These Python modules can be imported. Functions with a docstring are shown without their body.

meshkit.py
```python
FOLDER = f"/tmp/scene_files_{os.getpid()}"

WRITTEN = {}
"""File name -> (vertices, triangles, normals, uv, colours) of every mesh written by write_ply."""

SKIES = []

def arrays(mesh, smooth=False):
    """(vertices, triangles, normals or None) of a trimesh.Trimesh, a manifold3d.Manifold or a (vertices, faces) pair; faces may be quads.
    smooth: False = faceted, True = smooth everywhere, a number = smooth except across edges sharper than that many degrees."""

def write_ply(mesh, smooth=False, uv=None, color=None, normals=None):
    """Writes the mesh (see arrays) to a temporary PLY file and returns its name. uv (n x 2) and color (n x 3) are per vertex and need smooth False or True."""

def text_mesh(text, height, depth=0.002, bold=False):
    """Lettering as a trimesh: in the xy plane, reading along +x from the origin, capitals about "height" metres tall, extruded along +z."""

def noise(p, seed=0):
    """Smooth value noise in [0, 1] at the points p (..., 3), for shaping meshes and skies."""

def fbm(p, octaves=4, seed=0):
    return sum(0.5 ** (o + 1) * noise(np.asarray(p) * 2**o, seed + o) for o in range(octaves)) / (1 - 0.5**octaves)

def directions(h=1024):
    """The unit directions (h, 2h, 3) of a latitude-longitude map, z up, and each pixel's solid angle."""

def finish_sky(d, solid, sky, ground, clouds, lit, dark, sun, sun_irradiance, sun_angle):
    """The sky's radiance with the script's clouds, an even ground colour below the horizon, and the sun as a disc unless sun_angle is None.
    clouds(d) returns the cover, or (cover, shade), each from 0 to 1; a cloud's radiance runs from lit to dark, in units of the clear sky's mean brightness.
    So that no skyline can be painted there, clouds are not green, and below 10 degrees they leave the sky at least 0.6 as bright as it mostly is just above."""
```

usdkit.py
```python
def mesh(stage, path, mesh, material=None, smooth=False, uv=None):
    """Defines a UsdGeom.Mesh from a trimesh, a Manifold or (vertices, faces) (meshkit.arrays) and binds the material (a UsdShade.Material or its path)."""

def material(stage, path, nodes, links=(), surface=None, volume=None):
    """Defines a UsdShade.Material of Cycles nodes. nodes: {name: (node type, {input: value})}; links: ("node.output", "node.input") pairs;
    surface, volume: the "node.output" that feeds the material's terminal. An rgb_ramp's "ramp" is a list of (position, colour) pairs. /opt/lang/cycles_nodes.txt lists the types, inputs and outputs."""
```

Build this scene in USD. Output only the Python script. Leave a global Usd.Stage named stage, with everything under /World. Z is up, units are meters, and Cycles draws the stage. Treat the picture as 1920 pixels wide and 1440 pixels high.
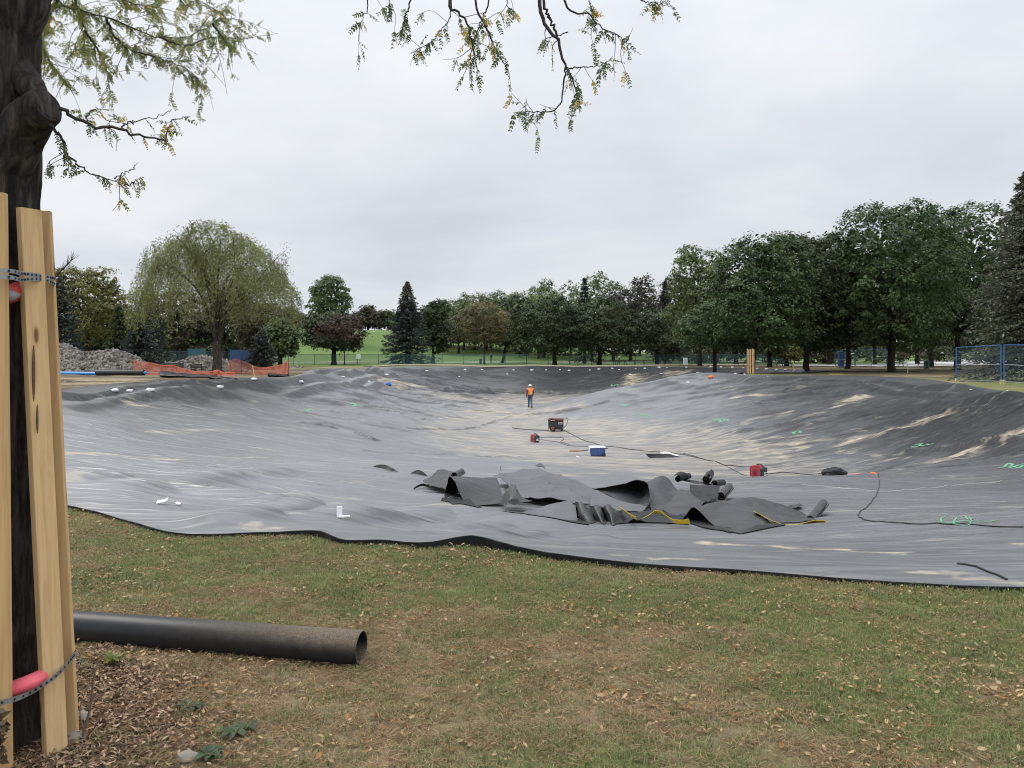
import math, random
import numpy as np, trimesh, manifold3d, shapely
from scipy.interpolate import RBFInterpolator, RectBivariateSpline
from scipy.spatial import cKDTree
from pxr import Usd, UsdGeom, UsdLux, UsdShade, Gf, Sdf, Vt
import usdkit, meshkit

stage = Usd.Stage.CreateInMemory()
UsdGeom.SetStageUpAxis(stage, UsdGeom.Tokens.z)
UsdGeom.SetStageMetersPerUnit(stage, 1.0)
world = UsdGeom.Xform.Define(stage, '/World')
stage.SetDefaultPrim(world.GetPrim())
UsdGeom.Scope.Define(stage, '/World/Looks')

# ------------------------------------------------------------------ camera, sky, light
EYE = 1.65          # eye height above the lawn
HZ = 662.0          # image row of the horizon in the 1920 x 1440 photograph
FP = 1500.0         # focal length in pixels of the photograph
cam = UsdGeom.Camera.Define(stage, '/World/camera')
cam.CreateHorizontalApertureAttr(36.0)
cam.CreateVerticalApertureAttr(27.0)
cam.CreateFocalLengthAttr(36.0 * FP / 1920)
cam.CreateVerticalApertureOffsetAttr(-(720 - HZ) / 1920 * 36.0)
cam.CreateClippingRangeAttr((0.05, 5000.0))
cam.CreateExposureAttr(0.78)
cam.AddTranslateOp().Set((0, 0, EYE))
cam.AddRotateXOp().Set(90.0)

SUN_EL, SUN_AZ = math.radians(52), math.radians(-60)      # azimuth from +y towards +x
sund = np.array([math.sin(SUN_AZ) * math.cos(SUN_EL), math.cos(SUN_AZ) * math.cos(SUN_EL), math.sin(SUN_EL)])
dome = UsdLux.DomeLight.Define(stage, '/World/sky')
dome.GetPrim().SetCustomDataByKey('kind', 'structure')
dome.GetPrim().SetCustomDataByKey('label', 'overcast pale grey sky with soft cloud banks')
skym = usdkit.material(stage, '/World/Looks/sky', {
    'tc': ('texture_coordinate', {}),
    'sep': ('separate_xyz', {}),
    'zz': ('math', {'math_type': 'maximum', 'value2': 0.0}),
    'pz': ('math', {'math_type': 'add', 'value2': 0.16}),
    'dx': ('math', {'math_type': 'divide'}), 'dy': ('math', {'math_type': 'divide'}),
    'cmb': ('combine_xyz', {'z': 0.0}),
    'map': ('mapping', {'scale': (0.9, 1.0, 1.0), 'location': (3.1, 1.7, 0.0)}),
    'n1': ('noise_texture', {'scale': 0.75, 'detail': 7.0, 'roughness': 0.55, 'distortion': 0.3}),
    'map2': ('mapping', {'scale': (1.0, 1.0, 2.6), 'location': (0.7, 0.2, 0.4)}),
    'n2': ('noise_texture', {'scale': 2.2, 'detail': 6.0, 'roughness': 0.5}),
    'nm': ('mix', {'fac': 0.5}),
    'cl': ('rgb_ramp', {'ramp': [(0.36, (7.3, 7.75, 8.5)), (0.46, (8.3, 8.75, 9.45)), (0.54, (9.2, 9.55, 10.1)), (0.63, (10.2, 10.5, 10.9))]}),
    'sq': ('math', {'math_type': 'power', 'value2': 3.0}), 'up': ('map_range', {'from_min': 0.0, 'from_max': 1.0, 'to_min': 1.0, 'to_max': 3.4}),
    'upc': ('combine_xyz', {}),
    'mul': ('mix', {'mix_type': 'multiply', 'fac': 1.0}),
    'sky': ('sky_texture', {'sky_type': 'single_scattering', 'sun_disc': False, 'sun_elevation': SUN_EL, 'sun_rotation': SUN_AZ}),
    'mix': ('mix', {'fac': 0.96}),
    'bg': ('background_shader', {'strength': 0.05}),
}, [('tc.generated', 'sep.vector'), ('sep.z', 'zz.value1'), ('zz.value', 'pz.value1'), ('sep.x', 'dx.value1'), ('pz.value', 'dx.value2'),
    ('sep.y', 'dy.value1'), ('pz.value', 'dy.value2'), ('dx.value', 'cmb.x'), ('dy.value', 'cmb.y'), ('cmb.vector', 'map.vector'), ('map.vector', 'n1.vector'),
    ('tc.generated', 'map2.vector'), ('map2.vector', 'n2.vector'), ('n1.fac', 'nm.color1'), ('n2.fac', 'nm.color2'), ('nm.color', 'cl.fac'),
    ('zz.value', 'sq.value1'), ('sq.value', 'up.value'), ('up.result', 'upc.x'), ('up.result', 'upc.y'), ('up.result', 'upc.z'),
    ('cl.color', 'mul.color1'), ('upc.vector', 'mul.color2'),
    ('sky.color', 'mix.color1'), ('mul.color', 'mix.color2'), ('mix.color', 'bg.color')], surface='bg.background')
UsdShade.MaterialBindingAPI.Apply(dome.GetPrim()).Bind(skym)
sun = UsdLux.DistantLight.Define(stage, '/World/sun')
sun.CreateNormalizeAttr(True)
sun.CreateIntensityAttr(0.3)
sun.CreateAngleAttr(30.0)
sun.CreateColorAttr(Gf.Vec3f(1.0, 0.97, 0.92))
zax = Gf.Vec3d(*sund)
sun.AddRotateZOp().Set(-math.degrees(SUN_AZ))
sun.AddRotateXOp().Set(-(90 - math.degrees(SUN_EL)))

# ------------------------------------------------------------------ helpers
used = {}
def numbered(parent, name):
    k = used.get((parent, name), 0)
    used[(parent, name)] = k + 1
    return f'{parent}/{name}' + (f'_{k:03d}' if k else '')

def tag(p, label=None, cat=None, group=None, kind=None):
    for k, v in (('label', label), ('category', cat), ('group', group), ('kind', kind)):
        if v:
            p.SetCustomDataByKey(k, v)
    return p

def thing(name, label, cat, loc=(0, 0, 0), rot=0.0, scale=1.0, group=None):
    x = UsdGeom.Xform.Define(stage, numbered('/World', name))
    x.AddTranslateOp().Set(Gf.Vec3d(*map(float, loc)))
    x.AddRotateZOp().Set(float(rot))
    x.AddScaleOp().Set(Gf.Vec3f(scale, scale, scale))
    return tag(x.GetPrim(), label, cat, group)

LEAFY = set()
def leaf_random(m):
    """one random number per leaf (connected piece of the mesh), the same on all of its corners"""
    from scipy.sparse import coo_matrix
    from scipy.sparse.csgraph import connected_components
    f = np.array(m.GetFaceVertexIndicesAttr().Get()).reshape(-1, 3); n = len(m.GetPointsAttr().Get())
    g = coo_matrix((np.ones(len(f) * 2), (np.r_[f[:, 0], f[:, 1]], np.r_[f[:, 1], f[:, 2]])), (n, n))
    k, lab = connected_components(g, False)
    return np.random.default_rng(n).uniform(0, 1, k)[lab]

def obj(name, mesh, mat, parent=None, smooth=30, prims=None, label=None):
    """one Mesh prim under parent (a prim) or /World; prims: per-vertex float primvars (smooth must not be an angle then)"""
    base = str(parent.GetPath()) if parent is not None else '/World'
    m = usdkit.mesh(stage, numbered(base, name), mesh, mat, smooth=smooth)
    if str(mat.GetPath()) in LEAFY:
        prims = dict(prims or {}, rnd=leaf_random(m))
    if prims:
        api = UsdGeom.PrimvarsAPI(m)
        for k, v in prims.items():
            v = np.asarray(v, np.float32)
            if v.ndim == 1:
                api.CreatePrimvar(k, Sdf.ValueTypeNames.FloatArray, 'vertex').Set(Vt.FloatArray.FromNumpy(v))
            else:
                api.CreatePrimvar(k, Sdf.ValueTypeNames.Color3fArray, 'vertex').Set(Vt.Vec3fArray.FromNumpy(v))
    p = m.GetPrim()
    if label:
        tag(p, label)
    return p

def dup(root, name, label, loc, rot=0.0, scale=1.0, cat=None, group=None):
    was = root.GetCustomData()
    r = thing(name, label, cat or was['category'], loc, rot, scale, group or was.get('group'))
    r.GetReferences().AddInternalReference(root.GetPath())
    r.SetInstanceable(True)
    return r

def cat_mesh(parts):
    vs, fs, n = [], [], 0
    for p in parts:
        v, f = (p.vertices, p.faces) if hasattr(p, 'vertices') else p
        f = np.asarray(f)
        if f.shape[1] == 4:
            f = np.vstack([f[:, [0, 1, 2]], f[:, [0, 2, 3]]])
        vs.append(np.asarray(v, float)); fs.append(f + n); n += len(v)
    return np.vstack(vs), np.vstack(fs)

def tube(points, radii, sides=8, caps=True):
    p = np.asarray(points, float)
    r = np.broadcast_to(np.asarray(radii, float), (len(p),))
    t = np.gradient(p, axis=0)
    t /= np.linalg.norm(t, axis=1, keepdims=True) + 1e-12
    ref = np.array([0.31, 0.22, 0.92]) if abs(t[0] @ np.array([0.31, 0.22, 0.92])) < 0.9 else np.array([1.0, 0.1, 0])
    a = np.zeros_like(p); cur = ref
    for i in range(len(p)):
        cur = cur - (cur @ t[i]) * t[i]
        cur = cur / (np.linalg.norm(cur) + 1e-12)
        a[i] = cur
    b = np.cross(t, a)
    ang = np.arange(sides) * 2 * np.pi / sides
    v = p[:, None] + r[:, None, None] * (np.cos(ang)[None, :, None] * a[:, None] + np.sin(ang)[None, :, None] * b[:, None])
    i, j = np.meshgrid(np.arange(len(p) - 1), np.arange(sides), indexing='ij')
    q = np.stack([i * sides + j, i * sides + (j + 1) % sides, (i + 1) * sides + (j + 1) % sides, (i + 1) * sides + j], -1).reshape(-1, 4)
    f = np.vstack([q[:, [0, 1, 2]], q[:, [0, 2, 3]]])
    v = v.reshape(-1, 3)
    if caps:
        n = len(v)
        v = np.vstack([v, p[:1], p[-1:]])
        k = np.arange(sides)
        f = np.vstack([f, np.stack([np.full(sides, n), (k + 1) % sides, k], 1),
                       np.stack([np.full(sides, n + 1), n - sides + k, n - sides + (k + 1) % sides], 1)])
    return v, f

def spline(pts, n):
    """Catmull-Rom through pts (any dimension), n samples"""
    p = np.asarray(pts, float)
    if len(p) == 2:
        return p[0] + (p[1] - p[0]) * np.linspace(0, 1, n)[:, None]
    q = np.vstack([2 * p[0] - p[1], p, 2 * p[-1] - p[-2]])
    u = np.linspace(0, len(p) - 1 - 1e-9, n)
    i = u.astype(int); t = (u - i)[:, None]
    a, b, c, d = q[i], q[i + 1], q[i + 2], q[i + 3]
    return 0.5 * (2 * b + (c - a) * t + (2 * a - 5 * b + 4 * c - d) * t ** 2 + (3 * b - a - 3 * c + d) * t ** 3)

def box(sx, sy, sz, c=(0, 0, 0), bev=0.0):
    if bev > 0:
        pts = []
        for x in (-1, 1):
            for y in (-1, 1):
                for z in (-1, 1):
                    h = np.array([sx / 2 * x, sy / 2 * y, sz / 2 * z])
                    s = np.array([x, y, z]) * bev
                    for k in range(3):
                        d = -s.copy(); d[k] = 0
                        pts.append(h + d)
        m = trimesh.convex.convex_hull(np.array(pts))
    else:
        m = trimesh.creation.box((sx, sy, sz))
    m.apply_translation(c)
    return m

def rotz(m, deg):
    m.apply_transform(trimesh.transformations.rotation_matrix(math.radians(deg), [0, 0, 1])); return m
def rotx(m, deg):
    m.apply_transform(trimesh.transformations.rotation_matrix(math.radians(deg), [1, 0, 0])); return m
def roty(m, deg):
    m.apply_transform(trimesh.transformations.rotation_matrix(math.radians(deg), [0, 1, 0])); return m

def cyl(r, h, c=(0, 0, 0), axis='z', n=20):
    m = trimesh.creation.cylinder(radius=r, height=h, sections=n)
    if axis == 'x': roty(m, 90)
    if axis == 'y': rotx(m, 90)
    m.apply_translation(c)
    return m

def sstep(a, b, x):
    t = np.clip((np.asarray(x, float) - a) / (b - a), 0, 1)
    return t * t * (3 - 2 * t)

def P(px, py, d):
    """the point of the place that stands at depth d along the sight line measured in the photograph"""
    return np.array([(px - 960) / FP * d, d, EYE - (py - HZ) / FP * d])

def n2(x, y, sx, sy, ang=0.0, seed=0, oct=3):
    c, s = math.cos(ang), math.sin(ang)
    p = np.stack([(x * c + y * s) / sx, (-x * s + y * c) / sy, np.full_like(x, seed * 7.31)], -1)
    return meshkit.fbm(p, oct, seed) if oct > 1 else meshkit.noise(p, seed)
# ------------------------------------------------------------------ materials
L = '/World/Looks/'
def simple(name, col, rough=0.6, metal=0.0, spec=0.5, var=0.15, scale=8.0, bump=0.0, bscale=60.0, **kw):
    nodes = {'g': ('texture_coordinate', {}), 'n': ('noise_texture', {'scale': scale, 'detail': 5.0, 'roughness': 0.6}),
             'r': ('rgb_ramp', {'ramp': [(0.25, tuple(c * (1 - var) for c in col)), (0.75, tuple(min(c * (1 + var), 1) for c in col))]}),
             'p': ('principled_bsdf', {'roughness': rough, 'metallic': metal, 'specular_ior_level': spec, **kw})}
    links = [('g.object', 'n.vector'), ('n.fac', 'r.fac'), ('r.color', 'p.base_color')]
    if bump:
        nodes['bn'] = ('noise_texture', {'scale': bscale, 'detail': 4.0}); nodes['b'] = ('bump', {'strength': bump, 'distance': 0.01})
        links += [('g.object', 'bn.vector'), ('bn.fac', 'b.height'), ('b.normal', 'p.normal')]
    return usdkit.material(stage, L + name, nodes, links, surface='p.BSDF')

def leafmat(name, cols, trans=0.25, rough=0.55, patch=0.5, pscale=0.35):
    """foliage: colour varies leaf by leaf and in patches; some light passes through"""
    LEAFY.add(L + name)
    n = len(cols)
    ramp = [(i / max(n - 1, 1), c) for i, c in enumerate(cols)]
    return usdkit.material(stage, L + name, {
        'g': ('geometry', {}), 'ra': ('attribute', {'attribute': 'rnd'}), 'n': ('noise_texture', {'scale': pscale, 'detail': 3.0}),
        'mx': ('math', {'math_type': 'multiply_add', 'value2': 1.0 - patch, 'value3': 0.0}),
        'nn': ('map_range', {'from_min': 0.3, 'from_max': 0.7, 'to_min': 0.0, 'to_max': patch, 'clamp': True}),
        'ad': ('math', {'math_type': 'add', 'use_clamp': True}),
        'r': ('rgb_ramp', {'ramp': ramp}),
        'p': ('principled_bsdf', {'roughness': rough, 'specular_ior_level': 0.35}),
        't': ('translucent_bsdf', {}), 'm': ('mix_closure', {'fac': trans})},
        [('g.position', 'n.vector'), ('ra.fac', 'mx.value1'), ('n.fac', 'nn.value'), ('mx.value', 'ad.value1'), ('nn.result', 'ad.value2'),
         ('ad.value', 'r.fac'), ('r.color', 'p.base_color'), ('r.color', 't.color'), ('p.BSDF', 'm.closure1'), ('t.BSDF', 'm.closure2')], surface='m.closure')

def barkmat(name, c1, c2, scale=9.0, stretch=0.18, bump=0.6, dist=0.03):
    return usdkit.material(stage, L + name, {
        'tc': ('geometry', {}), 'mp': ('mapping', {'scale': (1, 1, stretch)}),
        'n': ('noise_texture', {'scale': scale, 'detail': 6.0, 'roughness': 0.65, 'distortion': 0.6}),
        'v': ('voronoi_texture', {'feature': 'distance_to_edge', 'scale': scale * 1.6}),
        'a': ('math', {'math_type': 'multiply', 'value2': 2.2, 'use_clamp': True}),
        'mm': ('math', {'math_type': 'multiply'}),
        'r': ('rgb_ramp', {'ramp': [(0.1, c1), (0.6, c2)]}),
        'b': ('bump', {'strength': bump, 'distance': dist}),
        'p': ('principled_bsdf', {'roughness': 0.9, 'specular_ior_level': 0.2})},
        [('tc.position', 'mp.vector'), ('mp.vector', 'n.vector'), ('mp.vector', 'v.vector'), ('v.distance', 'a.value1'), ('a.value', 'mm.value1'), ('n.fac', 'mm.value2'),
         ('mm.value', 'r.fac'), ('mm.value', 'b.height'), ('b.normal', 'p.normal'), ('r.color', 'p.base_color')], surface='p.BSDF')

def facmix(nodes, links, name, a, b, fac):
    nodes[name] = ('mix', {})
    for s, k in ((a, 'color1'), (b, 'color2'), (fac, 'fac')):
        if isinstance(s, str): links.append((s, f'{name}.{k}'))
        else: nodes[name][1][k] = s
    return f'{name}.color'

# lawn: thin green turf over thatch and soil, mulch by the tree, sand and rubble round the pond, lush green on the far hill
gn = {'g': ('geometry', {}),
      'dirt': ('attribute', {'attribute': 'dirt'}), 'sand': ('attribute', {'attribute': 'sand'}), 'lush': ('attribute', {'attribute': 'lush'}), 'mulch': ('attribute', {'attribute': 'mulch'}),
      'grn': ('attribute', {'attribute': 'green'}),
      'n1': ('noise_texture', {'scale': 14.0, 'detail': 6.0, 'roughness': 0.7}), 'n2': ('noise_texture', {'scale': 70.0, 'detail': 4.0, 'roughness': 0.7}),
      'n3': ('noise_texture', {'scale': 0.06, 'detail': 6.0, 'roughness': 0.65}), 'n4': ('noise_texture', {'scale': 2.2, 'detail': 6.0, 'roughness': 0.7}),
      'soil': ('rgb_ramp', {'ramp': [(0.25, (0.088, 0.063, 0.038)), (0.5, (0.199, 0.151, 0.092)), (0.75, (0.324, 0.257, 0.165))]}),
      'turf': ('rgb_ramp', {'ramp': [(0.25, (0.066, 0.068, 0.026)), (0.5, (0.140, 0.143, 0.056)), (0.8, (0.236, 0.222, 0.099))]}),
      'far': ('rgb_ramp', {'ramp': [(0.25, (0.078, 0.126, 0.035)), (0.5, (0.103, 0.158, 0.048)), (0.75, (0.131, 0.187, 0.063))]}),
      'sandc': ('rgb_ramp', {'ramp': [(0.3, (0.17, 0.135, 0.085)), (0.55, (0.33, 0.27, 0.18)), (0.8, (0.46, 0.39, 0.28))]}),
      'dirtc': ('rgb_ramp', {'ramp': [(0.3, (0.055, 0.042, 0.028)), (0.7, (0.15, 0.12, 0.08))]}),
      'mulc': ('rgb_ramp', {'ramp': [(0.3, (0.063, 0.043, 0.031)), (0.7, (0.224, 0.161, 0.112))]}),
      'bm': ('bump', {'strength': 0.6, 'distance': 0.02}), 'p': ('principled_bsdf', {'roughness': 0.95, 'specular_ior_level': 0.1})}
gl = [('g.position', f'n{i}.vector') for i in (1, 2, 3, 4)]
gn['nmx'] = ('mix', {'fac': 0.5}); gl += [('n1.fac', 'nmx.color1'), ('n2.fac', 'nmx.color2')]
gl += [('nmx.color', 'soil.fac'), ('nmx.color', 'turf.fac'), ('n3.fac', 'far.fac'), ('n4.fac', 'sandc.fac'), ('n4.fac', 'dirtc.fac'), ('nmx.color', 'mulc.fac'), ('n2.fac', 'bm.height'), ('bm.normal', 'p.normal')]
c = facmix(gn, gl, 'm1', 'soil.color', 'turf.color', 'grn.fac')
c = facmix(gn, gl, 'm2', c, 'far.color', 'lush.fac')
c = facmix(gn, gl, 'm3', c, 'dirtc.color', 'dirt.fac')
c = facmix(gn, gl, 'm4', c, 'sandc.color', 'sand.fac')
c = facmix(gn, gl, 'm5', c, 'mulc.color', 'mulch.fac')
gl.append((c, 'p.base_color'))
M_ground = usdkit.material(stage, L + 'lawn', gn, gl, surface='p.BSDF')

# geotextile: near-black felt, dusty grey with light and shade painted in, with sand lying on it
def feltmat(name, dust_lo, dust_hi, attrs=True, rough=0.5, wr=0.48, spec=0.45):
    n = {'g': ('geometry', {}),
         'n1': ('noise_texture', {'scale': 0.35, 'detail': 6.0, 'roughness': 0.65, 'distortion': 0.8}),
         'mp': ('mapping', {'scale': (0.30, 1.5, 1.0), 'rotation': (0, 0, 0.22)}),
         'n2': ('noise_texture', {'scale': 2.0, 'detail': 7.0, 'roughness': 0.6, 'distortion': 1.2}),
         'n3': ('noise_texture', {'scale': 90.0, 'detail': 3.0, 'roughness': 0.7}),
         'mw': ('mapping', {'scale': (0.30, 1.9, 1.0), 'rotation': (0, 0, -0.25)}), 'n4': ('noise_texture', {'scale': 0.8, 'detail': 2.0, 'roughness': 0.5, 'distortion': 0.6}),
         'mw2': ('mapping', {'scale': (0.40, 2.2, 1.0), 'rotation': (0, 0, 0.38), 'location': (3.0, 1.0, 0.0)}), 'n6': ('noise_texture', {'scale': 1.0, 'detail': 2.0, 'roughness': 0.5, 'distortion': 0.8}),
         'k1': ('math', {'math_type': 'multiply_add', 'value2': 2.0, 'value3': -1.0}), 'k2': ('math', {'math_type': 'absolute'}), 'k3': ('math', {'math_type': 'subtract', 'value1': 1.0}), 'k4': ('math', {'math_type': 'power', 'value2': 7.0}),
         'j1': ('math', {'math_type': 'multiply_add', 'value2': 2.0, 'value3': -1.0}), 'j2': ('math', {'math_type': 'absolute'}), 'j3': ('math', {'math_type': 'subtract', 'value1': 1.0}), 'j4': ('math', {'math_type': 'power', 'value2': 9.0}),
         'bb': ('math', {'math_type': 'add'}),
         'mixn': ('mix', {'fac': 0.45}), 'mixf': ('mix', {'fac': 0.10}),
         'col': ('rgb_ramp', {'ramp': [(0.30, dust_lo), (0.72, dust_hi)]}),
         'b1': ('bump', {'strength': wr, 'distance': 0.07}), 'b2': ('bump', {'strength': 0.25, 'distance': 0.004}),
         'p': ('principled_bsdf', {'roughness': rough, 'specular_ior_level': spec})}
    l = [('g.position', 'n1.vector'), ('g.position', 'mp.vector'), ('mp.vector', 'n2.vector'), ('g.position', 'n3.vector'), ('g.position', 'mw.vector'), ('mw.vector', 'n4.vector'), ('g.position', 'mw2.vector'), ('mw2.vector', 'n6.vector'), ('n4.fac', 'k1.value1'), ('k1.value', 'k2.value1'), ('k2.value', 'k3.value2'), ('k3.value', 'k4.value1'), ('n6.fac', 'j1.value1'), ('j1.value', 'j2.value1'), ('j2.value', 'j3.value2'), ('j3.value', 'j4.value1'), ('k4.value', 'bb.value1'), ('j4.value', 'bb.value2'),
         ('n1.fac', 'mixn.color1'), ('n2.fac', 'mixn.color2'), ('mixn.color', 'mixf.color1'), ('n3.fac', 'mixf.color2'), ('mixf.color', 'col.fac'),
         ('bb.value', 'b1.height'), ('n3.fac', 'b2.height'), ('b1.normal', 'b2.normal'), ('b2.normal', 'p.normal')]
    if attrs:
        n['sa'] = ('attribute', {'attribute': 'sand'}); n['du'] = ('attribute', {'attribute': 'dust_shade'})
        n['dm'] = ('map_range', {'from_min': 0.35, 'from_max': 0.65, 'to_min': 0.80, 'to_max': 1.10, 'clamp': True}); n['dmu'] = ('math', {'math_type': 'multiply', 'use_clamp': True})
        n['sr'] = ('map_range', {'from_min': 0.22, 'from_max': 0.95, 'clamp': True})
        n['sm'] = ('math', {'math_type': 'multiply_add', 'value2': 1.7, 'value3': 0.0})
        n['ss'] = ('math', {'math_type': 'add'})
        n['sc'] = ('rgb_ramp', {'ramp': [(0.3, (0.25, 0.21, 0.145)), (0.7, (0.45, 0.395, 0.295))]})
        n['dcol'] = ('mix', {'color2': (0.168, 0.170, 0.180)}); n['scol'] = ('mix', {})
        n['so'] = ('math', {'math_type': 'subtract', 'value2': 0.87})
        n['rg'] = ('map_range', {'to_min': rough, 'to_max': 0.95, 'clamp': True})
        n['spc'] = ('map_range', {'from_min': 0.0, 'from_max': 0.6, 'to_min': 0.05, 'to_max': 0.85, 'clamp': True})  # gloss follows the painted tone too, dull on the dark banks
        l += [('n2.fac', 'sm.value1'), ('sa.fac', 'ss.value1'), ('sm.value', 'so.value1'), ('so.value', 'ss.value2'), ('ss.value', 'sr.value'),
              ('col.color', 'dcol.color1'), ('n2.fac', 'dm.value'), ('du.fac', 'dmu.value1'), ('dm.result', 'dmu.value2'), ('dmu.value', 'dcol.fac'), ('dcol.color', 'scol.color1'), ('n2.fac', 'sc.fac'), ('sc.color', 'scol.color2'), ('sr.result', 'scol.fac'),
              ('scol.color', 'p.base_color'), ('sr.result', 'rg.value'), ('rg.result', 'p.roughness'), ('dmu.value', 'spc.value'), ('spc.result', 'p.specular_ior_level')]
    else:
        l.append(('col.color', 'p.base_color'))
    return usdkit.material(stage, L + name, n, l, surface='p.BSDF')
M_liner = feltmat('dusty_geotextile', (0.008, 0.0085, 0.0095), (0.030, 0.031, 0.034), rough=0.40)
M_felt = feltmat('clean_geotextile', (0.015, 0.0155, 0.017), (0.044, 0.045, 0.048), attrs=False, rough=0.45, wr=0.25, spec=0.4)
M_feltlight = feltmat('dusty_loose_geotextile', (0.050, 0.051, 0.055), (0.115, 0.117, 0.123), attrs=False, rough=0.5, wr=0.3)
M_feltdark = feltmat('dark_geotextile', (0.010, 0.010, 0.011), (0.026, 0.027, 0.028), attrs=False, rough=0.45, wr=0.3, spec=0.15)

M_bark = usdkit.material(stage, L + 'locust_bark', {
    'g': ('geometry', {}), 'mp': ('mapping', {'scale': (1, 1, 0.14)}), 'n': ('noise_texture', {'scale': 26.0, 'detail': 7.0, 'roughness': 0.62, 'distortion': 0.8}),
    'mp2': ('mapping', {'scale': (1, 1, 0.35)}), 'n2': ('noise_texture', {'scale': 75.0, 'detail': 6.0, 'roughness': 0.7}), 'm': ('mix', {'fac': 0.3}),
    'r': ('rgb_ramp', {'ramp': [(0.36, (0.004, 0.003, 0.003)), (0.47, (0.020, 0.016, 0.014)), (0.56, (0.042, 0.036, 0.032)), (0.68, (0.084, 0.073, 0.064))]}), 'b': ('bump', {'strength': 1.0, 'distance': 0.025}), 'p': ('principled_bsdf', {'roughness': 0.92, 'specular_ior_level': 0.2})},
    [('g.position', 'mp.vector'), ('mp.vector', 'n.vector'), ('g.position', 'mp2.vector'), ('mp2.vector', 'n2.vector'), ('n.fac', 'm.color1'), ('n2.fac', 'm.color2'), ('m.color', 'r.fac'), ('m.color', 'b.height'), ('b.normal', 'p.normal'), ('r.color', 'p.base_color')], surface='p.BSDF')
M_barkfar = barkmat('maple_bark', (0.018, 0.015, 0.012), (0.075, 0.062, 0.050), scale=5.0, stretch=0.2)
M_barkgrey = barkmat('willow_bark', (0.045, 0.036, 0.028), (0.15, 0.125, 0.10), scale=5.0, stretch=0.2)
M_twig = simple('twig_bark', (0.022, 0.019, 0.017), 0.85, var=0.4, scale=30)
# ------------------------------------------------------------------ shape of the basin
def G(px, py, z=0.0):
    return P(px, py, (EYE - z) * FP / (py - HZ))[:2]
near_px = [(120, 953), (180, 965), (250, 985), (340, 1007), (490, 1005), (590, 1007), (645, 1022), (720, 1020), (800, 1027), (880, 1023), (940, 1032),
           (1000, 1043), (1100, 1056), (1200, 1065), (1300, 1071), (1400, 1076), (1600, 1092), (1800, 1104), (1920, 1107)]
near_edge = [G(*p) for p in near_px]
shore_pts = near_edge + [np.array(p) for p in [(4.6, 5.5), (7.0, 5.8), (11.0, 8.0), (15.5, 14.0), (18.5, 22.0), (19.9, 30.5), (22.0, 38.0), (24.4, 45.5), (25.4, 51.5), (24.2, 56.0),
             (20.2, 56.2), (17.6, 58.5), (17.7, 62.5), (20.5, 64.5), (25.0, 67.0), (28.2, 72.0), (27.0, 79.0), (22.0, 88.0), (14.0, 94.0), (5.0, 97.0), (-3.0, 96.5), (-9.5, 92.0),
             (-13.5, 86.0), (-17.5, 79.0), (-18.0, 70.0), (-16.0, 61.0), (-14.9, 55.0), (-17.2, 50.5), (-20.0, 46.0), (-20.8, 41.0), (-19.3, 34.5), (-15.5, 24.0), (-11.0, 15.5), (-7.2, 10.8)]]
sp = np.array(shore_pts + shore_pts[:1])
shore = spline(sp, 2400)[:-1]
poly = shapely.Polygon(shore)
dens = shapely.segmentize(poly.exterior, 0.06)
shore_line = np.array(dens.coords)
ktree = cKDTree(shore_line)
def sdist(x, y):
    """signed distance to the shore line, positive inside the lined basin"""
    s = np.shape(x)
    q = np.stack([np.ravel(x), np.ravel(y)], 1)
    d, i = ktree.query(q)
    ins = shapely.contains_xy(poly, q[:, 0], q[:, 1])
    return np.where(ins, d, -d).reshape(s), i.reshape(s)

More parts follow.
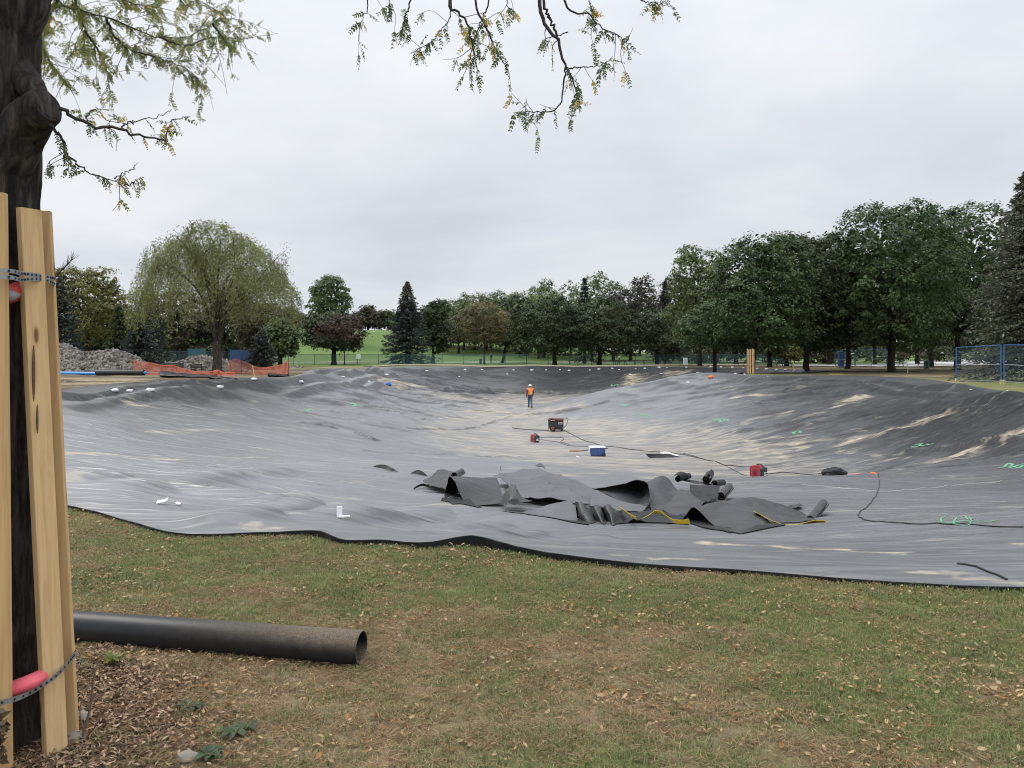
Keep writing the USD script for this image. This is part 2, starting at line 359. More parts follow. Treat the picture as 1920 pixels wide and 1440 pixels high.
ctl = [(900, 985, 11.5), (700, 990, 11.0), (1400, 1000, 10.8), (1700, 1000, 10.0), (960, 930, 15), (1100, 905, 19), (1500, 896, 19.5), (1800, 896, 19), (1000, 872, 26),
       (1003, 830, 43.3), (1045, 808, 49.5), (1120, 854, 37.2), (994, 764, 71), (880, 850, 36), (950, 790, 56),
       (300, 940, 9.6), (640, 965, 10.4), (560, 900, 15), (300, 870, 17.5), (300, 800, 28), (150, 830, 20), (150, 765, 32), (500, 800, 32), (700, 800, 42), (600, 762, 50), (800, 760, 62),
       (850, 812, 46), (700, 860, 28), (500, 742, 50), (600, 722, 62), (700, 742, 60), (850, 741, 78), (730, 714, 76), (640, 705, 74), (760, 880, 20),
       (1500, 862, 33), (1500, 800, 40), (1500, 740, 50), (1700, 862, 30), (1700, 800, 35), (1700, 742, 43), (1900, 862, 24.5), (1900, 800, 28), (1900, 752, 31.0),
       (1300, 832, 42), (1300, 780, 50), (1300, 742, 56), (1320, 710, 61), (1200, 725, 60), (1100, 743, 60), (1040, 758, 60), (1000, 770, 62), (1100, 736, 83), (950, 738, 84),
       (900, 713, 92), (1050, 713, 92), (1250, 704, 87), (1180, 720, 85)]
cp = [P(*c) for c in ctl] + [np.array(p, float) for p in [
    (9.1, 29.5, -2.93), (11.5, 25.5, -2.55), (7.5, 25.0, -2.35), (6.0, 28.0, -2.75), (17, 79, -1.0), (22, 76, -0.75), (20, 70, -0.9), (12, 74, -2.0), (5, 70, -3.0), (3, 78, -2.75),
    (14, 12, -1.1), (11, 18, -1.5), (3.5, 7.2, -0.22), (-6.5, 13.0, -0.25), (-12, 22, -0.35), (-1.0, 8.0, -0.28), (1.5, 8.0, -0.38)]]
for q in shore[::24]:
    cp.append(np.array([q[0], q[1], 0.0]))
out = np.array(shapely.segmentize(poly.buffer(3.0).exterior, 2.5).coords)
for q in out:
    cp.append(np.array([q[0], q[1], 0.0]))
cp = np.array(cp)
rbf = RBFInterpolator(cp[:, :2], cp[:, 2], kernel='linear', smoothing=0.02, neighbors=90)
gx_, gy_ = np.linspace(-32, 36, 171), np.linspace(0, 104, 261)
GX, GY = np.meshgrid(gx_, gy_, indexing='ij')
from scipy.ndimage import gaussian_filter
zz = rbf(np.stack([GX.ravel(), GY.ravel()], 1)).reshape(GX.shape)
zz = gaussian_filter(zz, 1.6)
sg, _ = sdist(GX, GY)
zz = np.where(sg > 0, zz, 0.0) * sstep(-0.2, 1.4, sg)
basin = RectBivariateSpline(gx_, gy_, zz, kx=2, ky=2)

def hill(x, y):
    hx = np.interp(x, [-300, -73, -41, -19, 7, 33, 59, 90, 300], [11.0, 9.6, 9.3, 6.2, 4.0, 2.6, 0.8, 0.3, 0.3])
    yy = y + 6 * np.sin(x * 0.03)
    return hx * sstep(148, 265, yy)

def base(x, y):
    x, y = np.asarray(x, float), np.asarray(y, float)
    ok = (x > -32) & (x < 36) & (y > 0) & (y < 104)
    b = np.where(ok, basin.ev(np.clip(x, -31.9, 35.9), np.clip(y, 0.1, 103.9)), 0.0)
    return b + hill(x, y)

def on(px, py, extra=0.0, far=400.0):
    """where the sight line through a photograph pixel meets the ground"""
    d = np.concatenate([np.linspace(2, 120, 5900), np.linspace(120, far, 1500)])
    p = np.stack([(px - 960) / FP * d, d, EYE - (py - HZ) / FP * d], 1)
    h = base(p[:, 0], p[:, 1])
    k = np.nonzero(p[:, 2] < h)[0]
    k = k[0] if len(k) else len(d) - 1
    return np.array([p[k, 0], p[k, 1], h[k] + extra])

# ------------------------------------------------------------------ ground sheet
def spaced(stops):
    out = [stops[0][0]]
    for (a, s0), (b, s1) in zip(stops[:-1], stops[1:]):
        x = a
        while x < b - 1e-6:
            x += s0 + (s1 - s0) * (x - a) / (b - a)
            out.append(min(x, b))
    return np.unique(np.round(out, 5))
half = spaced([(0, 0.10), (5, 0.12), (12, 0.35), (36, 0.6), (110, 3.0), (1500, 120.0)])
gx = np.concatenate([-half[::-1], half[1:]])
gy = spaced([(-60, 6.0), (0, 0.5), (2.4, 0.10), (9, 0.10), (14, 0.3), (104, 0.7), (270, 2.5), (1600, 120)])
XX, YY = np.meshgrid(gx, gy, indexing='ij')
sd, _ = sdist(XX, YY)
ZZ = base(XX, YY)
offs = np.where(sd > -0.02, 0.02 + 0.38 * sstep(0.15, 2.2, sd), 0.0)
rough_n = (n2(XX, YY, 0.9, 0.9, seed=3, oct=4) - 0.5) * 0.07 + (n2(XX, YY, 6, 6, seed=5, oct=2) - 0.5) * 0.10
rough_n = np.where(YY < 14, rough_n, rough_n * 2.0) * sstep(0.2, -0.6, sd)
ZZ = ZZ - offs + rough_n
TREE = np.array([(-20 - 960) / FP * 3.38, 3.38])                   # foot of the locust tree
rt = np.hypot(XX - TREE[0], YY - TREE[1])
ZZ += 0.035 * sstep(1.6, 0.3, rt)
def ground_z(x, y):
    x, y = np.atleast_1d(np.asarray(x, float)), np.atleast_1d(np.asarray(y, float))
    s, _ = sdist(x, y)
    r = (n2(x, y, 0.9, 0.9, seed=3, oct=4) - 0.5) * 0.07 + (n2(x, y, 6, 6, seed=5, oct=2) - 0.5) * 0.10
    r = np.where(y < 14, r, r * 2.0) * sstep(0.2, -0.6, s)
    return base(x, y) - np.where(s > -0.02, 0.02 + 0.38 * sstep(0.15, 2.2, s), 0.0) + r + 0.035 * sstep(1.6, 0.3, np.hypot(x - TREE[0], y - TREE[1]))

def strokes(x, y, items, rough=0.0, sharp=False):
    """soft mask of brush strokes given as (points in the world, half width, strength)"""
    m = np.zeros_like(x)
    for pts, w, s in items:
        pts = np.asarray(pts, float)
        lo, hi = pts.min(0) - 4 * w, pts.max(0) + 4 * w
        k = (x > lo[0]) & (x < hi[0]) & (y > lo[1]) & (y < hi[1])
        if not k.any(): continue
        q = np.stack([x[k], y[k]], 1)
        if rough:
            f = 0.9 / max(w, 0.05)
            z3 = np.zeros(len(q))
            o1 = meshkit.fbm(np.stack([q[:, 0] * f * 0.5, q[:, 1] * f * 0.5, z3 + 3.3], -1), 4, 91) - 0.5
            o2 = meshkit.fbm(np.stack([q[:, 0] * f * 0.5, q[:, 1] * f * 0.5, z3 + 9.1], -1), 4, 92) - 0.5
            q = q + np.stack([o1, o2], 1) * w * rough
        d = np.full(len(q), 1e9)
        for a, b in zip(pts[:-1], pts[1:]):
            t = np.clip(((q - a) @ (b - a)) / max((b - a) @ (b - a), 1e-9), 0, 1)
            d = np.minimum(d, np.linalg.norm(q - a - t[:, None] * (b - a), axis=1))
        val = s * (np.exp(-(d / w) ** 2) if not sharp else 0.55 * np.exp(-(d / w) ** 2) + 0.45 * np.exp(-d / (0.45 * w)))
        if rough and not sharp: val = val * np.clip(0.45 + 1.5 * (meshkit.fbm(np.stack([q[:, 0] * f * 1.1, q[:, 1] * f * 1.7, z3], -1), 4, 93) - 0.2), 0, 1.15)
        m[k] = np.maximum(m[k], val)
    return m
green = np.clip((n2(XX, YY, 0.9, 0.6, seed=11, oct=4) - 0.46) * 5.0 + 0.35 + 0.6 * sstep(2.0, 0.2, np.abs(sd + 0.3)), 0, 1) * sstep(1.1, 2.0, rt)
lush = sstep(97, 108, YY + 0.0 * XX) * 1.0
lush = np.maximum(lush, 0.75 * sstep(0, 1, (n2(XX, YY, 5, 2, seed=8) - 0.4) * 4) * sstep(30, 45, YY))
mulch = sstep(1.2, 0.6, rt + (n2(XX, YY, 0.5, 0.5, seed=21) - 0.5) * 0.8)
far_band = sstep(30, 36, YY) * sstep(9.0, 3.0, -sd) * sstep(20.0, -6.0, XX) * sstep(0.25, 0.6, n2(XX, YY, 6, 3, seed=31))
left_yard = sstep(-15.5, -18.5, XX) * sstep(30, 36, YY) * sstep(82, 66, YY)
sand = np.clip(0.75 * left_yard * sstep(0.35, 0.6, n2(XX, YY, 5, 2, seed=33)), 0, 1)
sand = np.maximum(sand, strokes(XX, YY, [([on(1560, 709)[:2], on(1700, 711)[:2]], 1.2, 0.9), ([on(1700, 713)[:2], on(1780, 716)[:2]], 1.6, 1.0), ([on(1640, 706)[:2], on(1760, 705)[:2]], 0.8, 0.5),
        ([on(580, 689)[:2], on(720, 689)[:2]], 2.2, 0.8), ([on(1780, 692)[:2], on(1560, 690)[:2]], 1.2, 0.6)]))
dirt = np.clip(0.95 * left_yard + far_band, 0, 1)
dirt = np.maximum(dirt, sstep(17, 21, XX) * sstep(48, 58, YY) * sstep(130, 110, YY) * sstep(0.25, 0.5, n2(XX, YY, 9, 4, seed=37)))
ni, nj = XX.shape
ii, jj = np.meshgrid(np.arange(ni - 1), np.arange(nj - 1), indexing='ij')
quad = np.stack([ii * nj + jj, (ii + 1) * nj + jj, (ii + 1) * nj + jj + 1, ii * nj + jj + 1], -1).reshape(-1, 4)
gp = obj('ground', (np.stack([XX, YY, ZZ], -1).reshape(-1, 3), quad), M_ground, smooth=True,
         prims={'green': green.ravel(), 'lush': lush.ravel(), 'mulch': mulch.ravel(), 'sand': sand.ravel(), 'dirt': dirt.ravel()})
tag(gp, 'park lawn and ground, thin grass with fallen leaves, dug into a shallow pond basin', 'ground', kind='structure')

# ------------------------------------------------------------------ the liner
def wrinkles(x, y, s):
    w = np.zeros_like(x)
    warp = (n2(x, y, 4, 4, seed=41) - 0.5) * 3.0
    near = sstep(26, 12, y)
    # long soft folds, finer creases, sharp ridges
    leftm = sstep(2, -8, x) * sstep(24, 36, y)
    rightm = sstep(6, 14, x) * sstep(16, 24, y)
    farm = sstep(50, 62, y)
    w += 0.17 * np.clip(n2(x + warp, y, 3.4, 1.0, -0.12, 43, 2) - 0.42, 0, 1) * (0.4 + 0.6 * near)
    fine = sstep(20, 12, y)
    e = n2(x + warp * 0.5, y + 0.3 * warp, 3.0, 0.42, 0.10, 51, 2)
    w += 0.035 * (1 - np.abs(2 * e - 1)) ** 5 * fine
    e = n2(x - warp * 0.5, y + 0.4 * warp, 3.6, 0.65, -0.32, 52, 2)
    w += 0.04 * (1 - np.abs(2 * e - 1)) ** 5 * sstep(8, 12, y) * sstep(26, 18, y)
    w += 0.28 * np.clip(n2(x, y + warp, 7.0, 2.4, 0.25, 44, 2) - 0.45, 0, 1) * sstep(14, 26, y) * (0.25 + leftm)
    a = n2(x + warp * 0.7, y, 6.0, 1.3, 0.30, 45, 2)
    w += 0.075 * (1 - np.abs(2 * a - 1)) ** 4 * (0.25 + 0.7 * leftm + rightm) * sstep(12, 20, y)
    b = n2(x - warp, y + warp, 7.0, 1.9, -0.45, 46, 2)
    w += 0.11 * (1 - np.abs(2 * b - 1)) ** 5 * (0.10 + 0.9 * leftm + 0.8 * rightm + farm) * sstep(12, 20, y)
    c = n2(x + warp * 0.6, y, 4.0, 0.95, 0.15, 55, 2)
    w += 0.10 * (1 - np.abs(2 * c - 1)) ** 4 * rightm
    c = n2(x + warp, y, 10.0, 2.6, 0.05, 48, 2)
    w += 0.20 * (1 - np.abs(2 * c - 1)) ** 6 * (0.7 * leftm + farm * 0.8 + 0.5 * rightm)
    pile = sstep(1.6, 0.6, np.hypot((x - 1.9) / 3.6, (y - 13.0) / 3.0))
    return w * sstep(0.0, 1.3, s) * (1 - 0.7 * pile) * np.where(y > 30, 0.25 + 0.75 * sstep(0.5, 5.0, s), 1.0)

# creases and seams seen one by one: (pixels of the photograph, half width, height)
crease_px = [([(1440, 905), (1640, 906), (1920, 909)], 0.10, 0.05), ([(1000, 858), (820, 856), (680, 850)], 0.14, 0.06), ([(1920, 905), (1480, 907)], 0.3, 0.03),
             ([(560, 800), (640, 812), (700, 828)], 0.20, 0.13), ([(760, 808), (900, 804), (1000, 806)], 0.18, 0.09), ([(900, 800), (960, 780)], 0.24, 0.10),
             ([(820, 737), (900, 738), (1000, 738), (1130, 738)], 0.25, 0.30), ([(1050, 775), (1110, 763), (1140, 753)], 0.24, 0.14),
             ([(115, 746), (240, 737), (380, 731)], 0.5, 0.22), ([(120, 770), (200, 757), (300, 748), (420, 742)], 0.6, 0.18), ([(300, 726), (440, 719)], 0.4, 0.2),
             ([(545, 745), (640, 728), (720, 722)], 0.5, 0.22), ([(560, 717), (700, 714)], 0.6, 0.3), ([(600, 702), (720, 705), (735, 712)], 0.5, 0.35), ([(560, 698), (640, 695)], 0.6, 0.2),
             ([(640, 706), (705, 699)], 0.7, 0.4), ([(1500, 714), (1650, 720), (1800, 728), (1919, 737)], 0.35, 0.2), ([(1480, 733), (1600, 727), (1780, 745)], 0.3, 0.16),
             ([(1750, 765), (1830, 752), (1919, 745)], 0.35, 0.22), ([(1640, 790), (1760, 772), (1860, 770)], 0.2, 0.14), ([(1700, 860), (1820, 845), (1900, 830)], 0.2, 0.16),
             ([(1330, 710), (1420, 716), (1500, 714)], 0.5, 0.25), ([(1200, 728), (1300, 716)], 0.5, 0.12), ([(250, 925), (420, 900), (520, 890)], 0.5, 0.09),
             ([(400, 1000), (600, 960), (760, 985)], 0.4, 0.10), ([(600, 985), (840, 960), (1010, 990)], 0.5, 0.12), ([(900, 1020), (1010, 1010), (1120, 1020)], 0.25, 0.07),
             ([(500, 960), (560, 945), (660, 975)], 0.35, 0.10), ([(120, 905), (300, 915), (480, 950)], 0.4, 0.10), ([(850, 1000), (980, 985)], 0.3, 0.08)]
crease = [([on(*p)[:2] for p in pts], w, h) for pts, w, h in crease_px]

ys = [4.8]
while ys[-1] < 99:
    ys.append(ys[-1] + 0.035 + max(0, ys[-1] - 5) * 0.0042)
ys = np.array(ys)
u = np.linspace(-1.06, 0.95, 900)
LY, LU = np.meshgrid(ys, u, indexing='ij')
LX = LU * (LY + 9.0) * 0.62
LX = LX + 0.0
s, idx = sdist(LX, LY)
ny, nx = LX.shape
cell_ok = np.minimum.reduce([s[:-1, :-1], s[1:, :-1], s[:-1, 1:], s[1:, 1:]])
cell_any = np.maximum.reduce([s[:-1, :-1], s[1:, :-1], s[:-1, 1:], s[1:, 1:]]) > 0
cell = cell_any & (cell_ok > -1.2)
vuse = np.zeros((ny, nx), bool)
for a, b in ((0, 0), (1, 0), (0, 1), (1, 1)):
    vuse[a:ny - 1 + a, b:nx - 1 + b] |= cell
snap = vuse & (s <= 0)
LX[snap], LY[snap] = shore_line[idx[snap], 0], shore_line[idx[snap], 1]
s = np.where(snap, 0.0, s)
vi = np.nonzero(vuse.ravel())[0]
x, y, sv = LX.ravel()[vi], LY.ravel()[vi], s.ravel()[vi]

def edge_lift(x, y):
    """how far the free edge stands off the ground: lifted in waves along the near side"""
    px = 960 + FP * x / np.maximum(y, 1)
    l = np.interp(px, [100, 160, 220, 330, 420, 520, 600, 650, 700, 760, 810, 850, 885, 920, 960, 1020, 1100, 1200, 1400, 1700, 1950],
                  [0.035, 0.025, 0.02, 0.025, 0.02, 0.025, 0.055, 0.035, 0.03, 0.025, 0.04, 0.062, 0.08, 0.07, 0.052, 0.04, 0.035, 0.026, 0.016, 0.014, 0.014])
    return np.where(y < 11, l, 0.05)
def liner_z(x, y, sv=None):
    x, y = np.atleast_1d(np.asarray(x, float)), np.atleast_1d(np.asarray(y, float))
    if sv is None:
        sv, _ = sdist(x, y)
    return base(x, y) + 0.012 + edge_lift(x, y) * np.exp(-np.clip(sv, 0, 9) / 0.35) + wrinkles(x, y, sv) + np.maximum(strokes(x, y, [q_ for q_ in crease if q_[1] < 0.25], 0.15, True), strokes(x, y, [q_ for q_ in crease if q_[1] >= 0.25])) * sstep(0, 0.5, sv)
z = liner_z(x, y, sv)

# sand lying on the liner: strokes read off the photograph
sand_px = [([(130, 857), (200, 860), (330, 868)], 0.18, 0.95), ([(120, 852), (160, 860)], 0.15, 0.6), ([(250, 762), (290, 770)], 0.25, 0.8), ([(280, 812), (400, 808)], 0.3, 0.5), ([(440, 863), (490, 861)], 0.12, 0.6),
           ([(115, 910), (140, 908)], 0.1, 0.7), ([(470, 997), (510, 999)], 0.06, 0.7), ([(650, 907), (700, 911)], 0.2, 0.55), ([(640, 938), (660, 940)], 0.1, 0.5),
           ([(1330, 1028), (1440, 1032), (1560, 1038), (1700, 1045)], 0.075, 0.95), ([(1300, 1026), (1360, 1030)], 0.08, 0.6), ([(1220, 1052), (1310, 1055)], 0.055, 0.8), ([(1150, 1048), (1200, 1052)], 0.04, 0.55),
           ([(1710, 1078), (1760, 1081)], 0.045, 0.7), ([(1800, 1085), (1880, 1095)], 0.07, 0.6), ([(1900, 1030), (1919, 1031)], 0.06, 0.8),
           ([(1600, 830), (1680, 810), (1760, 785)], 0.30, 0.95), ([(1700, 805), (1770, 778)], 0.28, 0.9), ([(1560, 768), (1620, 748)], 0.5, 0.8), ([(1590, 757), (1620, 749)], 0.4, 0.6),
           ([(1390, 745), (1430, 742)], 0.5, 0.7), ([(1760, 868), (1830, 853)], 0.22, 0.9), ([(1880, 830), (1919, 818)], 0.28, 0.9), ([(1400, 832), (1500, 845)], 0.35, 0.75), ([(1430, 850), (1480, 865)], 0.2, 0.7),
           ([(1390, 800), (1470, 782)], 0.4, 0.5), ([(1500, 790), (1540, 780)], 0.3, 0.5), ([(1350, 893), (1410, 892)], 0.35, 0.95), ([(1180, 712), (1195, 722), (1190, 727)], 0.8, 0.75),
           ([(1560, 850), (1700, 862)], 0.25, 0.4), ([(1840, 940), (1919, 945)], 0.10, 0.55), ([(1250, 900), (1360, 880)], 0.4, 0.45), ([(745, 728), (790, 732)], 1.1, 0.95), ([(720, 716), (745, 722)], 0.8, 0.6),
           ([(1270, 703), (1290, 702)], 1.0, 0.6), ([(1180, 708), (1200, 709)], 0.6, 0.5), ([(870, 860), (885, 840)], 0.2, 0.55), ([(905, 858), (925, 835)], 0.2, 0.55), ([(960, 880), (1080, 895), (1120, 888)], 0.35, 0.5), ([(1040, 862), (1120, 880)], 0.25, 0.5),
           ([(840, 830), (900, 822)], 0.4, 0.5), ([(900, 770), (1000, 762), (1060, 752)], 1.6, 0.55), ([(880, 790), (980, 778), (1040, 772)], 1.2, 0.5), ([(850, 755), (950, 750)], 1.8, 0.5), ([(1040, 800), (1180, 806)], 0.7, 0.45),
           ([(1010, 770), (1100, 762)], 0.5, 0.55), ([(1240, 822), (1290, 824)], 0.4, 0.6), ([(1180, 850), (1220, 852)], 0.3, 0.55), ([(950, 835), (1000, 850), (1060, 860)], 0.5, 0.3), ([(1400, 872), (1560, 868), (1700, 872)], 0.4, 0.35), ([(1250, 800), (1400, 815), (1520, 830)], 0.8, 0.35), ([(1620, 815), (1560, 840)], 0.4, 0.45), ([(1850, 760), (1780, 790)], 0.25, 0.4), ([(1840, 850), (1740, 880)], 0.25, 0.5), ([(1560, 790), (1500, 810)], 0.35, 0.35)]
sand_m = strokes(x, y, [([on(*p)[:2] for p in pts], w * 1.5, st) for pts, w, st in sand_px], 4.0)
zb = base(x, y)
floor = sstep(-2.3, -2.9, zb)
sand_m = np.maximum(sand_m, 0.50 * floor * (0.5 + 0.9 * n2(x, y, 3.0, 1.2, seed=61)))
sand_m = np.maximum(sand_m, 0.20 * sstep(0.45, 0.7, n2(x, y, 3.0, 1.0, seed=63)))
remap = -np.ones(ny * nx, int); remap[vi] = np.arange(len(vi))
ci, cj = np.nonzero(cell)
lq = np.stack([ci * nx + cj, ci * nx + cj + 1, (ci + 1) * nx + cj + 1, (ci + 1) * nx + cj], -1)
lq = remap[lq]
lf = np.vstack([lq[:, [0, 1, 2]], lq[:, [0, 2, 3]]])
V = np.stack([x, y, z], 1)
nz = np.linalg.norm(np.cross(V[lf[:, 1]] - V[lf[:, 0]], V[lf[:, 2]] - V[lf[:, 0]]), axis=1)
lf = lf[nz > 1e-9]
vn = np.zeros_like(V); fn = np.cross(V[lf[:, 1]] - V[lf[:, 0]], V[lf[:, 2]] - V[lf[:, 0]])
for kk in range(3): np.add.at(vn, lf[:, kk], fn)
up_ = np.abs(vn[:, 2]) / (np.linalg.norm(vn, axis=1) + 1e-12)
# dusty grey with the lit spur and shaded banks painted in; less where steep
dust_shade_px = [(150, 850, .85), (300, 930, .95), (450, 960, .9), (600, 1000, .78), (400, 780, .50), (250, 745, .20), (600, 740, .72), (700, 800, .78), (900, 780, 1.0), (950, 850, .95), (1000, 945, .66), (1200, 1020, .58), (1500, 1060, .58), (1800, 1090, .68), (1700, 940, .55),
           (1600, 862, .40), (1800, 800, .06), (1700, 760, .05), (1850, 740, .05), (1500, 740, .20), (1450, 800, .45), (1350, 760, .85), (1250, 732, .95), (1310, 714, .95), (1150, 780, .92), (1220, 760, .92), (1100, 748, .9), (1150, 722, .03), (1050, 730, .05), (1300, 702, .02), (1400, 695, .02),
           (1220, 705, .02), (1080, 710, .04), (880, 715, .32), (800, 720, .42), (660, 705, .55), (950, 702, .18), (1500, 712, .30), (1700, 716, .30), (1850, 735, .25), (400, 722, .04), (200, 742, .22), (300, 800, .62), (1250, 860, .68), (1400, 870, .55), (560, 712, .6), (520, 850, .85), (750, 900, .8), (1900, 870, .15), (1500, 850, .5), (1750, 880, .35), (1900, 950, .5)]
dw_ = np.array([on(a_, b_)[:2] for a_, b_, c_ in dust_shade_px]); dv_ = np.array([c_ for a_, b_, c_ in dust_shade_px])
drbf = RBFInterpolator(dw_ / np.array([1.0, 1.6]), dv_, kernel='linear', smoothing=0.0)
dgx, dgy = np.linspace(-34, 38, 110), np.linspace(3, 104, 150)
DX, DY = np.meshgrid(dgx, dgy, indexing='ij')
dgrid = RectBivariateSpline(dgx, dgy, gaussian_filter(drbf(np.stack([DX.ravel(), DY.ravel() / 1.6], 1)).reshape(DX.shape), 0.7), kx=1, ky=1)
wv = n2(x, y, 5, 2.5, seed=64) - 0.5
dust_shade = np.clip(dgrid.ev(x + wv * 3, y + wv * 5), 0.0, 1.0) * (0.80 + 0.45 * (n2(x, y, 4, 1.6, seed=62) - 0.3)) * (0.35 + 0.65 * sstep(0.93, 0.992, up_))
dust_shade = np.clip(dust_shade, 0, 1)
liner = thing('pond_liner', 'huge sheet of dusty black geotextile lining the whole drained pond basin', 'pond liner')
obj('sheet', (V, lf), M_liner, liner, smooth=True, prims={'sand': sand_m, 'dust_shade': dust_shade})
# the turned-down hem along the shore
hem = shore_line[:-1]
hz = liner_z(hem[:, 0], hem[:, 1], np.zeros(len(hem)))
gz = ground_z(hem[:, 0], hem[:, 1])
nxt = np.roll(hem, -1, 0) - np.roll(hem, 1, 0)
inw = np.stack([-nxt[:, 1], nxt[:, 0]], 1); inw /= np.linalg.norm(inw, axis=1, keepdims=True) + 1e-9
if not poly.contains(shapely.Point(*(hem[0] + inw[0] * 0.05))): inw = -inw
top = np.column_stack([hem, hz + 0.001]); out_ = np.column_stack([hem - inw * 0.012, hz - 0.006]); bot = np.column_stack([hem + inw * 0.012, np.minimum(gz - 0.01, hz - 0.01)])
hv = np.vstack([top, out_, bot]); n = len(hem); k = np.arange(n); k2 = (k + 1) % n
hf = np.vstack([np.stack([k, k2, n + k2, n + k], 1), np.stack([n + k, n + k2, 2 * n + k2, 2 * n + k], 1)])
obj('hem', (hv, hf), M_feltdark, liner, smooth=True)

def onl(px, py):
    """where a sight line meets the liner itself, folds included"""
    g = on(px, py)
    d = np.linspace(max(g[1] * 0.80, 4.8), g[1] + 0.6, 400)
    p = np.stack([(px - 960) / FP * d, d, EYE - (py - HZ) / FP * d], 1)
    h = liner_z(p[:, 0], p[:, 1])
    k = np.nonzero(p[:, 2] <= h)[0]
    k = k[0] if len(k) else len(d) - 1
    return np.array([p[k, 0], p[k, 1], h[k]])

def drape(pts_px, n=60, lift=0.015):
    """a line laid on the liner along photograph pixels"""
    w = np.array([onl(*p)[:2] for p in pts_px])
    w = spline(w, n)
    return np.column_stack([w, liner_z(w[:, 0], w[:, 1]) + lift])
# ------------------------------------------------------------------ trees
LEAF = {
 'maple': leafmat('maple_leaves', [(0.016, 0.028, 0.007), (0.034, 0.064, 0.015), (0.059, 0.099, 0.028), (0.116, 0.165, 0.051)], trans=0.18, rough=0.5),
 'mapleb': leafmat('maple_leaves_blackish', [(0.014, 0.022, 0.007), (0.027, 0.043, 0.014), (0.043, 0.067, 0.021), (0.077, 0.101, 0.034)], trans=0.15),
 'red': leafmat('reddening_maple_leaves', [(0.020, 0.026, 0.014), (0.038, 0.035, 0.020), (0.087, 0.038, 0.026), (0.167, 0.061, 0.041)], trans=0.2),
 'purple': leafmat('dark_purple_leaves', [(0.014, 0.016, 0.011), (0.030, 0.032, 0.020), (0.049, 0.050, 0.030), (0.074, 0.075, 0.042)], trans=0.15),
 'green': leafmat('green_leaves', [(0.027, 0.043, 0.016), (0.059, 0.092, 0.030), (0.101, 0.142, 0.049), (0.162, 0.203, 0.081)], trans=0.25),
 'light': leafmat('light_green_leaves', [(0.041, 0.061, 0.020), (0.095, 0.132, 0.046), (0.149, 0.189, 0.074), (0.216, 0.257, 0.108)], trans=0.28),
 'yellow': leafmat('yellowing_leaves', [(0.047, 0.054, 0.019), (0.121, 0.124, 0.038), (0.203, 0.182, 0.054), (0.297, 0.243, 0.081)], trans=0.28),
 'brown': leafmat('brownish_leaves', [(0.049, 0.046, 0.021), (0.108, 0.093, 0.041), (0.162, 0.138, 0.061), (0.229, 0.196, 0.090)], trans=0.22),
 'olive': leafmat('olive_brown_leaves', [(0.024, 0.024, 0.012), (0.054, 0.050, 0.024), (0.086, 0.078, 0.038), (0.135, 0.115, 0.061)], trans=0.2),
 'willow': leafmat('willow_leaves', [(0.065, 0.070, 0.023), (0.136, 0.148, 0.050), (0.216, 0.237, 0.085), (0.332, 0.362, 0.143)], trans=0.25, patch=0.35),
 'spruce': leafmat('spruce_needles', [(0.017, 0.026, 0.022), (0.036, 0.051, 0.044), (0.063, 0.083, 0.072), (0.128, 0.150, 0.135)], trans=0.06, rough=0.65),
 'sprucebrown': leafmat('browned_spruce_needles', [(0.044, 0.045, 0.029), (0.089, 0.094, 0.061), (0.139, 0.148, 0.103), (0.237, 0.257, 0.189)], trans=0.06, rough=0.65),
 'pine': leafmat('pine_needles', [(0.024, 0.035, 0.014), (0.054, 0.073, 0.027), (0.089, 0.113, 0.041), (0.135, 0.162, 0.068)], trans=0.1, rough=0.65),
}

def unit(v):
    return v / (np.linalg.norm(v, axis=-1, keepdims=True) + 1e-12)

def leaf_quads(cent, nrm, length, width, rng, fold=0.12, direc=None):
    n = len(cent)
    nrm = unit(nrm)
    t = rng.normal(size=(n, 3)) if direc is None else direc
    t = unit(t - (t * nrm).sum(1, keepdims=True) * nrm)
    b = np.cross(nrm, t)
    Ln = (length * rng.uniform(0.7, 1.3, n))[:, None]; Wd = (width * rng.uniform(0.7, 1.3, n))[:, None]
    v = np.stack([cent - t * Ln * 0.5, cent - b * Wd * 0.5 + nrm * Wd * fold, cent + t * Ln * 0.5 - nrm * Ln * fold, cent + b * Wd * 0.5 + nrm * Wd * fold], 1).reshape(-1, 3)
    k = np.arange(n)[:, None] * 4
    f = np.concatenate([k + [0, 1, 2], k + [0, 2, 3]], 1).reshape(-1, 3)
    return v, f

def sphere_dirs(rng, n):
    return unit(rng.normal(size=(n, 3)))

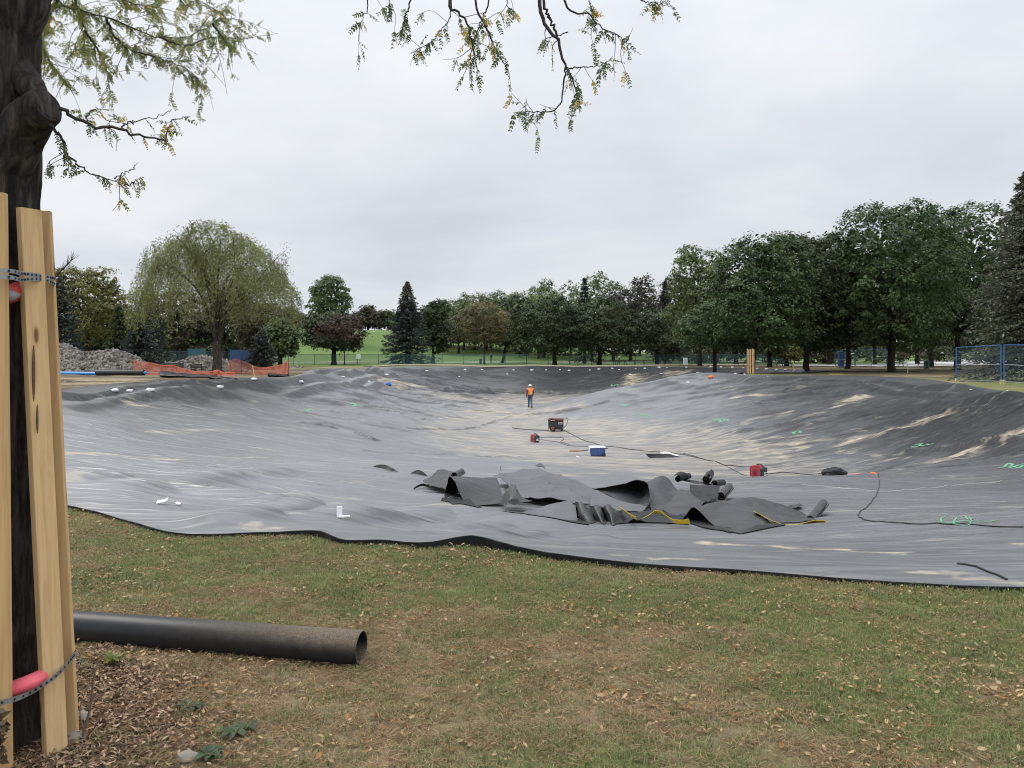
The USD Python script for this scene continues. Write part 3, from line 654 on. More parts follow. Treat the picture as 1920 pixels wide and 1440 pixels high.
def broad_crown(rng, lobes, n_leaf, leaf, clump=0.55, per=26, flat=0.55, droop=0.25, inner=0.25, gaps=0.0):
    """lobes: (centre, radii) ellipsoids; leaves sit in clumps on their outsides, with a thinner fill inside"""
    C = np.array([l[0] for l in lobes], float); R = np.array([l[1] for l in lobes], float)
    area = (R[:, 0] * R[:, 1] + R[:, 1] * R[:, 2] + R[:, 0] * R[:, 2])
    nc = max(int(n_leaf * 1.35 * (1 - inner) / per), 1)
    cand = nc * 4
    li = rng.choice(len(C), cand, p=area / area.sum())
    d = sphere_dirs(rng, cand)
    d[:, 2] = np.where(d[:, 2] < -0.72, -d[:, 2] * 0.6, d[:, 2])
    d = unit(d)
    r = rng.uniform(0.86, 1.06, cand)
    p = C[li] + d * R[li] * r[:, None]
    keep = np.ones(cand, bool)
    for j in range(len(C)):
        q = (((p - C[j]) / R[j]) ** 2).sum(1)
        keep &= ~((q < 0.72) & (li != j))
    if gaps > 0:
        keep &= meshkit.noise(p / (clump * 2.6), 5) > gaps
    sel = np.nonzero(keep)[0][:nc]
    p, d, li = p[sel], d[sel], li[sel]
    m = len(p) * per
    ci = np.repeat(np.arange(len(p)), per)
    cr = clump * rng.uniform(0.6, 1.4, len(p))
    o = rng.normal(size=(m, 3)) * 0.5
    o[:, 2] *= flat
    rad = np.linalg.norm(o[:, :2], axis=1)
    o[:, 2] -= droop * rad ** 2
    cent = p[ci] + o * cr[ci, None]
    nrm = d[ci] * 0.75 + np.array([0, 0, 0.7]) + rng.normal(size=(m, 3)) * 0.36
    v1, f1 = leaf_quads(cent, nrm, leaf, leaf * 0.72, rng)
    ni_ = int(n_leaf * inner * 0.5)
    li = rng.choice(len(C), ni_, p=area / area.sum())
    d = sphere_dirs(rng, ni_)
    cent = C[li] + d * R[li] * rng.uniform(0.45, 0.9, ni_)[:, None]
    v2, f2 = leaf_quads(cent, d + rng.normal(size=(ni_, 3)) * 0.5, leaf * 1.7, leaf * 1.4, rng)
    return cat_mesh([(v1, f1), (v2, f2)])

def trunk_mesh(rng, height, r0, targets, lean=(0, 0), sides=9, base_flare=1.7):
    """tapered trunk with limbs that reach for the lobes of the crown"""
    top = np.array([lean[0], lean[1], height])
    zs = np.array([-0.25, 0.0, 0.15, 0.5, 0.35 * height + 0.3, 0.7 * height, height])
    pts = np.array([[lean[0] * z / height, lean[1] * z / height, z] for z in zs])
    pts[3:, :2] += rng.normal(size=(4, 2)) * r0 * 0.12
    rad = r0 * np.array([base_flare, base_flare * 0.9, 1.25, 1.05, 0.95, 0.85, 0.72])
    parts = [tube(pts, rad, sides)]
    for t in targets:
        t = np.asarray(t, float)
        s0 = pts[-1] + (pts[-2] - pts[-1]) * rng.uniform(0, 0.6)
        mid = s0 + (t - s0) * 0.5 + np.array([0, 0, 0.10 * np.linalg.norm(t - s0)]) + rng.normal(size=3) * 0.12
        q = spline([s0, mid, t], 7)
        parts.append(tube(q, np.linspace(r0 * 0.5, r0 * 0.09, 7), 5))
    return cat_mesh(parts)

def make_lobes(rng, w, z0, z1, n, dep=None, top=0.55, spread=0.62, rsz=(0.36, 0.52), skew=0.0):
    """lobes filling an egg-shaped envelope of width w between heights z0 and z1"""
    dep = dep or w
    H = z1 - z0
    out = []
    for i in range(n):
        t = (i + 0.5) / n
        a = i * 2.399 + rng.uniform(-0.4, 0.4)
        zc = z0 + H * (0.12 + 0.76 * t)
        prof = math.sqrt(max(0.05, 1 - ((t - (1 - top)) / (0.5 + abs(0.5 - top) + 0.12)) ** 2))
        r = rng.uniform(*rsz)
        rr = spread * max(prof - r * 0.5, 0.05)
        cx, cy = math.cos(a) * rr * w / 2 + skew * (t - 0.5), math.sin(a) * rr * dep / 2
        out.append(((cx, cy, zc), (r * w * 0.52 * (0.75 + 0.25 * prof), r * dep * 0.52 * (0.75 + 0.25 * prof), min(r * H * 0.42, r * w * 0.46))))
    out.append(((0, 0, (z0 + z1) / 2), (w * 0.3, dep * 0.3, H * 0.36)))
    C = np.array([o[0] for o in out]); R = np.array([o[1] for o in out])
    lo, hi = (C - R * 0.97).min(0), (C + R * 0.97).max(0)
    tlo, thi = np.array([-w / 2, -dep / 2, z0]), np.array([w / 2, dep / 2, z1])
    sc = (thi - tlo) / (hi - lo)
    return [(tuple(tlo + (c - lo) * sc), tuple(r * np.minimum(sc, 1.5))) for c, r in zip(C, R)]

def broad_tree(name, label, cat, px, base_py, d, top_py, width_px, trunk_top_py, kind, seed, n_leaf=9000, leaf=0.24, group=None, nl=13, r0=0.22, bark=None, top=0.55, clump=0.6, gaps=0.0,
               spread=0.62, flat=0.55, rsz=(0.36, 0.52), inner=0.25, crown_px=None, per=26, trunk=True, lean=0.0, red=None):
    rng = np.random.default_rng(seed)
    x = (px - 960) / FP * d
    gz = float(base(np.array([x]), np.array([d]))[0])
    topz = EYE - (top_py - HZ) / FP * d - gz
    botz = max(EYE - (trunk_top_py - HZ) / FP * d - gz, 1.2 if trunk else 0.05)
    botz = max(botz - 0.07 * (topz - botz), 1.1 if trunk else 0.0)
    w = width_px / FP * d * 1.06
    off = ((crown_px if crown_px is not None else px) - px) / FP * d
    t = thing(name, label, cat, (x, d, gz), 0, 1, group)
    lobes = make_lobes(rng, w, botz, topz, nl, top=top, spread=spread, rsz=rsz)
    lobes = [((c[0] + off, c[1], c[2]), r) for c, r in lobes]
    if trunk:
        tr = trunk_mesh(rng, max(botz + 0.18 * (topz - botz), 1.2), r0, [l[0] for l in lobes[2:-1]], lean=(off * 0.5 + lean, 0))
        obj('trunk', tr, bark or M_barkfar, t, smooth=True)
    if red:
        mid = (topz + botz) / 2
        rl = [l for l in lobes if l[0][0] > off - 0.05 * w and l[0][2] > mid - 0.12 * (topz - botz)]
        lobes = [l for l in lobes if l not in rl]
        tag(obj('crown_side', broad_crown(rng, rl, int(n_leaf * 0.5), leaf, clump, per, flat, 0.25, inner, gaps), LEAF[red], t, smooth=False), 'reddening side of the crown')
    obj('crown', broad_crown(rng, lobes, n_leaf, leaf, clump, per, flat, 0.25, inner, gaps), LEAF[kind], t, smooth=False)
    return t

def spruce_tree(name, label, px, base_py, d, top_py, width_px, kind, seed, n_branch=260, leaf=0.26, group=None, droop=0.25, top_kind=None, bare=0.04, power=0.85, per=22, cat='spruce tree', wid=0.34):
    rng = np.random.default_rng(seed)
    x = (px - 960) / FP * d
    gz = float(base(np.array([x]), np.array([d]))[0])
    H = EYE - (top_py - HZ) / FP * d - gz
    R = width_px / FP * d / 2 * 1.12
    t = thing(name, label, cat, (x, d, gz), 0, 1, group)
    parts = [tube([(0, 0, -0.2), (0.03, 0.02, H * 0.5), (0, 0, H * 0.985)], [R * 0.075 + 0.04, R * 0.04 + 0.02, 0.015], 7)]
    cents, nrms, dirs, sizes = [], [], [], []
    k = 0
    fr = np.sort(rng.uniform(0, 1, n_branch) ** 0.8)
    fr = 1 - fr[::-1] if False else fr
    for f in fr:
        zb = H * (bare + (0.985 - bare) * f)
        rr = R * (1 - f) ** power * rng.uniform(0.62, 1.14) + 0.10
        k += 1
        a = k * 2.399 + rng.uniform(-0.3, 0.3)
        dv = np.array([math.cos(a), math.sin(a), 0])
        up = 0.25 * (f - 0.35)
        s = np.linspace(0.08, 1, 6)
        pts = np.stack([dv[0] * rr * s, dv[1] * rr * s, zb + rr * (up * s - droop * s ** 2 + 0.16 * s ** 4)], 1)
        parts.append(tube(pts, np.linspace(0.02 + 0.012 * rr, 0.006, 6), 3, caps=False))
        n = max(int(per * (0.35 + 0.65 * rr / R)), 6)
        ss = rng.uniform(0.12, 1.0, n) ** 0.75
        c = np.stack([dv[0] * rr * ss, dv[1] * rr * ss, zb + rr * (up * ss - droop * ss ** 2 + 0.16 * ss ** 4)], 1)
        side = np.array([-dv[1], dv[0], 0])
        sw = rng.normal(size=n) * wid * rr * 0.42 * (1.15 - ss * 0.75)
        c = c + side * sw[:, None] + rng.normal(size=(n, 3)) * 0.04
        c[:, 2] -= np.abs(sw) * 0.35 + rng.uniform(0, 0.12, n) * min(rr, 1.2)
        cents.append(c)
        nrms.append(np.array([0, 0, 1.0]) + rng.normal(size=(n, 3)) * 0.45)
        dd = dv + side * np.sign(sw)[:, None] * 0.7 + np.array([0, 0, -0.35])
        dirs.append(dd + rng.normal(size=(n, 3)) * 0.25)
    c = np.vstack(cents); nn = np.vstack(nrms); dd = np.vstack(dirs)
    obj('trunk', cat_mesh(parts), M_barkfar, t, smooth=True)
    if top_kind:
        hi = c[:, 2] > H * 0.72 + rng.normal(size=len(c)) * H * 0.05
        obj('crown', leaf_quads(c[~hi], nn[~hi], leaf * 1.5, leaf * 0.62, rng, 0.2, dd[~hi]), LEAF[kind], t, smooth=False)
        p = obj('crown_top', leaf_quads(c[hi], nn[hi], leaf * 1.4, leaf * 0.55, rng, 0.2, dd[hi]), LEAF[top_kind], t, smooth=False)
        tag(p, 'brownish upper crown heavy with cones')
    else:
        obj('crown', leaf_quads(c, nn, leaf * 1.5, leaf * 0.62, rng, 0.2, dd), LEAF[kind], t, smooth=False)
    return t

def willow_tree(name, label, px, d, top_py, base_py, width_px, seed, n_strand=1500, kind='willow'):
    rng = np.random.default_rng(seed)
    x = (px - 960) / FP * d
    gz = float(base(np.array([x]), np.array([d]))[0])
    H = EYE - (top_py - HZ) / FP * d - gz
    R = width_px / FP * d / 2
    t = thing(name, label, 'willow tree', (x, d, gz))
    th = H * 0.22
    parts = [tube([(0, 0, -0.2), (0, 0, 0.1), (0.02, 0, th * 0.5), (-0.05, 0, th)], [0.52, 0.42, 0.34, 0.30], 10)]
    tips = []
    for i in range(16):
        a = i * 2.399 + rng.uniform(-0.2, 0.2)
        f = rng.uniform(0.15, 0.95) ** 0.8
        end = np.array([math.cos(a) * R * f * 0.92, math.sin(a) * R * f * 0.92, H * (0.97 - 0.42 * f ** 2.2)])
        s0 = np.array([-0.05, 0, th * rng.uniform(0.75, 1.0)])
        mid = s0 + (end - s0) * np.array([0.32, 0.32, 0.62])
        q = spline([s0, mid, end], 12)
        parts.append(tube(q, np.linspace(0.15, 0.02, 12), 5))
        for j in range(4):
            b0 = q[rng.integers(4, 10)]
            az = a + rng.uniform(-1.2, 1.2)
            e2 = b0 + np.array([math.cos(az), math.sin(az), rng.uniform(0.4, 1.2)]) * rng.uniform(1.0, 2.6)
            e2[2] = min(e2[2], H * 0.99)
            q2 = spline([b0, (b0 + e2) / 2 + [0, 0, 0.2], e2], 6)
            parts.append(tube(q2, np.linspace(0.05, 0.012, 6), 4))
            tips.append(q2)
        tips.append(q[6:])
    obj('trunk', cat_mesh(parts), M_barkgrey, t, smooth=True)
    tp = np.vstack(tips)
    cents, dirs, nr = [], [], []
    strands = []
    for i in range(n_strand):
        if i % 3 == 0:
            p0 = tp[rng.integers(len(tp))] + rng.normal(size=3) * 0.25
        else:
            a = rng.uniform(0, 2 * np.pi); f = math.sqrt(rng.uniform(0, 1))
            bump_ = float(meshkit.noise(np.array([math.cos(a) * f * 2.6 + 5, math.sin(a) * f * 2.6 + 5, seed * 1.7]), 4))
            zt = H * (1.02 - 0.46 * f ** 3.2) * (0.86 + 0.18 * bump_) + rng.normal() * 0.2
            lim = rng.uniform(0.55, 1.0) if rng.uniform() < 0.5 else rng.uniform(0.93, 1.0)
            p0 = np.array([math.cos(a) * R * f * (0.82 + 0.3 * bump_), math.sin(a) * R * f * (0.82 + 0.3 * bump_), min(zt * lim + (1 - lim) * H * 0.3, H)])
        f = np.hypot(p0[0], p0[1]) / R
        ln = rng.uniform(0.5, 1.3) * (0.6 + 0.5 * f) * (1.0 if p0[2] > 0.55 * H else 1.9)
        if p0[2] - ln < 1.7: ln = max(p0[2] - rng.uniform(1.5, 2.6), 0.5)
        m = max(int(ln * 20), 6)
        s = np.linspace(0, 1, m)
        o = unit(np.array([p0[0], p0[1], 0.001]))
        arc = np.stack([p0[0] + o[0] * 0.45 * np.sqrt(s), p0[1] + o[1] * 0.45 * np.sqrt(s), p0[2] + 0.25 * s * (1 - s) - ln * s ** 1.4], 1)
        sw = rng.normal(size=2) * 0.12
        arc[:, 0] += sw[0] * s; arc[:, 1] += sw[1] * s
        cents.append(arc + rng.normal(size=(m, 3)) * 0.13)
        dirs.append(np.array([0, 0, -0.7]) + rng.normal(size=(m, 3)) * 0.8)
        nr.append(rng.normal(size=(m, 3)))
        if i % 4 == 0: strands.append(tube(arc[::max(m // 5, 1)], 0.007, 3, caps=False))
    tag(obj('twigs', cat_mesh(strands), M_barkgrey, t, smooth=True), kind='stuff')
    obj('crown', leaf_quads(np.vstack(cents), np.vstack(nr), 0.20, 0.062, rng, 0.1, np.vstack(dirs)), LEAF[kind], t, smooth=False)
    return t

# the row along the right-hand bank
broad_tree('maple_tree', 'large dark green maple whose trunk rises behind the timber-staked guard on the right bank', 'maple tree', 1408, 700, 67, 438, 178, 640, 'maple', 11, 14000, 0.25, nl=16, r0=0.27, crown_px=1426)
broad_tree('maple_tree', 'low leafy maple with drooping boughs in front of the airy pale ash tree', 'maple tree', 1340, 690, 76, 556, 150, 655, 'maple', 12, 8000, 0.25, nl=9, r0=0.2)
broad_tree('maple_tree', 'dark maple whose straight trunk ends a row of white sandbags', 'maple tree', 1512, 696, 72, 436, 180, 652, 'mapleb', 13, 14000, 0.26, nl=15, r0=0.26)
broad_tree('maple_tree', 'broad dark green maple with the tallest rounded crown on the right bank', 'maple tree', 1672, 697, 70, 380, 240, 648, 'maple', 14, 19000, 0.26, nl=19, r0=0.30)
broad_tree('maple_tree', 'dark maple filling the gap between the two tallest maples', 'maple tree', 1590, 690, 82, 470, 170, 640, 'mapleb', 15, 12000, 0.28, nl=13, r0=0.26)
broad_tree('maple_tree', 'full green maple next to the tall spruce by the blue fence', 'maple tree', 1795, 695, 78, 384, 250, 650, 'maple', 16, 19000, 0.28, nl=19, r0=0.3)
broad_tree('maple_tree', 'shaded maple standing behind the blue fence panels', 'maple tree', 1745, 690, 92, 430, 170, 640, 'mapleb', 17, 9000, 0.32, nl=11, r0=0.28)
spruce_tree('spruce_tree', 'tall grey green spruce rising behind the blue wire fence at the picture edge', 1932, 720, 47, 303, 250, 'sprucebrown', 21, n_branch=480, leaf=0.17, droop=0.32, per=60, power=0.8, wid=0.5)
# further along the far bank
broad_tree('ash_tree', 'airy pale green tree with an open top left of the dark maples', 'ash tree', 1312, 686, 100, 460, 122, 640, 'light', 22, 12000, 0.28, nl=15, r0=0.24, gaps=0.35, rsz=(0.28, 0.42))
broad_tree('maple_tree', 'small round dark maple behind the white notice board', 'maple tree', 1232, 684, 112, 581, 118, 668, 'mapleb', 23, 7000, 0.3, nl=11, r0=0.25)
broad_tree('maple_tree', 'dark green maple with low boughs behind the picnic tables', 'maple tree', 1124, 686, 110, 554, 138, 672, 'mapleb', 24, 8000, 0.3, nl=12, r0=0.28)
broad_tree('maple_tree', 'very dark round maple, first of the two dark ones past the brown-leaved tree', 'maple tree', 1040, 684, 108, 554, 134, 670, 'mapleb', 25, 9000, 0.3, nl=12, r0=0.28)
broad_tree('birch_tree', 'thin brown-leaved tree with a pale forked trunk', 'birch tree', 908, 682, 118, 565, 88, 640, 'brown', 26, 8000, 0.24, nl=13, r0=0.14, gaps=0.35, bark=M_barkgrey)
broad_tree('maple_tree', 'dark tree with leaning trunk behind the brown-leaved tree', 'maple tree', 942, 680, 132, 556, 110, 662, 'mapleb', 27, 6000, 0.34, nl=11, r0=0.24, crown_px=955)
broad_tree('maple_tree', 'round maple on a short trunk, its crown turning red on one side', 'maple tree', 626, 684, 112, 585, 116, 656, 'mapleb', 28, 8500, 0.28, nl=15, r0=0.34, top=0.5, red='red')
spruce_tree('spruce_tree', 'dark cone-shaped spruce standing alone on the far bank', 764, 685, 113, 526, 108, 'spruce', 29, n_branch=460, leaf=0.28, top_kind='sprucebrown', per=30, bare=0.01)
broad_tree('maple_tree', 'dark oval tree tucked behind the lone spruce', 'maple tree', 812, 680, 128, 560, 62, 656, 'mapleb', 30, 5000, 0.34, nl=9, r0=0.25)
broad_tree('maple_tree', 'tall maple showing a rounded sunlit crown above the reddening maple', 'maple tree', 618, 640, 205, 515, 80, 600, 'green', 31, 6000, 0.5, nl=12, r0=0.35, clump=1.0, gaps=0.3)
# left bank
willow_tree('willow_tree', 'large grey green willow in the yard behind the orange safety net', 407, 63, 424, 700, 300, 41, n_strand=3100)
spruce_tree('spruce_tree', 'spruce with brown top seen through the left side of the willow', 278, 665, 84, 524, 92, 'spruce', 42, n_branch=240, leaf=0.28, top_kind='sprucebrown')
spruce_tree('spruce_tree', 'dark blue green spruce just behind the rubble heap', 262, 668, 78, 590, 92, 'spruce', 43, n_branch=200, leaf=0.28, bare=0.01)
spruce_tree('pine_tree', 'yellow green young pine beside the rubble heap', 222, 665, 86, 572, 70, 'pine', 44, n_branch=170, leaf=0.3, cat='pine tree')
spruce_tree('spruce_tree', 'big dark spruce at the picture edge behind the timber planks', 112, 668, 76, 520, 105, 'spruce', 45, n_branch=280, leaf=0.28, top_kind='sprucebrown')
spruce_tree('spruce_tree', 'low dark spruce on the willow yard side of the lawn gap', 490, 688, 80, 615, 70, 'spruce', 46, n_branch=130, leaf=0.28, bare=0.0)
broad_tree('maple_tree', 'open yellow green maple behind the spruces on the far left', 'maple tree', 165, 668, 98, 497, 136, 640, 'yellow', 47, 9000, 0.3, nl=14, r0=0.28, gaps=0.38, rsz=(0.28, 0.4))
for i, (px, tp, w, d, kd, lab) in enumerate([
        (200, 560, 110, 108, 'mapleb', 'dark shaded tree under the open yellow green maple'),
        (335, 545, 120, 104, 'olive', 'olive tree behind the willow, on its spruce side'),
        (425, 540, 120, 108, 'mapleb', 'dark tree directly behind the willow trunk'),
        (500, 570, 100, 98, 'olive', 'olive brown tree behind the willow at the lawn side'),
        (525, 600, 60, 92, 'green', 'green drooping bush-like tree at the lawn edge of the willow yard')]):
    broad_tree('maple_tree', lab, 'tree', px, 680, d, tp, w, 662, kd, 50 + i, 7000, 0.34, nl=11, r0=0.25, group='trees behind the willow')
# wood behind the far bank
wood = [(1010, 548, 120, 170, 'light', 'pale green feathery tree above the first dark maple'), (1110, 512, 95, 160, 'light', 'spiky-topped light green tree behind the grey spruce'),
        (1182, 518, 80, 158, 'purple', 'brownish purple tree on the far skyline'), (1240, 513, 110, 165, 'olive', 'yellow brown tree between the purple tree and the airy ash'),
        (1020, 525, 46, 175, 'light', 'slim pale green pointed tree on the skyline'), (890, 552, 90, 205, 'green', 'green tree on the skyline above the brown-leaved tree'),
        (845, 562, 70, 215, 'green', 'green tree on the skyline just past the lone spruce'), (950, 550, 90, 198, 'light', 'pale green rounded tree on the skyline in the middle'),
        (1290, 540, 70, 150, 'olive', 'dull tree low behind the airy ash'), (1545, 438, 60, 125, 'yellow', 'pale yellow treetop peeping over the right-hand maples'),
        (1150, 575, 90, 150, 'olive', 'dim olive tree between the two dark maples'), (1380, 520, 120, 120, 'olive', 'olive tree behind the maple at the timber guard'), (870, 556, 100, 202, 'light', 'pale green skyline tree nearest the dark oval tree'), (912, 547, 90, 208, 'green', 'tall green skyline tree peeping over the brown-leaved tree'), (966, 548, 80, 204, 'light', 'pale skyline tree between brown-leaved tree and slim pointed tree'), (985, 572, 110, 185, 'green', 'green tree low on the skyline between the brown-leaved tree and first dark maple'),
        (1070, 560, 110, 190, 'green', 'green tree on the skyline behind the first dark maple'), (1200, 560, 110, 190, 'olive', 'olive tree on the skyline just before the small round maple'), (860, 590, 90, 190, 'olive', 'low olive tree just past the dark oval tree'),
        (1290, 590, 120, 140, 'green', 'low green tree behind the white notice board'), (920, 575, 100, 215, 'green', 'green skyline tree straight behind the brown-leaved tree')]
for i, (px, tp, w, d, kd, lab) in enumerate(wood):
    broad_tree('tree', lab, 'tree', px, 680, d, tp, w * (1.5 if px < 1300 else 1.1), 676, kd, 70 + i, 5000, 0.42, nl=11, r0=0.3, clump=0.9, spread=0.7, rsz=(0.28, 0.44), group='trees on the skyline')
spruce_tree('spruce_tree', 'grey green spruce tip between the two dark maples', 1096, 684, 125, 519, 62, 'spruce', 90, n_branch=240, leaf=0.3)
spruce_tree('spruce_tree', 'dark spruce tip behind the small round maple', 1247, 684, 122, 524, 60, 'spruce', 91, n_branch=220, leaf=0.3)
# dim trees under and behind the right-hand maples
for i, (px, tp, w, d, tt, kd, lab) in enumerate([
        (1443, 600, 60, 92, 664, 'light', 'small bright green bush tree seen beneath the maples'), (1475, 630, 46, 100, 668, 'yellow', 'yellow-leaved sapling seen beneath the maples'),
        (1555, 560, 120, 108, 640, 'mapleb', 'dark tree far under the maples, nearest the blue bin'), (1640, 540, 140, 112, 640, 'mapleb', 'dark tree far behind the tallest maple'),
        (1860, 520, 160, 100, 645, 'mapleb', 'dark tree far behind the tall spruce'), (1720, 560, 130, 118, 646, 'mapleb', 'dark tree behind the bench lawn on the right bank')]):
    broad_tree('tree', lab, 'tree', px, 690, d, tp, w, tt, kd, 100 + i, 5000, 0.36, nl=9, r0=0.26, group='trees beyond the maples')
for i, (px, d, r) in enumerate([(1732, 88, 0.26), (1756, 84, 0.30), (1558, 90, 0.24), (1603, 96, 0.25), (1810, 70, 0.32), (1285, 104, 0.2)]):
    pass
for i, (px, tp, w, d, kd, lab) in enumerate([(1290, 640, 130, 130, 'mapleb', 'dark thicket on the lawn behind the white notice board'), (1400, 642, 130, 135, 'mapleb', 'dark thicket behind the timber-guarded maple'), (1510, 638, 140, 130, 'olive', 'olive thicket behind the end of the sandbag row'),
        (1620, 636, 140, 140, 'mapleb', 'dark thicket behind the far blue fence panels'), (1720, 640, 120, 150, 'olive', 'olive thicket past the tallest maple trunk'), (1820, 632, 150, 140, 'mapleb', 'dark thicket before the tall spruce'), (1930, 630, 160, 130, 'mapleb', 'dark thicket behind the tall spruce at the picture edge'),
        (350, 640, 140, 118, 'mapleb', 'dark thicket behind the willow, spruce side'), (450, 640, 120, 116, 'olive', 'olive thicket behind the willow trunk'), (150, 625, 130, 112, 'mapleb', 'dark thicket behind the big rubble heap')]):
    broad_tree('thicket', lab, 'thicket', px, 680, d, tp, w, 690, kd, 170 + i, 3600, 0.36, nl=9, trunk=False, spread=0.8, group='thickets under the trees')
# far wood along the hill crest
for i, (px, tp, w, d, kd) in enumerate([(545, 578, 34, 300, 'green'), (566, 590, 40, 310, 'olive'), (650, 592, 50, 300, 'green'), (690, 574, 56, 290, 'olive'), (728, 583, 50, 295, 'green'), (590, 600, 40, 290, 'mapleb'),
        (520, 596, 60, 300, 'green'), (470, 590, 70, 305, 'olive'), (800, 590, 60, 285, 'olive'), (860, 585, 70, 280, 'green'), (930, 585, 80, 275, 'olive'), (1010, 590, 80, 270, 'green'), (1090, 600, 80, 270, 'olive'), (1160, 600, 80, 260, 'mapleb'),
        (1320, 610, 100, 250, 'olive'), (1420, 610, 110, 245, 'mapleb'), (1520, 600, 110, 255, 'olive'), (1630, 600, 120, 250, 'mapleb'), (1740, 600, 120, 260, 'olive'), (1850, 600, 120, 255, 'mapleb'), (1960, 590, 120, 255, 'olive'), (2080, 590, 140, 255, 'mapleb')]):
    pl = ['behind the willow, on its lawn side', 'just past the willow edge', 'beside the red-sided maple, spruce side', 'between red-sided maple and lone spruce', 'touching the lone spruce outline', 'behind the red-sided maple', 'glimpsed through the willow edge',
          'deep behind the willow', 'behind the dark oval tree', 'past the dark oval tree', 'above the brown-leaved tree', 'behind the first dark maple', 'behind the grey green spruce tip', 'behind the two dark maples', 'low behind the airy ash',
          'low behind the timber-guard maple', 'low behind the sandbag-row maple', 'low behind the tallest maple', 'low behind the wire fence trees', 'low behind the tall spruce', 'off past the tall spruce', 'farthest past the tall spruce'][i]
    broad_tree('distant_tree', f'hazy {["green", "olive", "dark"][["green", "olive", "mapleb"].index(kd)]} tree of the far hill-crest wood, {pl}', 'tree', px, 640, d, tp, w, 660 if px < 1200 else 676, kd, 120 + i, 3000, 0.8, nl=8, r0=0.4, clump=1.4, per=18,
               group='far wood along the hill crest')
# ------------------------------------------------------------------ the honey locust at the picture edge
rngL = np.random.default_rng(501)
locust = thing('honey_locust_tree', 'rough-barked honey locust tree beside the camera, strapped with timber planks, small pinnate leaves', 'tree')
TD = 3.38
def tx(px): return (px - 960) / FP * TD
def tz(py, d=TD): return EYE - (py - HZ) / FP * d
prof_y = [1460, 1400, 1300, 1150, 900, 600, 400, 300, 200, 110, 60, 20, -40]
edge_x = [100, 90, 80, 72, 66, 60, 54, 60, 62, 58, 57, 60, 64]
rad_px = [118, 108, 99, 93, 88, 84, 82, 84, 85, 84, 84, 84, 80]
zc = np.array([tz(v) for v in prof_y]); xe = np.array([tx(v) for v in edge_x]); rr = np.array(rad_px) / FP * TD
zq = np.linspace(zc[0], zc[-1], 300)
rq = np.interp(zq, zc, rr); xq = np.interp(zq, zc, xe - rr)
na = 170
ang = np.linspace(0, 2 * np.pi, na, endpoint=False)
A, Zg = np.meshgrid(ang, zq)
pn = np.stack([np.cos(A) * 2.6, np.sin(A) * 2.6, Zg * 1.1], -1)
warp = (meshkit.fbm(pn * 1.3, 2, 7) - 0.5)
pn2 = np.stack([np.cos(A + warp * 0.5) * 5.5, np.sin(A + warp * 0.5) * 5.5, Zg * 1.6], -1)
ridge = 1 - np.abs(2 * meshkit.fbm(pn2, 3, 9) - 1)
disp = 0.036 * (ridge - 0.6) + 0.026 * (meshkit.fbm(pn2 * 3.3 * np.array([1, 1, 0.8]), 3, 12) - 0.5)
Rr = rq[:, None] + disp
vt = np.stack([xq[:, None] + Rr * np.cos(A), TD + Rr * np.sin(A), Zg], -1)
i_, j_ = np.meshgrid(np.arange(len(zq) - 1), np.arange(na), indexing='ij')
qf = np.stack([i_ * na + j_, i_ * na + (j_ + 1) % na, (i_ + 1) * na + (j_ + 1) % na, (i_ + 1) * na + j_], -1).reshape(-1, 4)
obj('trunk', (vt.reshape(-1, 3), qf), M_bark, locust, smooth=True)

def bark_tube(pts, rad, n=40, sides=22, amp=0.012, seed=3):
    p = spline(pts, n); r = np.interp(np.linspace(0, 1, n), np.linspace(0, 1, len(rad)), rad)
    v, f = tube(p, r, sides)
    core = np.repeat(p, sides, 0)
    d = v[:n * sides] - core
    k = meshkit.fbm(np.stack([v[:n * sides, 0] * 9, v[:n * sides, 1] * 9, v[:n * sides, 2] * 3], -1), 3, seed)
    v[:n * sides] = core + d * (1 + amp / r.mean() * (k - 0.5) * 2)[:, None]
    return v, f
def PL(px, py, d=TD): return P(px, py, d)
# the lopped stub on the camera-right side, swelling out of the trunk
stub = bark_tube([PL(-24, 340, 3.37), PL(8, 288, 3.34), PL(38, 243, 3.31), PL(66, 213, 3.28), PL(84, 201, 3.262), PL(90, 198, 3.257), PL(92, 197, 3.255)], [0.15, 0.128, 0.102, 0.086, 0.076, 0.066, 0.05], 60, 40, 0.014)
obj('lopped_stub', stub, M_bark, locust, smooth=True)
obj('stub_collar', bark_tube([PL(14, 110, 3.36), PL(36, 138, 3.34), PL(60, 164, 3.30), PL(76, 180, 3.28)], [0.07, 0.062, 0.05, 0.03], 30, 24, 0.012, 5), M_bark, locust, smooth=True)
OV = [PL(-22, 190, 3.37), PL(-8, 120, 3.37), PL(10, 60, 3.36), PL(36, 10, 3.35), PL(80, -50, 3.40), (-1.55, 3.75, 3.75), (-0.9, 4.2, 4.35), (0.0, 4.7, 4.70), (0.9, 5.1, 4.75), (1.6, 5.6, 4.6)]
obj('limb', bark_tube(OV, [0.12, 0.125, 0.118, 0.110, 0.10, 0.085, 0.075, 0.06, 0.045, 0.03], 90, 40, 0.012, 8), M_bark, locust, smooth=True)
obj('limb', bark_tube([PL(-15, 10, 3.38), PL(-30, -150, 3.45), (-2.45, 3.7, 4.9), (-2.6, 4.2, 6.0)], [0.17, 0.14, 0.11, 0.08], 30, 20, 0.012, 9), M_bark, locust, smooth=True)

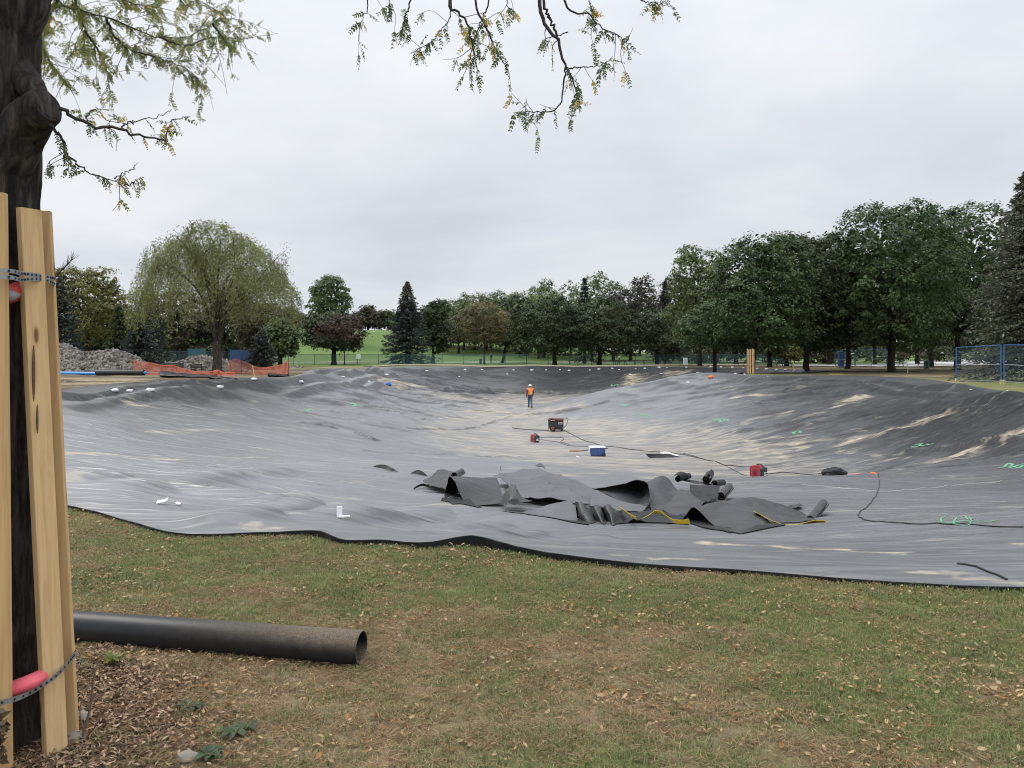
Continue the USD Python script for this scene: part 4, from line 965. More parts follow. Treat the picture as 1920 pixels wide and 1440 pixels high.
LFM = [leafmat('locust_leaf_green', [(0.042, 0.065, 0.023), (0.094, 0.140, 0.042), (0.176, 0.216, 0.065)], trans=0.42, pscale=6.0),
       leafmat('locust_leaf_yellow', [(0.257, 0.199, 0.042), (0.468, 0.328, 0.070), (0.632, 0.445, 0.117)], trans=0.42, pscale=6.0),
       leafmat('locust_leaf_mixed', [(0.082, 0.112, 0.033), (0.187, 0.222, 0.065), (0.351, 0.328, 0.094)], trans=0.45, pscale=4.0)]

def leaflet(c, t, b, n, L, W):
    """a leaflet of four triangles, slightly folded along its midrib"""
    v = np.array([c, c + t * L * 0.3 - b * W * 0.5 + n * W * 0.15, c + t * L * 0.72 - b * W * 0.42 + n * W * 0.12, c + t * L, c + t * L * 0.72 + b * W * 0.42 + n * W * 0.12, c + t * L * 0.3 + b * W * 0.5 + n * W * 0.15])
    return v, np.array([[0, 1, 5], [1, 2, 4], [1, 4, 5], [2, 3, 4]])

def compound_leaf(base_p, direc, length, rng, pairs=8, lw=0.0095, ll=0.026, curl=0.35):
    d = unit(np.asarray(direc, float)); parts = []
    n_ = 7
    pts = [np.asarray(base_p, float)]
    cur = d.copy()
    for k in range(n_):
        cur = unit(cur + np.array([0, 0, -curl * 0.12]) + rng.normal(size=3) * 0.04)
        pts.append(pts[-1] + cur * length / n_)
    rach = spline(pts, 14)
    parts.append(tube(rach[::2], np.linspace(0.0014, 0.0006, 7), 3, caps=False))
    side = unit(np.cross(cur, np.array([rng.normal() * 0.7, rng.normal() * 0.7, 1.0])))
    nrm = unit(np.cross(side, d))
    for k in range(pairs):
        s = 0.16 + 0.84 * k / (pairs - 1)
        c = rach[min(int(s * 13), 13)]
        t0 = unit(rach[min(int(s * 13) + 1, 13)] - rach[max(int(s * 13) - 1, 0)])
        for sg in (-1, 1):
            if rng.uniform() < 0.10: continue
            t = unit(t0 * 0.55 + side * sg * 0.8 + nrm * rng.normal() * 0.3 + np.array([0, 0, -0.25]))
            b = unit(np.cross(t, nrm)); nn = np.cross(b, t)
            z_ = 1 - 0.25 * abs(s - 0.5) * 2
            parts.append(leaflet(c, t, b, nn, ll * z_ * rng.uniform(0.8, 1.15), lw * z_ * rng.uniform(0.8, 1.15)))
    return cat_mesh(parts)

leaf_count = 0
foliage = [[], []]
def hang_leaves(path, n, rng, parent, length=(0.07, 0.12), yellow=0.2, as_parts=True, s0=0.15, spread=1.0, scale=1.0, droop_=1.0):
    global leaf_count
    for k in range(n):
        s = rng.uniform(s0, 1.0)
        i = min(int(s * (len(path) - 1)), len(path) - 2)
        p = path[i] + (path[i + 1] - path[i]) * rng.uniform(0, 1)
        t = unit(path[i + 1] - path[i])
        direc = t * rng.uniform(0.0, 0.9) + rng.normal(size=3) * 0.6 * spread + np.array([0, 0, -0.75 * droop_])
        m = compound_leaf(p, direc, rng.uniform(*length) * scale, rng, pairs=int(rng.integers(6, 10)), ll=0.026 * scale, lw=0.0095 * scale)
        yl = rng.uniform() < yellow
        if as_parts and leaf_count < 290:
            obj('leaf', m, LFM[1] if yl else LFM[0], parent, smooth=False)
            leaf_count += 1
        else:
            foliage[0 if not yl else 1].append(m)

def twiggy(pts, r0, r1, d, rng, n=26, kink=0.008):
    p = spline(np.array([P(a, b, d if np.isscalar(d) else np.interp(i / max(len(pts) - 1, 1), [0, 1], d)) for i, (a, b) in enumerate(pts)]), n)
    p[1:-1] += rng.normal(size=(n - 2, 3)) * kink * 0.6
    return p, tube(p, np.linspace(r0, r1, n), 6)

def branch_with(pts, r0, r1, d, n_leaf, name='branch', yellow=0.2, as_parts=True, sub=0, s0=0.1, scale=1.0, sublen=(0.10, 0.22)):
    p, m = twiggy(pts, r0, r1, d, rngL)
    parts = [m]
    paths = [(p, n_leaf)]
    for k in range(sub):
        i = rngL.integers(5, len(p) - 1)
        t = unit(p[i] - p[i - 1])
        dv = unit(t * 0.5 + rngL.normal(size=3) * np.array([0.8, 0.6, 0.8]) + np.array([0, 0, -0.2]))
        L_ = rngL.uniform(*sublen) * scale
        q = spline([p[i], p[i] + dv * L_ * 0.5 + rngL.normal(size=3) * 0.015, p[i] + dv * L_ + np.array([0, 0, -0.12 * L_])], 8)
        parts.append(tube(q, np.linspace(r1 * 1.2, 0.0011, 8), 4))
        paths.append((q, max(int(n_leaf / (sub + 2)), 2)))
    b = obj(name, cat_mesh(parts), M_twig, locust, smooth=True)
    for q, nl in paths:
        hang_leaves(q, nl, rngL, b, yellow=yellow, as_parts=as_parts, s0=s0, scale=scale, droop_=1.0 if as_parts else 0.45)
    return b

# twigs hanging into the top of the picture
D = 5.0
branch_with([(842, -150), (842, 0), (857, 22), (875, 40), (884, 73), (889, 98), (895, 131)], 0.010, 0.0025, (4.9, 5.0), 10, sub=6, yellow=0.3, s0=0.45)
branch_with([(870, -150), (890, 0), (908, 44), (921, 73), (930, 95), (943, 117), (953, 115)], 0.009, 0.0022, (4.9, 5.1), 9, sub=5, yellow=0.3, s0=0.45)
branch_with([(1000, -150), (1012, 0), (1021, 44), (1043, 73), (1054, 113), (1065, 131), (1079, 164), (1087, 204)], 0.015, 0.003, (4.95, 5.0), 6, sub=6, yellow=0.2, s0=0.6)
branch_with([(1003, -150), (1019, 0), (1032, 36), (1045, 67)], 0.010, 0.008, (4.95, 5.0), 0)
branch_with([(1061, 126), (1056, 164), (1047, 200), (1021, 211), (985, 210), (963, 211)], 0.006, 0.0018, D, 12, sub=5, yellow=0.08, s0=0.35)
branch_with([(1067, 129), (1087, 126), (1127, 122), (1149, 106)], 0.005, 0.0016, D, 7, sub=2, yellow=0.05, s0=0.5)
branch_with([(1065, 60), (1045, 67), (1030, 70), (1016, 82), (1010, 95)], 0.004, 0.0016, D, 2, sub=1)
branch_with([(1040, -150), (1057, 2), (1087, 24), (1105, 26), (1127, 51), (1160, 67), (1176, 82)], 0.008, 0.002, (4.9, 5.1), 14, sub=4, yellow=0.2, s0=0.45)
branch_with([(680, -140), (689, 0), (684, 29), (671, 46)], 0.005, 0.0016, 5.2, 7, sub=3, yellow=0.1, s0=0.5)
branch_with([(760, -140), (769, 0), (758, 33), (755, 60)], 0.007, 0.003, 5.1, 9, sub=4, yellow=0.1, s0=0.5)
branch_with([(820, -140), (845, 0), (840, 40), (815, 70), (795, 90)], 0.005, 0.0016, 5.1, 10, sub=4, yellow=0.15, s0=0.45)
branch_with([(910, -140), (915, 0), (908, 26), (892, 66), (880, 110), (868, 150)], 0.006, 0.0016, 5.1, 12, sub=4, yellow=0.5, s0=0.5)
branch_with([(945, -120), (950, 0), (957, 18)], 0.005, 0.0016, 5.2, 3, sub=2, yellow=0.3, s0=0.6)
branch_with([(1150, -120), (1195, -8), (1230, 5), (1266, 14)], 0.006, 0.0018, 5.0, 10, sub=2, yellow=0.1, s0=0.5)
branch_with([(1120, -120), (1105, -5), (1112, 12)], 0.005, 0.0018, 5.0, 6, sub=1, yellow=0.6, s0=0.6)
branch_with([(730, -120), (728, -10), (738, 14)], 0.005, 0.0018, 5.1, 4, sub=1, yellow=0.1, s0=0.6)
# twigs springing from the lopped stub
branch_with([(111, 203), (140, 220), (170, 236), (215, 240), (250, 251), (280, 258), (305, 262), (318, 240), (330, 221), (357, 219)], 0.008, 0.0018, (3.22, 3.75), 16, sub=3, yellow=0.15, scale=0.62)
branch_with([(228, 243), (240, 231), (255, 226), (300, 218), (322, 205)], 0.004, 0.0012, (3.5, 3.7), 2, sub=1, scale=0.6)
branch_with([(160, 232), (165, 215), (182, 208), (205, 228), (215, 215)], 0.003, 0.0012, (3.4, 3.5), 10, sub=2, scale=0.62)
branch_with([(93, 233), (105, 245), (118, 262), (125, 288), (145, 308), (165, 322), (195, 332), (235, 346)], 0.007, 0.0016, (3.24, 3.5), 20, sub=5, yellow=0.12, scale=0.62)
branch_with([(215, 335), (240, 322), (258, 306)], 0.003, 0.001, 3.45, 2, scale=0.6)
branch_with([(235, 346), (255, 344), (268, 338)], 0.003, 0.001, 3.5, 4, scale=0.6)
# the leafy bough above the stub
for pts, nl, sb in [([(70, -60), (110, 0), (150, 20), (200, 33), (250, 52), (300, 70), (350, 68), (400, 45), (425, 15)], 90, 10), ([(300, 70), (350, 85), (400, 70), (455, 72)], 34, 5), ([(140, -10), (146, 20), (160, 58), (154, 108)], 44, 6),
                    ([(110, -10), (90, 40), (80, 75), (72, 110)], 40, 5), ([(200, 33), (215, 70), (250, 95), (300, 110), (350, 130), (378, 155)], 56, 7), ([(180, -30), (230, 0), (280, 10), (300, -10)], 40, 4),
                    ([(72, 60), (90, 110), (110, 140), (140, 165)], 34, 5), ([(160, 58), (190, 105), (205, 140)], 26, 4), ([(400, 45), (420, 75), (440, 90)], 18, 3), ([(330, -30), (345, 10), (370, -5)], 16, 2)]:
    nl = int(nl * 1.6)
    branch_with(pts, 0.009, 0.002, (5.4, 6.4), nl, name='bough', yellow=0.04, as_parts=False, sub=sb * 2, s0=0.05, sublen=(0.18, 0.5), scale=0.9)
for k, (mt, lab) in enumerate(((LFM[2], 'dense small leaves of the leafy bough'), (LFM[1], 'yellow leaves among the boughs'))):
    if foliage[k]:
        tag(obj('foliage', cat_mesh(foliage[k]), mt, locust, smooth=False), lab, kind='stuff')

# ------------------------------------------------------------------ timber guard round its trunk
def woodmat(name, base_c, dark_c, seed):
    return usdkit.material(stage, L + name, {
        'tc': ('geometry', {}), 'mp': ('mapping', {'scale': (14.0, 14.0, 0.55), 'location': (seed, seed * 0.7, seed * 1.3)}),
        'n': ('noise_texture', {'scale': 2.2, 'detail': 6.0, 'roughness': 0.65, 'distortion': 1.2}),
        'mk': ('mapping', {'scale': (9.0, 9.0, 2.6), 'location': (seed * 2.1, 0, seed)}), 'v': ('voronoi_texture', {'scale': 1.0, 'randomness': 1.0}),
        'kn': ('rgb_ramp', {'ramp': [(0.0, (0.16, 0.07, 0.03)), (0.07, (0.22, 0.12, 0.06)), (0.10, (0.8, 0.72, 0.6)), (0.16, (1, 1, 1))]}),
        'r': ('rgb_ramp', {'ramp': [(0.2, dark_c), (0.55, base_c), (0.9, tuple(min(c * 1.12, 1) for c in base_c))]}),
        'm': ('mix', {'mix_type': 'multiply', 'fac': 0.85}), 'n5': ('noise_texture', {'scale': 240.0, 'detail': 2.0}), 'b': ('bump', {'strength': 0.15, 'distance': 0.002}),
        'p': ('principled_bsdf', {'roughness': 0.75, 'specular_ior_level': 0.25})},
        [('tc.position', 'mp.vector'), ('mp.vector', 'n.vector'), ('tc.position', 'mk.vector'), ('mk.vector', 'v.vector'), ('v.distance', 'kn.fac'), ('n.fac', 'r.fac'), ('r.color', 'm.color1'), ('kn.color', 'm.color2'),
         ('n.fac', 'b.height'), ('b.normal', 'p.normal'), ('m.color', 'p.base_color')], surface='p.BSDF')
M_wood = [woodmat('spruce_plank_a', (0.42, 0.275, 0.130), (0.29, 0.175, 0.075), 1.7), woodmat('spruce_plank_b', (0.47, 0.325, 0.165), (0.33, 0.205, 0.095), 4.9)]
M_strap = simple('galvanised_strap', (0.22, 0.23, 0.24), 0.45, metal=0.7, var=0.25, scale=40)
M_hole = simple('hole_dark', (0.008, 0.008, 0.008), 0.9)
M_pink = simple('pink_hose', (0.62, 0.10, 0.13), 0.5, var=0.12)
M_red = simple('red_hose', (0.38, 0.03, 0.03), 0.5, var=0.2)
M_greytape = simple('grey_tape', (0.20, 0.20, 0.21), 0.4, var=0.2)
guard = thing('timber_tree_guard', 'pale timber planks strapped upright round the locust trunk with perforated metal bands', 'tree guard')
def plank(bot, top, w, t, yaw, mat, bev=0.006):
    """a plank of section w x t from bot to top, turned by yaw about its length; rounded arrises"""
    a = np.array([[-w / 2, -t / 2 + bev], [-w / 2 + bev * 0.3, -t / 2 + bev * 0.3], [-w / 2 + bev, -t / 2], [w / 2 - bev, -t / 2], [w / 2 - bev * 0.3, -t / 2 + bev * 0.3], [w / 2, -t / 2 + bev], [w / 2, t / 2 - bev], [w / 2 - bev, t / 2], [-w / 2 + bev, t / 2], [-w / 2, t / 2 - bev]])
    c, s = math.cos(math.radians(yaw)), math.sin(math.radians(yaw))
    a = a @ np.array([[c, s], [-s, c]])
    n = 24
    u_ = np.linspace(0, 1, n)[:, None]
    ax = np.asarray(bot) + (np.asarray(top) - np.asarray(bot)) * u_
    v = (ax[:, None, :] + np.concatenate([a, np.zeros((len(a), 1))], 1)[None]).reshape(-1, 3)
    k = len(a)
    i, j = np.meshgrid(np.arange(n - 1), np.arange(k), indexing='ij')
    q = np.stack([i * k + j, i * k + (j + 1) % k, (i + 1) * k + (j + 1) % k, (i + 1) * k + j], -1).reshape(-1, 4)
    f = np.vstack([q[:, [0, 1, 2]], q[:, [0, 2, 3]]])
    m = len(v); v = np.vstack([v, ax[:1], ax[-1:]])
    j = np.arange(k)
    f = np.vstack([f, np.stack([np.full(k, m), (j + 1) % k, j], 1), np.stack([np.full(k, m + 1), m - k + j, m - k + (j + 1) % k], 1)])
    return obj('plank', (v, f), mat, guard, smooth=35)
def gp_(px, py, d): return P(px, py, d)
plank(gp_(-14, 1446, 3.10), gp_(-24, 362, 3.12), 0.140, 0.038, 6, M_wood[0])
plank(gp_(104, 1420, 3.255), gp_(54, 392, 3.275), 0.089, 0.038, 61, M_wood[1])
plank(gp_(126, 1392, 3.375), gp_(74, 396, 3.395), 0.089, 0.038, 14, M_wood[0])
wane = trimesh.creation.icosphere(3, 1.0); wane.vertices *= [0.0065, 0.004, 0.115]; wane.apply_translation(P(63, 700, 3.233))
tag(obj('bark_patch', wane, simple('dark_wane', (0.11, 0.058, 0.030), 0.9, var=0.4, scale=60), guard, smooth=True), 'dark strip of bark left on the plank edge')
wane = trimesh.creation.icosphere(3, 1.0); wane.vertices *= [0.005, 0.004, 0.06]; wane.apply_translation(P(70, 785, 3.231))
tag(obj('bark_patch', wane, UsdShade.Material.Get(stage, L + 'dark_wane'), guard, smooth=True), 'lower dark strip of bark on the plank edge')
tc_ = np.array([tx(-22), TD])
for a_ in (30, 95, 160, 215):
    q = np.array([math.cos(math.radians(a_)), math.sin(math.radians(a_))])
    b_ = tc_ + q * 0.30; t_ = tc_ + np.array([-0.03, 0]) + q * 0.235
    plank((b_[0], b_[1], -0.02), (t_[0], t_[1], 2.24), 0.089, 0.038, a_ + 90, M_wood[a_ % 2])
def band(pts, width, mat, name, thick=0.0022):
    p = spline(pts, 160)
    up = np.tile([0, 0, 1.0], (160, 1)); t = unit(np.gradient(p, axis=0)); o = unit(np.cross(t, up))
    rows = np.stack([p - up * width / 2, p + up * width / 2, p + up * width / 2 + o * thick, p - up * width / 2 + o * thick], 1).reshape(-1, 3)
    i, j = np.meshgrid(np.arange(159), np.arange(4), indexing='ij')
    q = np.stack([i * 4 + j, i * 4 + (j + 1) % 4, (i + 1) * 4 + (j + 1) % 4, (i + 1) * 4 + j], -1).reshape(-1, 4)
    return obj(name, (rows, q), mat, guard, smooth=False), p, o
def holes(p, o, parent, sgn, k0, k1, step=4):
    ms = []
    for k in range(k0, k1, step):
        for dz in (0.0045, -0.0045) if False else (0.0,):
            m = trimesh.creation.cylinder(radius=0.0048, height=0.0012, sections=10)
            T = trimesh.geometry.align_vectors([0, 0, 1], o[k] * sgn); m.apply_transform(T); m.apply_translation(p[k] + o[k] * sgn * 0.0035 + [0, 0, dz])
            ms.append(m)
    tag(obj('holes', cat_mesh(ms), M_hole, parent, smooth=False), 'row of punched holes along the band', kind='stuff')
for k in range(2):
    zo = -0.004 - 0.020 * k
    up_pts = [gp_(-190, 500, 3.35), gp_(-100, 500, 3.10), gp_(-60, 503, 3.075), gp_(16, 506, 3.082), gp_(40, 511, 3.19), gp_(58, 513, 3.222), gp_(80, 516, 3.30), gp_(97, 519, 3.35), gp_(101, 521, 3.40), gp_(70, 520, 3.62), gp_(-60, 505, 3.72), gp_(-190, 500, 3.5)]
    up_pts = [np.asarray(q) + [0, -0.006 * (1 + 0.0 * k), zo + (0.006 * math.sin(i * 1.3) if k else 0)] for i, q in enumerate(up_pts)]
    bnd, pp, oo = band(up_pts, 0.016, M_strap, 'metal_band')
    sg = -1 if (oo[40] @ np.array([0, -1, 0])) < 0 else 1
    holes(pp, oo, bnd, sg, 14, 112, 5)
lo_pts = [gp_(-190, 1330, 3.35), gp_(-100, 1335, 3.08), gp_(-50, 1326, 3.062), gp_(20, 1312, 3.072), gp_(60, 1296, 3.17), gp_(88, 1279, 3.195), gp_(110, 1262, 3.235), gp_(130, 1240, 3.325), gp_(139, 1228, 3.36), gp_(141, 1222, 3.42), gp_(80, 1230, 3.66), gp_(-60, 1290, 3.74), gp_(-190, 1330, 3.5)]
bnd, pp, oo = band([np.asarray(q) + [0, -0.008, 0] for q in lo_pts], 0.020, M_strap, 'metal_band')
sg = -1 if (oo[40] @ np.array([0, -1, 0])) < 0 else 1
holes(pp, oo, bnd, sg, 12, 112, 5)
def hose(pts, r, mat, name, lab):
    tag(obj(name, tube(spline(pts, 40), r, 12), mat, guard, smooth=True), lab)
hose([gp_(-120, 1330, 3.25), gp_(-60, 1318, 3.16), gp_(0, 1300, 3.150), gp_(30, 1289, 3.150), gp_(60, 1277, 3.17), gp_(84, 1264, 3.265), gp_(104, 1245, 3.42)], 0.030, M_pink, 'padding_hose', 'pink rubber hose under the lower band')
hose([gp_(-120, 560, 3.26), gp_(-40, 560, 3.19), gp_(8, 554, 3.20), gp_(22, 550, 3.228), gp_(33, 546, 3.275), gp_(44, 542, 3.38)], 0.038, M_red, 'padding_hose', 'dark red hose under the upper band')
hose([gp_(-60, 556, 3.17), gp_(8, 556, 3.178), gp_(22, 553, 3.205), gp_(32, 551, 3.25), gp_(44, 548, 3.36)], 0.024, M_greytape, 'tape_wrap', 'grey tape wrapped round the red hose')
sprig = thing('pine_sprig', 'small dry needle sprig caught behind the upper metal band', 'sprig')
sp_ = spline([P(98, 528, 3.42), P(118, 505, 3.45), P(136, 486, 3.47)], 12)
ndl = [tube(sp_, np.linspace(0.003, 0.001, 12), 5)]
for k in range(30):
    q = sp_[rngL.integers(3, 12)]; dv = unit(unit(sp_[-1] - sp_[0]) + rngL.normal(size=3) * 0.3) * 0.045
    ndl.append(tube(np.array([q, q + dv]), [0.0012, 0.0005], 3, caps=False))
obj('needles', cat_mesh(ndl), simple('dry_needles', (0.03, 0.03, 0.028), 0.8), sprig, smooth=True)

# ------------------------------------------------------------------ the pipe on the grass
pa = P(678, 1212, 4.27); pa[2] = float(ground_z(pa[0], pa[1])[0]) + 0.086
pb = np.array([-5.2, 5.10, 0.0]); pb[2] = float(ground_z(pb[0], pb[1])[0]) + 0.088
M_pipe = usdkit.material(stage, L + 'black_pipe', {
    'g': ('geometry', {}), 's': ('separate_xyz', {}), 'sn': ('separate_xyz', {}),
    'mr': ('map_range', {'from_min': -2.1, 'from_max': -0.95, 'clamp': True}), 'mn': ('map_range', {'from_min': -0.15, 'from_max': 0.7, 'clamp': True}),
    'n': ('noise_texture', {'scale': 16.0, 'detail': 7.0, 'roughness': 0.7, 'distortion': 0.6}), 'n2': ('noise_texture', {'scale': 150.0, 'detail': 3.0}),
    'a': ('math', {'math_type': 'multiply'}), 'b': ('math', {'math_type': 'multiply_add', 'value2': 1.3, 'value3': -0.42}), 'c': ('math', {'math_type': 'add'}), 'e': ('math', {'math_type': 'multiply', 'use_clamp': True}),
    'dc': ('rgb_ramp', {'ramp': [(0.3, (0.075, 0.058, 0.042)), (0.7, (0.19, 0.155, 0.115))]}), 'bc': ('rgb_ramp', {'ramp': [(0.3, (0.007, 0.007, 0.008)), (0.75, (0.018, 0.018, 0.019))]}),
    'm': ('mix', {}), 'rg': ('map_range', {'to_min': 0.40, 'to_max': 0.95}), 'p': ('principled_bsdf', {'specular_ior_level': 0.28})},
    [('g.position', 's.vector'), ('g.normal', 'sn.vector'), ('s.x', 'mr.value'), ('sn.z', 'mn.value'), ('g.position', 'n.vector'), ('g.position', 'n2.vector'), ('mr.result', 'a.value1'), ('mn.result', 'a.value2'),
     ('n.fac', 'b.value1'), ('a.value', 'c.value1'), ('b.value', 'c.value2'), ('c.value', 'e.value1'), ('a.value', 'e.value2'), ('n2.fac', 'dc.fac'), ('n.fac', 'bc.fac'), ('bc.color', 'm.color1'), ('dc.color', 'm.color2'), ('e.value', 'm.fac'),
     ('m.color', 'p.base_color'), ('e.value', 'rg.value'), ('rg.result', 'p.roughness')], surface='p.BSDF')
def pipe_mesh(a, b, R, wall, n=48, m=40):
    ax = unit(b - a); up = np.array([0, 0, 1.0]); sd_ = unit(np.cross(ax, up)); u2 = np.cross(sd_, ax)
    th = np.arange(n) * 2 * np.pi / n
    circ = np.cos(th)[:, None] * sd_ + np.sin(th)[:, None] * u2
    L_ = np.linalg.norm(b - a)
    rings = [(R - wall, min(3.0, L_ * 0.9)), (R - wall, 0.4), (R - wall, 0.004), (R - wall + 0.003, 0.0), (R - 0.004, 0.0), (R, 0.005)] + [(R, L_ * s) for s in np.linspace(0.02, 1, m)]
    v = np.vstack([a + ax * s + circ * r for r, s in rings])
    k = len(rings)
    i, j = np.meshgrid(np.arange(k - 1), np.arange(n), indexing='ij')
    q = np.stack([i * n + j, i * n + (j + 1) % n, (i + 1) * n + (j + 1) % n, (i + 1) * n + j], -1).reshape(-1, 4)
    return v, q
big = obj('drain_pipe', pipe_mesh(pa, pb, 0.0895, 0.0105), M_pipe, None, smooth=40)
tag(big, 'thick black plastic pipe lying on the grass with dried mud on its open end', 'pipe')

# ------------------------------------------------------------------ grass, fallen leaves, mulch
M_grass = leafmat('grass_blades', [(0.065, 0.082, 0.026), (0.130, 0.161, 0.054), (0.195, 0.220, 0.080), (0.276, 0.276, 0.114)], trans=0.3, patch=0.35, pscale=1.3)
M_dry = leafmat('dry_grass', [(0.157, 0.111, 0.062), (0.346, 0.253, 0.144), (0.567, 0.431, 0.260)], trans=0.15, patch=0.3, pscale=3.0)
M_fall = leafmat('fallen_leaf_mix', [(0.086, 0.049, 0.023), (0.192, 0.112, 0.048), (0.308, 0.143, 0.044), (0.385, 0.249, 0.111), (0.463, 0.329, 0.162), (0.443, 0.267, 0.054), (0.404, 0.294, 0.155), (0.173, 0.107, 0.054)], trans=0.1, patch=0.0)
M_chip = leafmat('mulch_chips', [(0.067, 0.040, 0.024), (0.171, 0.105, 0.065), (0.297, 0.199, 0.127), (0.491, 0.347, 0.238)], trans=0.0, patch=0.0, rough=0.85)

def blades(rng, n, radius, h, w, lean):
    a = rng.uniform(0, 2 * np.pi, n); r = radius * np.sqrt(rng.uniform(0, 1, n))
    b = np.stack([r * np.cos(a), r * np.sin(a), np.full(n, -0.006)], 1)
    hh = h * rng.uniform(0.5, 1.3, n)
    az = rng.uniform(0, 2 * np.pi, n); ln = lean * rng.uniform(0.2, 1.3, n)
    d = np.stack([np.cos(az), np.sin(az), np.zeros(n)], 1); s = np.stack([-np.sin(az), np.cos(az), np.zeros(n)], 1)
    tilt = rng.uniform(-0.5, 0.5, n)[:, None]
    s = s + d * tilt
    up = np.array([0, 0, 1.0])
    m1 = b + d * (hh * ln * 0.3)[:, None] + up * (hh * 0.6)[:, None]
    tp = b + d * (hh * ln)[:, None] + up * (hh * np.sqrt(np.clip(1 - (ln * 0.55) ** 2, 0.08, 1)))[:, None]
    W = (w * rng.uniform(0.7, 1.3, n))[:, None] * 0.5
    v = np.stack([b - s * W, b + s * W, m1 + s * W * 0.85, m1 - s * W * 0.85, tp], 1).reshape(-1, 3)
    k = np.arange(n)[:, None] * 5
    return v, np.concatenate([k + [0, 1, 2], k + [0, 2, 3], k + [3, 2, 4]], 1).reshape(-1, 3)

def straw(rng, n, radius, ln, w):
    a = rng.uniform(0, 2 * np.pi, n); r = radius * np.sqrt(rng.uniform(0, 1, n))
    c = np.stack([r * np.cos(a), r * np.sin(a), rng.uniform(0.004, 0.02, n)], 1)
    t = rng.normal(size=(n, 3)); t[:, 2] *= 0.22
    nn = np.array([0, 0, 1.0]) + rng.normal(size=(n, 3)) * 0.4
    return leaf_quads(c, nn, ln, w, rng, 0.1, t)

def fall_leaves(rng, n, radius, size):
    parts = []
    for k in range(n):
        a = rng.uniform(0, 2 * np.pi); r = radius * math.sqrt(rng.uniform())
        L_ = size * rng.uniform(0.45, 1.5); W = L_ * rng.uniform(0.28, 0.6)
        cu = rng.uniform(-0.5, 0.9)
        pts = []
        for s, w in ((0, 0.08), (0.2, 0.75), (0.5, 1.0), (0.78, 0.7), (1.0, 0.03)):
            for sg in (-1, 1):
                pts.append([(s - 0.5) * L_, sg * w * W / 2, cu * L_ * ((s - 0.5) ** 2) + rng.normal() * 0.002])
            pts.insert(len(pts) - 1, [(s - 0.5) * L_, 0, cu * L_ * ((s - 0.5) ** 2) - W * 0.12])
        v = np.array(pts)
        q = []
        for i in range(4):
            for j in range(2):
                q.append([i * 3 + j, i * 3 + j + 1, i * 3 + 3 + j + 1, i * 3 + 3 + j])
        T = trimesh.transformations.euler_matrix(rng.normal() * 0.35, rng.normal() * 0.3, rng.uniform(0, 6.28))
        v = v @ T[:3, :3].T + [r * math.cos(a), r * math.sin(a), 0.014 + rng.uniform(0, 0.018)]
        parts.append((v, np.array(q)))
    return cat_mesh(parts)

def instancer(name, protos, mat, pos, scale, rng, label, cat, tilt=0.06):
    pi = UsdGeom.PointInstancer.Define(stage, '/World/' + name)
    rel = pi.CreatePrototypesRel()
    for k, pm in enumerate(protos):
        path = f'/World/{name}/tuft' + (f'_{k:03d}' if k else '')
        mm = usdkit.mesh(stage, path, pm, mat, smooth=False)
        UsdGeom.PrimvarsAPI(mm).CreatePrimvar('rnd', Sdf.ValueTypeNames.FloatArray, 'vertex').Set(Vt.FloatArray.FromNumpy(leaf_random(mm).astype(np.float32)))
        rel.AddTarget(path)
    n = len(pos)
    pi.CreateProtoIndicesAttr(Vt.IntArray.FromNumpy(rng.integers(0, len(protos), n).astype(np.int32)))
    pi.CreatePositionsAttr(Vt.Vec3fArray.FromNumpy(pos.astype(np.float32)))
    a = rng.uniform(0, 2 * np.pi, n)
    ax = rng.normal(size=(n, 2)) * tilt
    q = np.stack([np.cos(a / 2), ax[:, 0] / 2, ax[:, 1] / 2, np.sin(a / 2)], 1); q /= np.linalg.norm(q, axis=1, keepdims=True)
    pi.CreateOrientationsAttr(Vt.QuathArray([Gf.Quath(float(w), float(x_), float(y_), float(z_)) for w, x_, y_, z_ in q]))
    sc = np.repeat(scale[:, None], 3, 1)
    pi.CreateScalesAttr(Vt.Vec3fArray.FromNumpy(sc.astype(np.float32)))
    return tag(pi.GetPrim(), label, cat, kind='stuff')

rngG = np.random.default_rng(77)
def scatter(n, dens, x0=-6.0, x1=9.0, y0=2.1, y1=9.2):
    """points on the near lawn, kept with probability dens(x, y)"""
    xs, ys_ = rngG.uniform(x0, x1, n), rngG.uniform(y0, y1, n)
    s_, _ = sdist(xs, ys_)
    k = (s_ < -0.01) & (np.abs(xs) < 0.85 * ys_ + 1.5) & (rngG.uniform(0, 1, n) < dens(xs, ys_, s_))
    xs, ys_ = xs[k], ys_[k]
    return np.stack([xs, ys_, ground_z(xs, ys_)], 1)
def greenness(x_, y_, s_):
    g = np.clip((n2(x_, y_, 0.9, 0.6, seed=11, oct=4) - 0.46) * 5.0 + 0.35 + 0.6 * sstep(2.0, 0.2, np.abs(s_ + 0.3)), 0, 1)
    return g * sstep(0.9, 1.7, np.hypot(x_ - TREE[0], y_ - TREE[1]))
pos = scatter(41000, lambda x_, y_, s_: 0.20 + 0.80 * greenness(x_, y_, s_))
instancer('grass', [blades(np.random.default_rng(k), 34, 0.065, 0.030, 0.0032, 0.9) for k in range(5)], M_grass, pos, rngG.uniform(0.7, 1.35, len(pos)), rngG, 'short thin green grass of the near lawn', 'grass')
pos = scatter(49000, lambda x_, y_, s_: 0.25 + 0.6 * (1 - greenness(x_, y_, s_)))
instancer('dry_grass', [straw(np.random.default_rng(50 + k), 26, 0.075, 0.042, 0.0030) for k in range(4)] + [blades(np.random.default_rng(90 + k), 14, 0.06, 0.026, 0.0028, 1.4) for k in range(2)], M_dry, pos, rngG.uniform(0.7, 1.3, len(pos)), rngG, 'dry straw and thatch between the grass', 'grass')
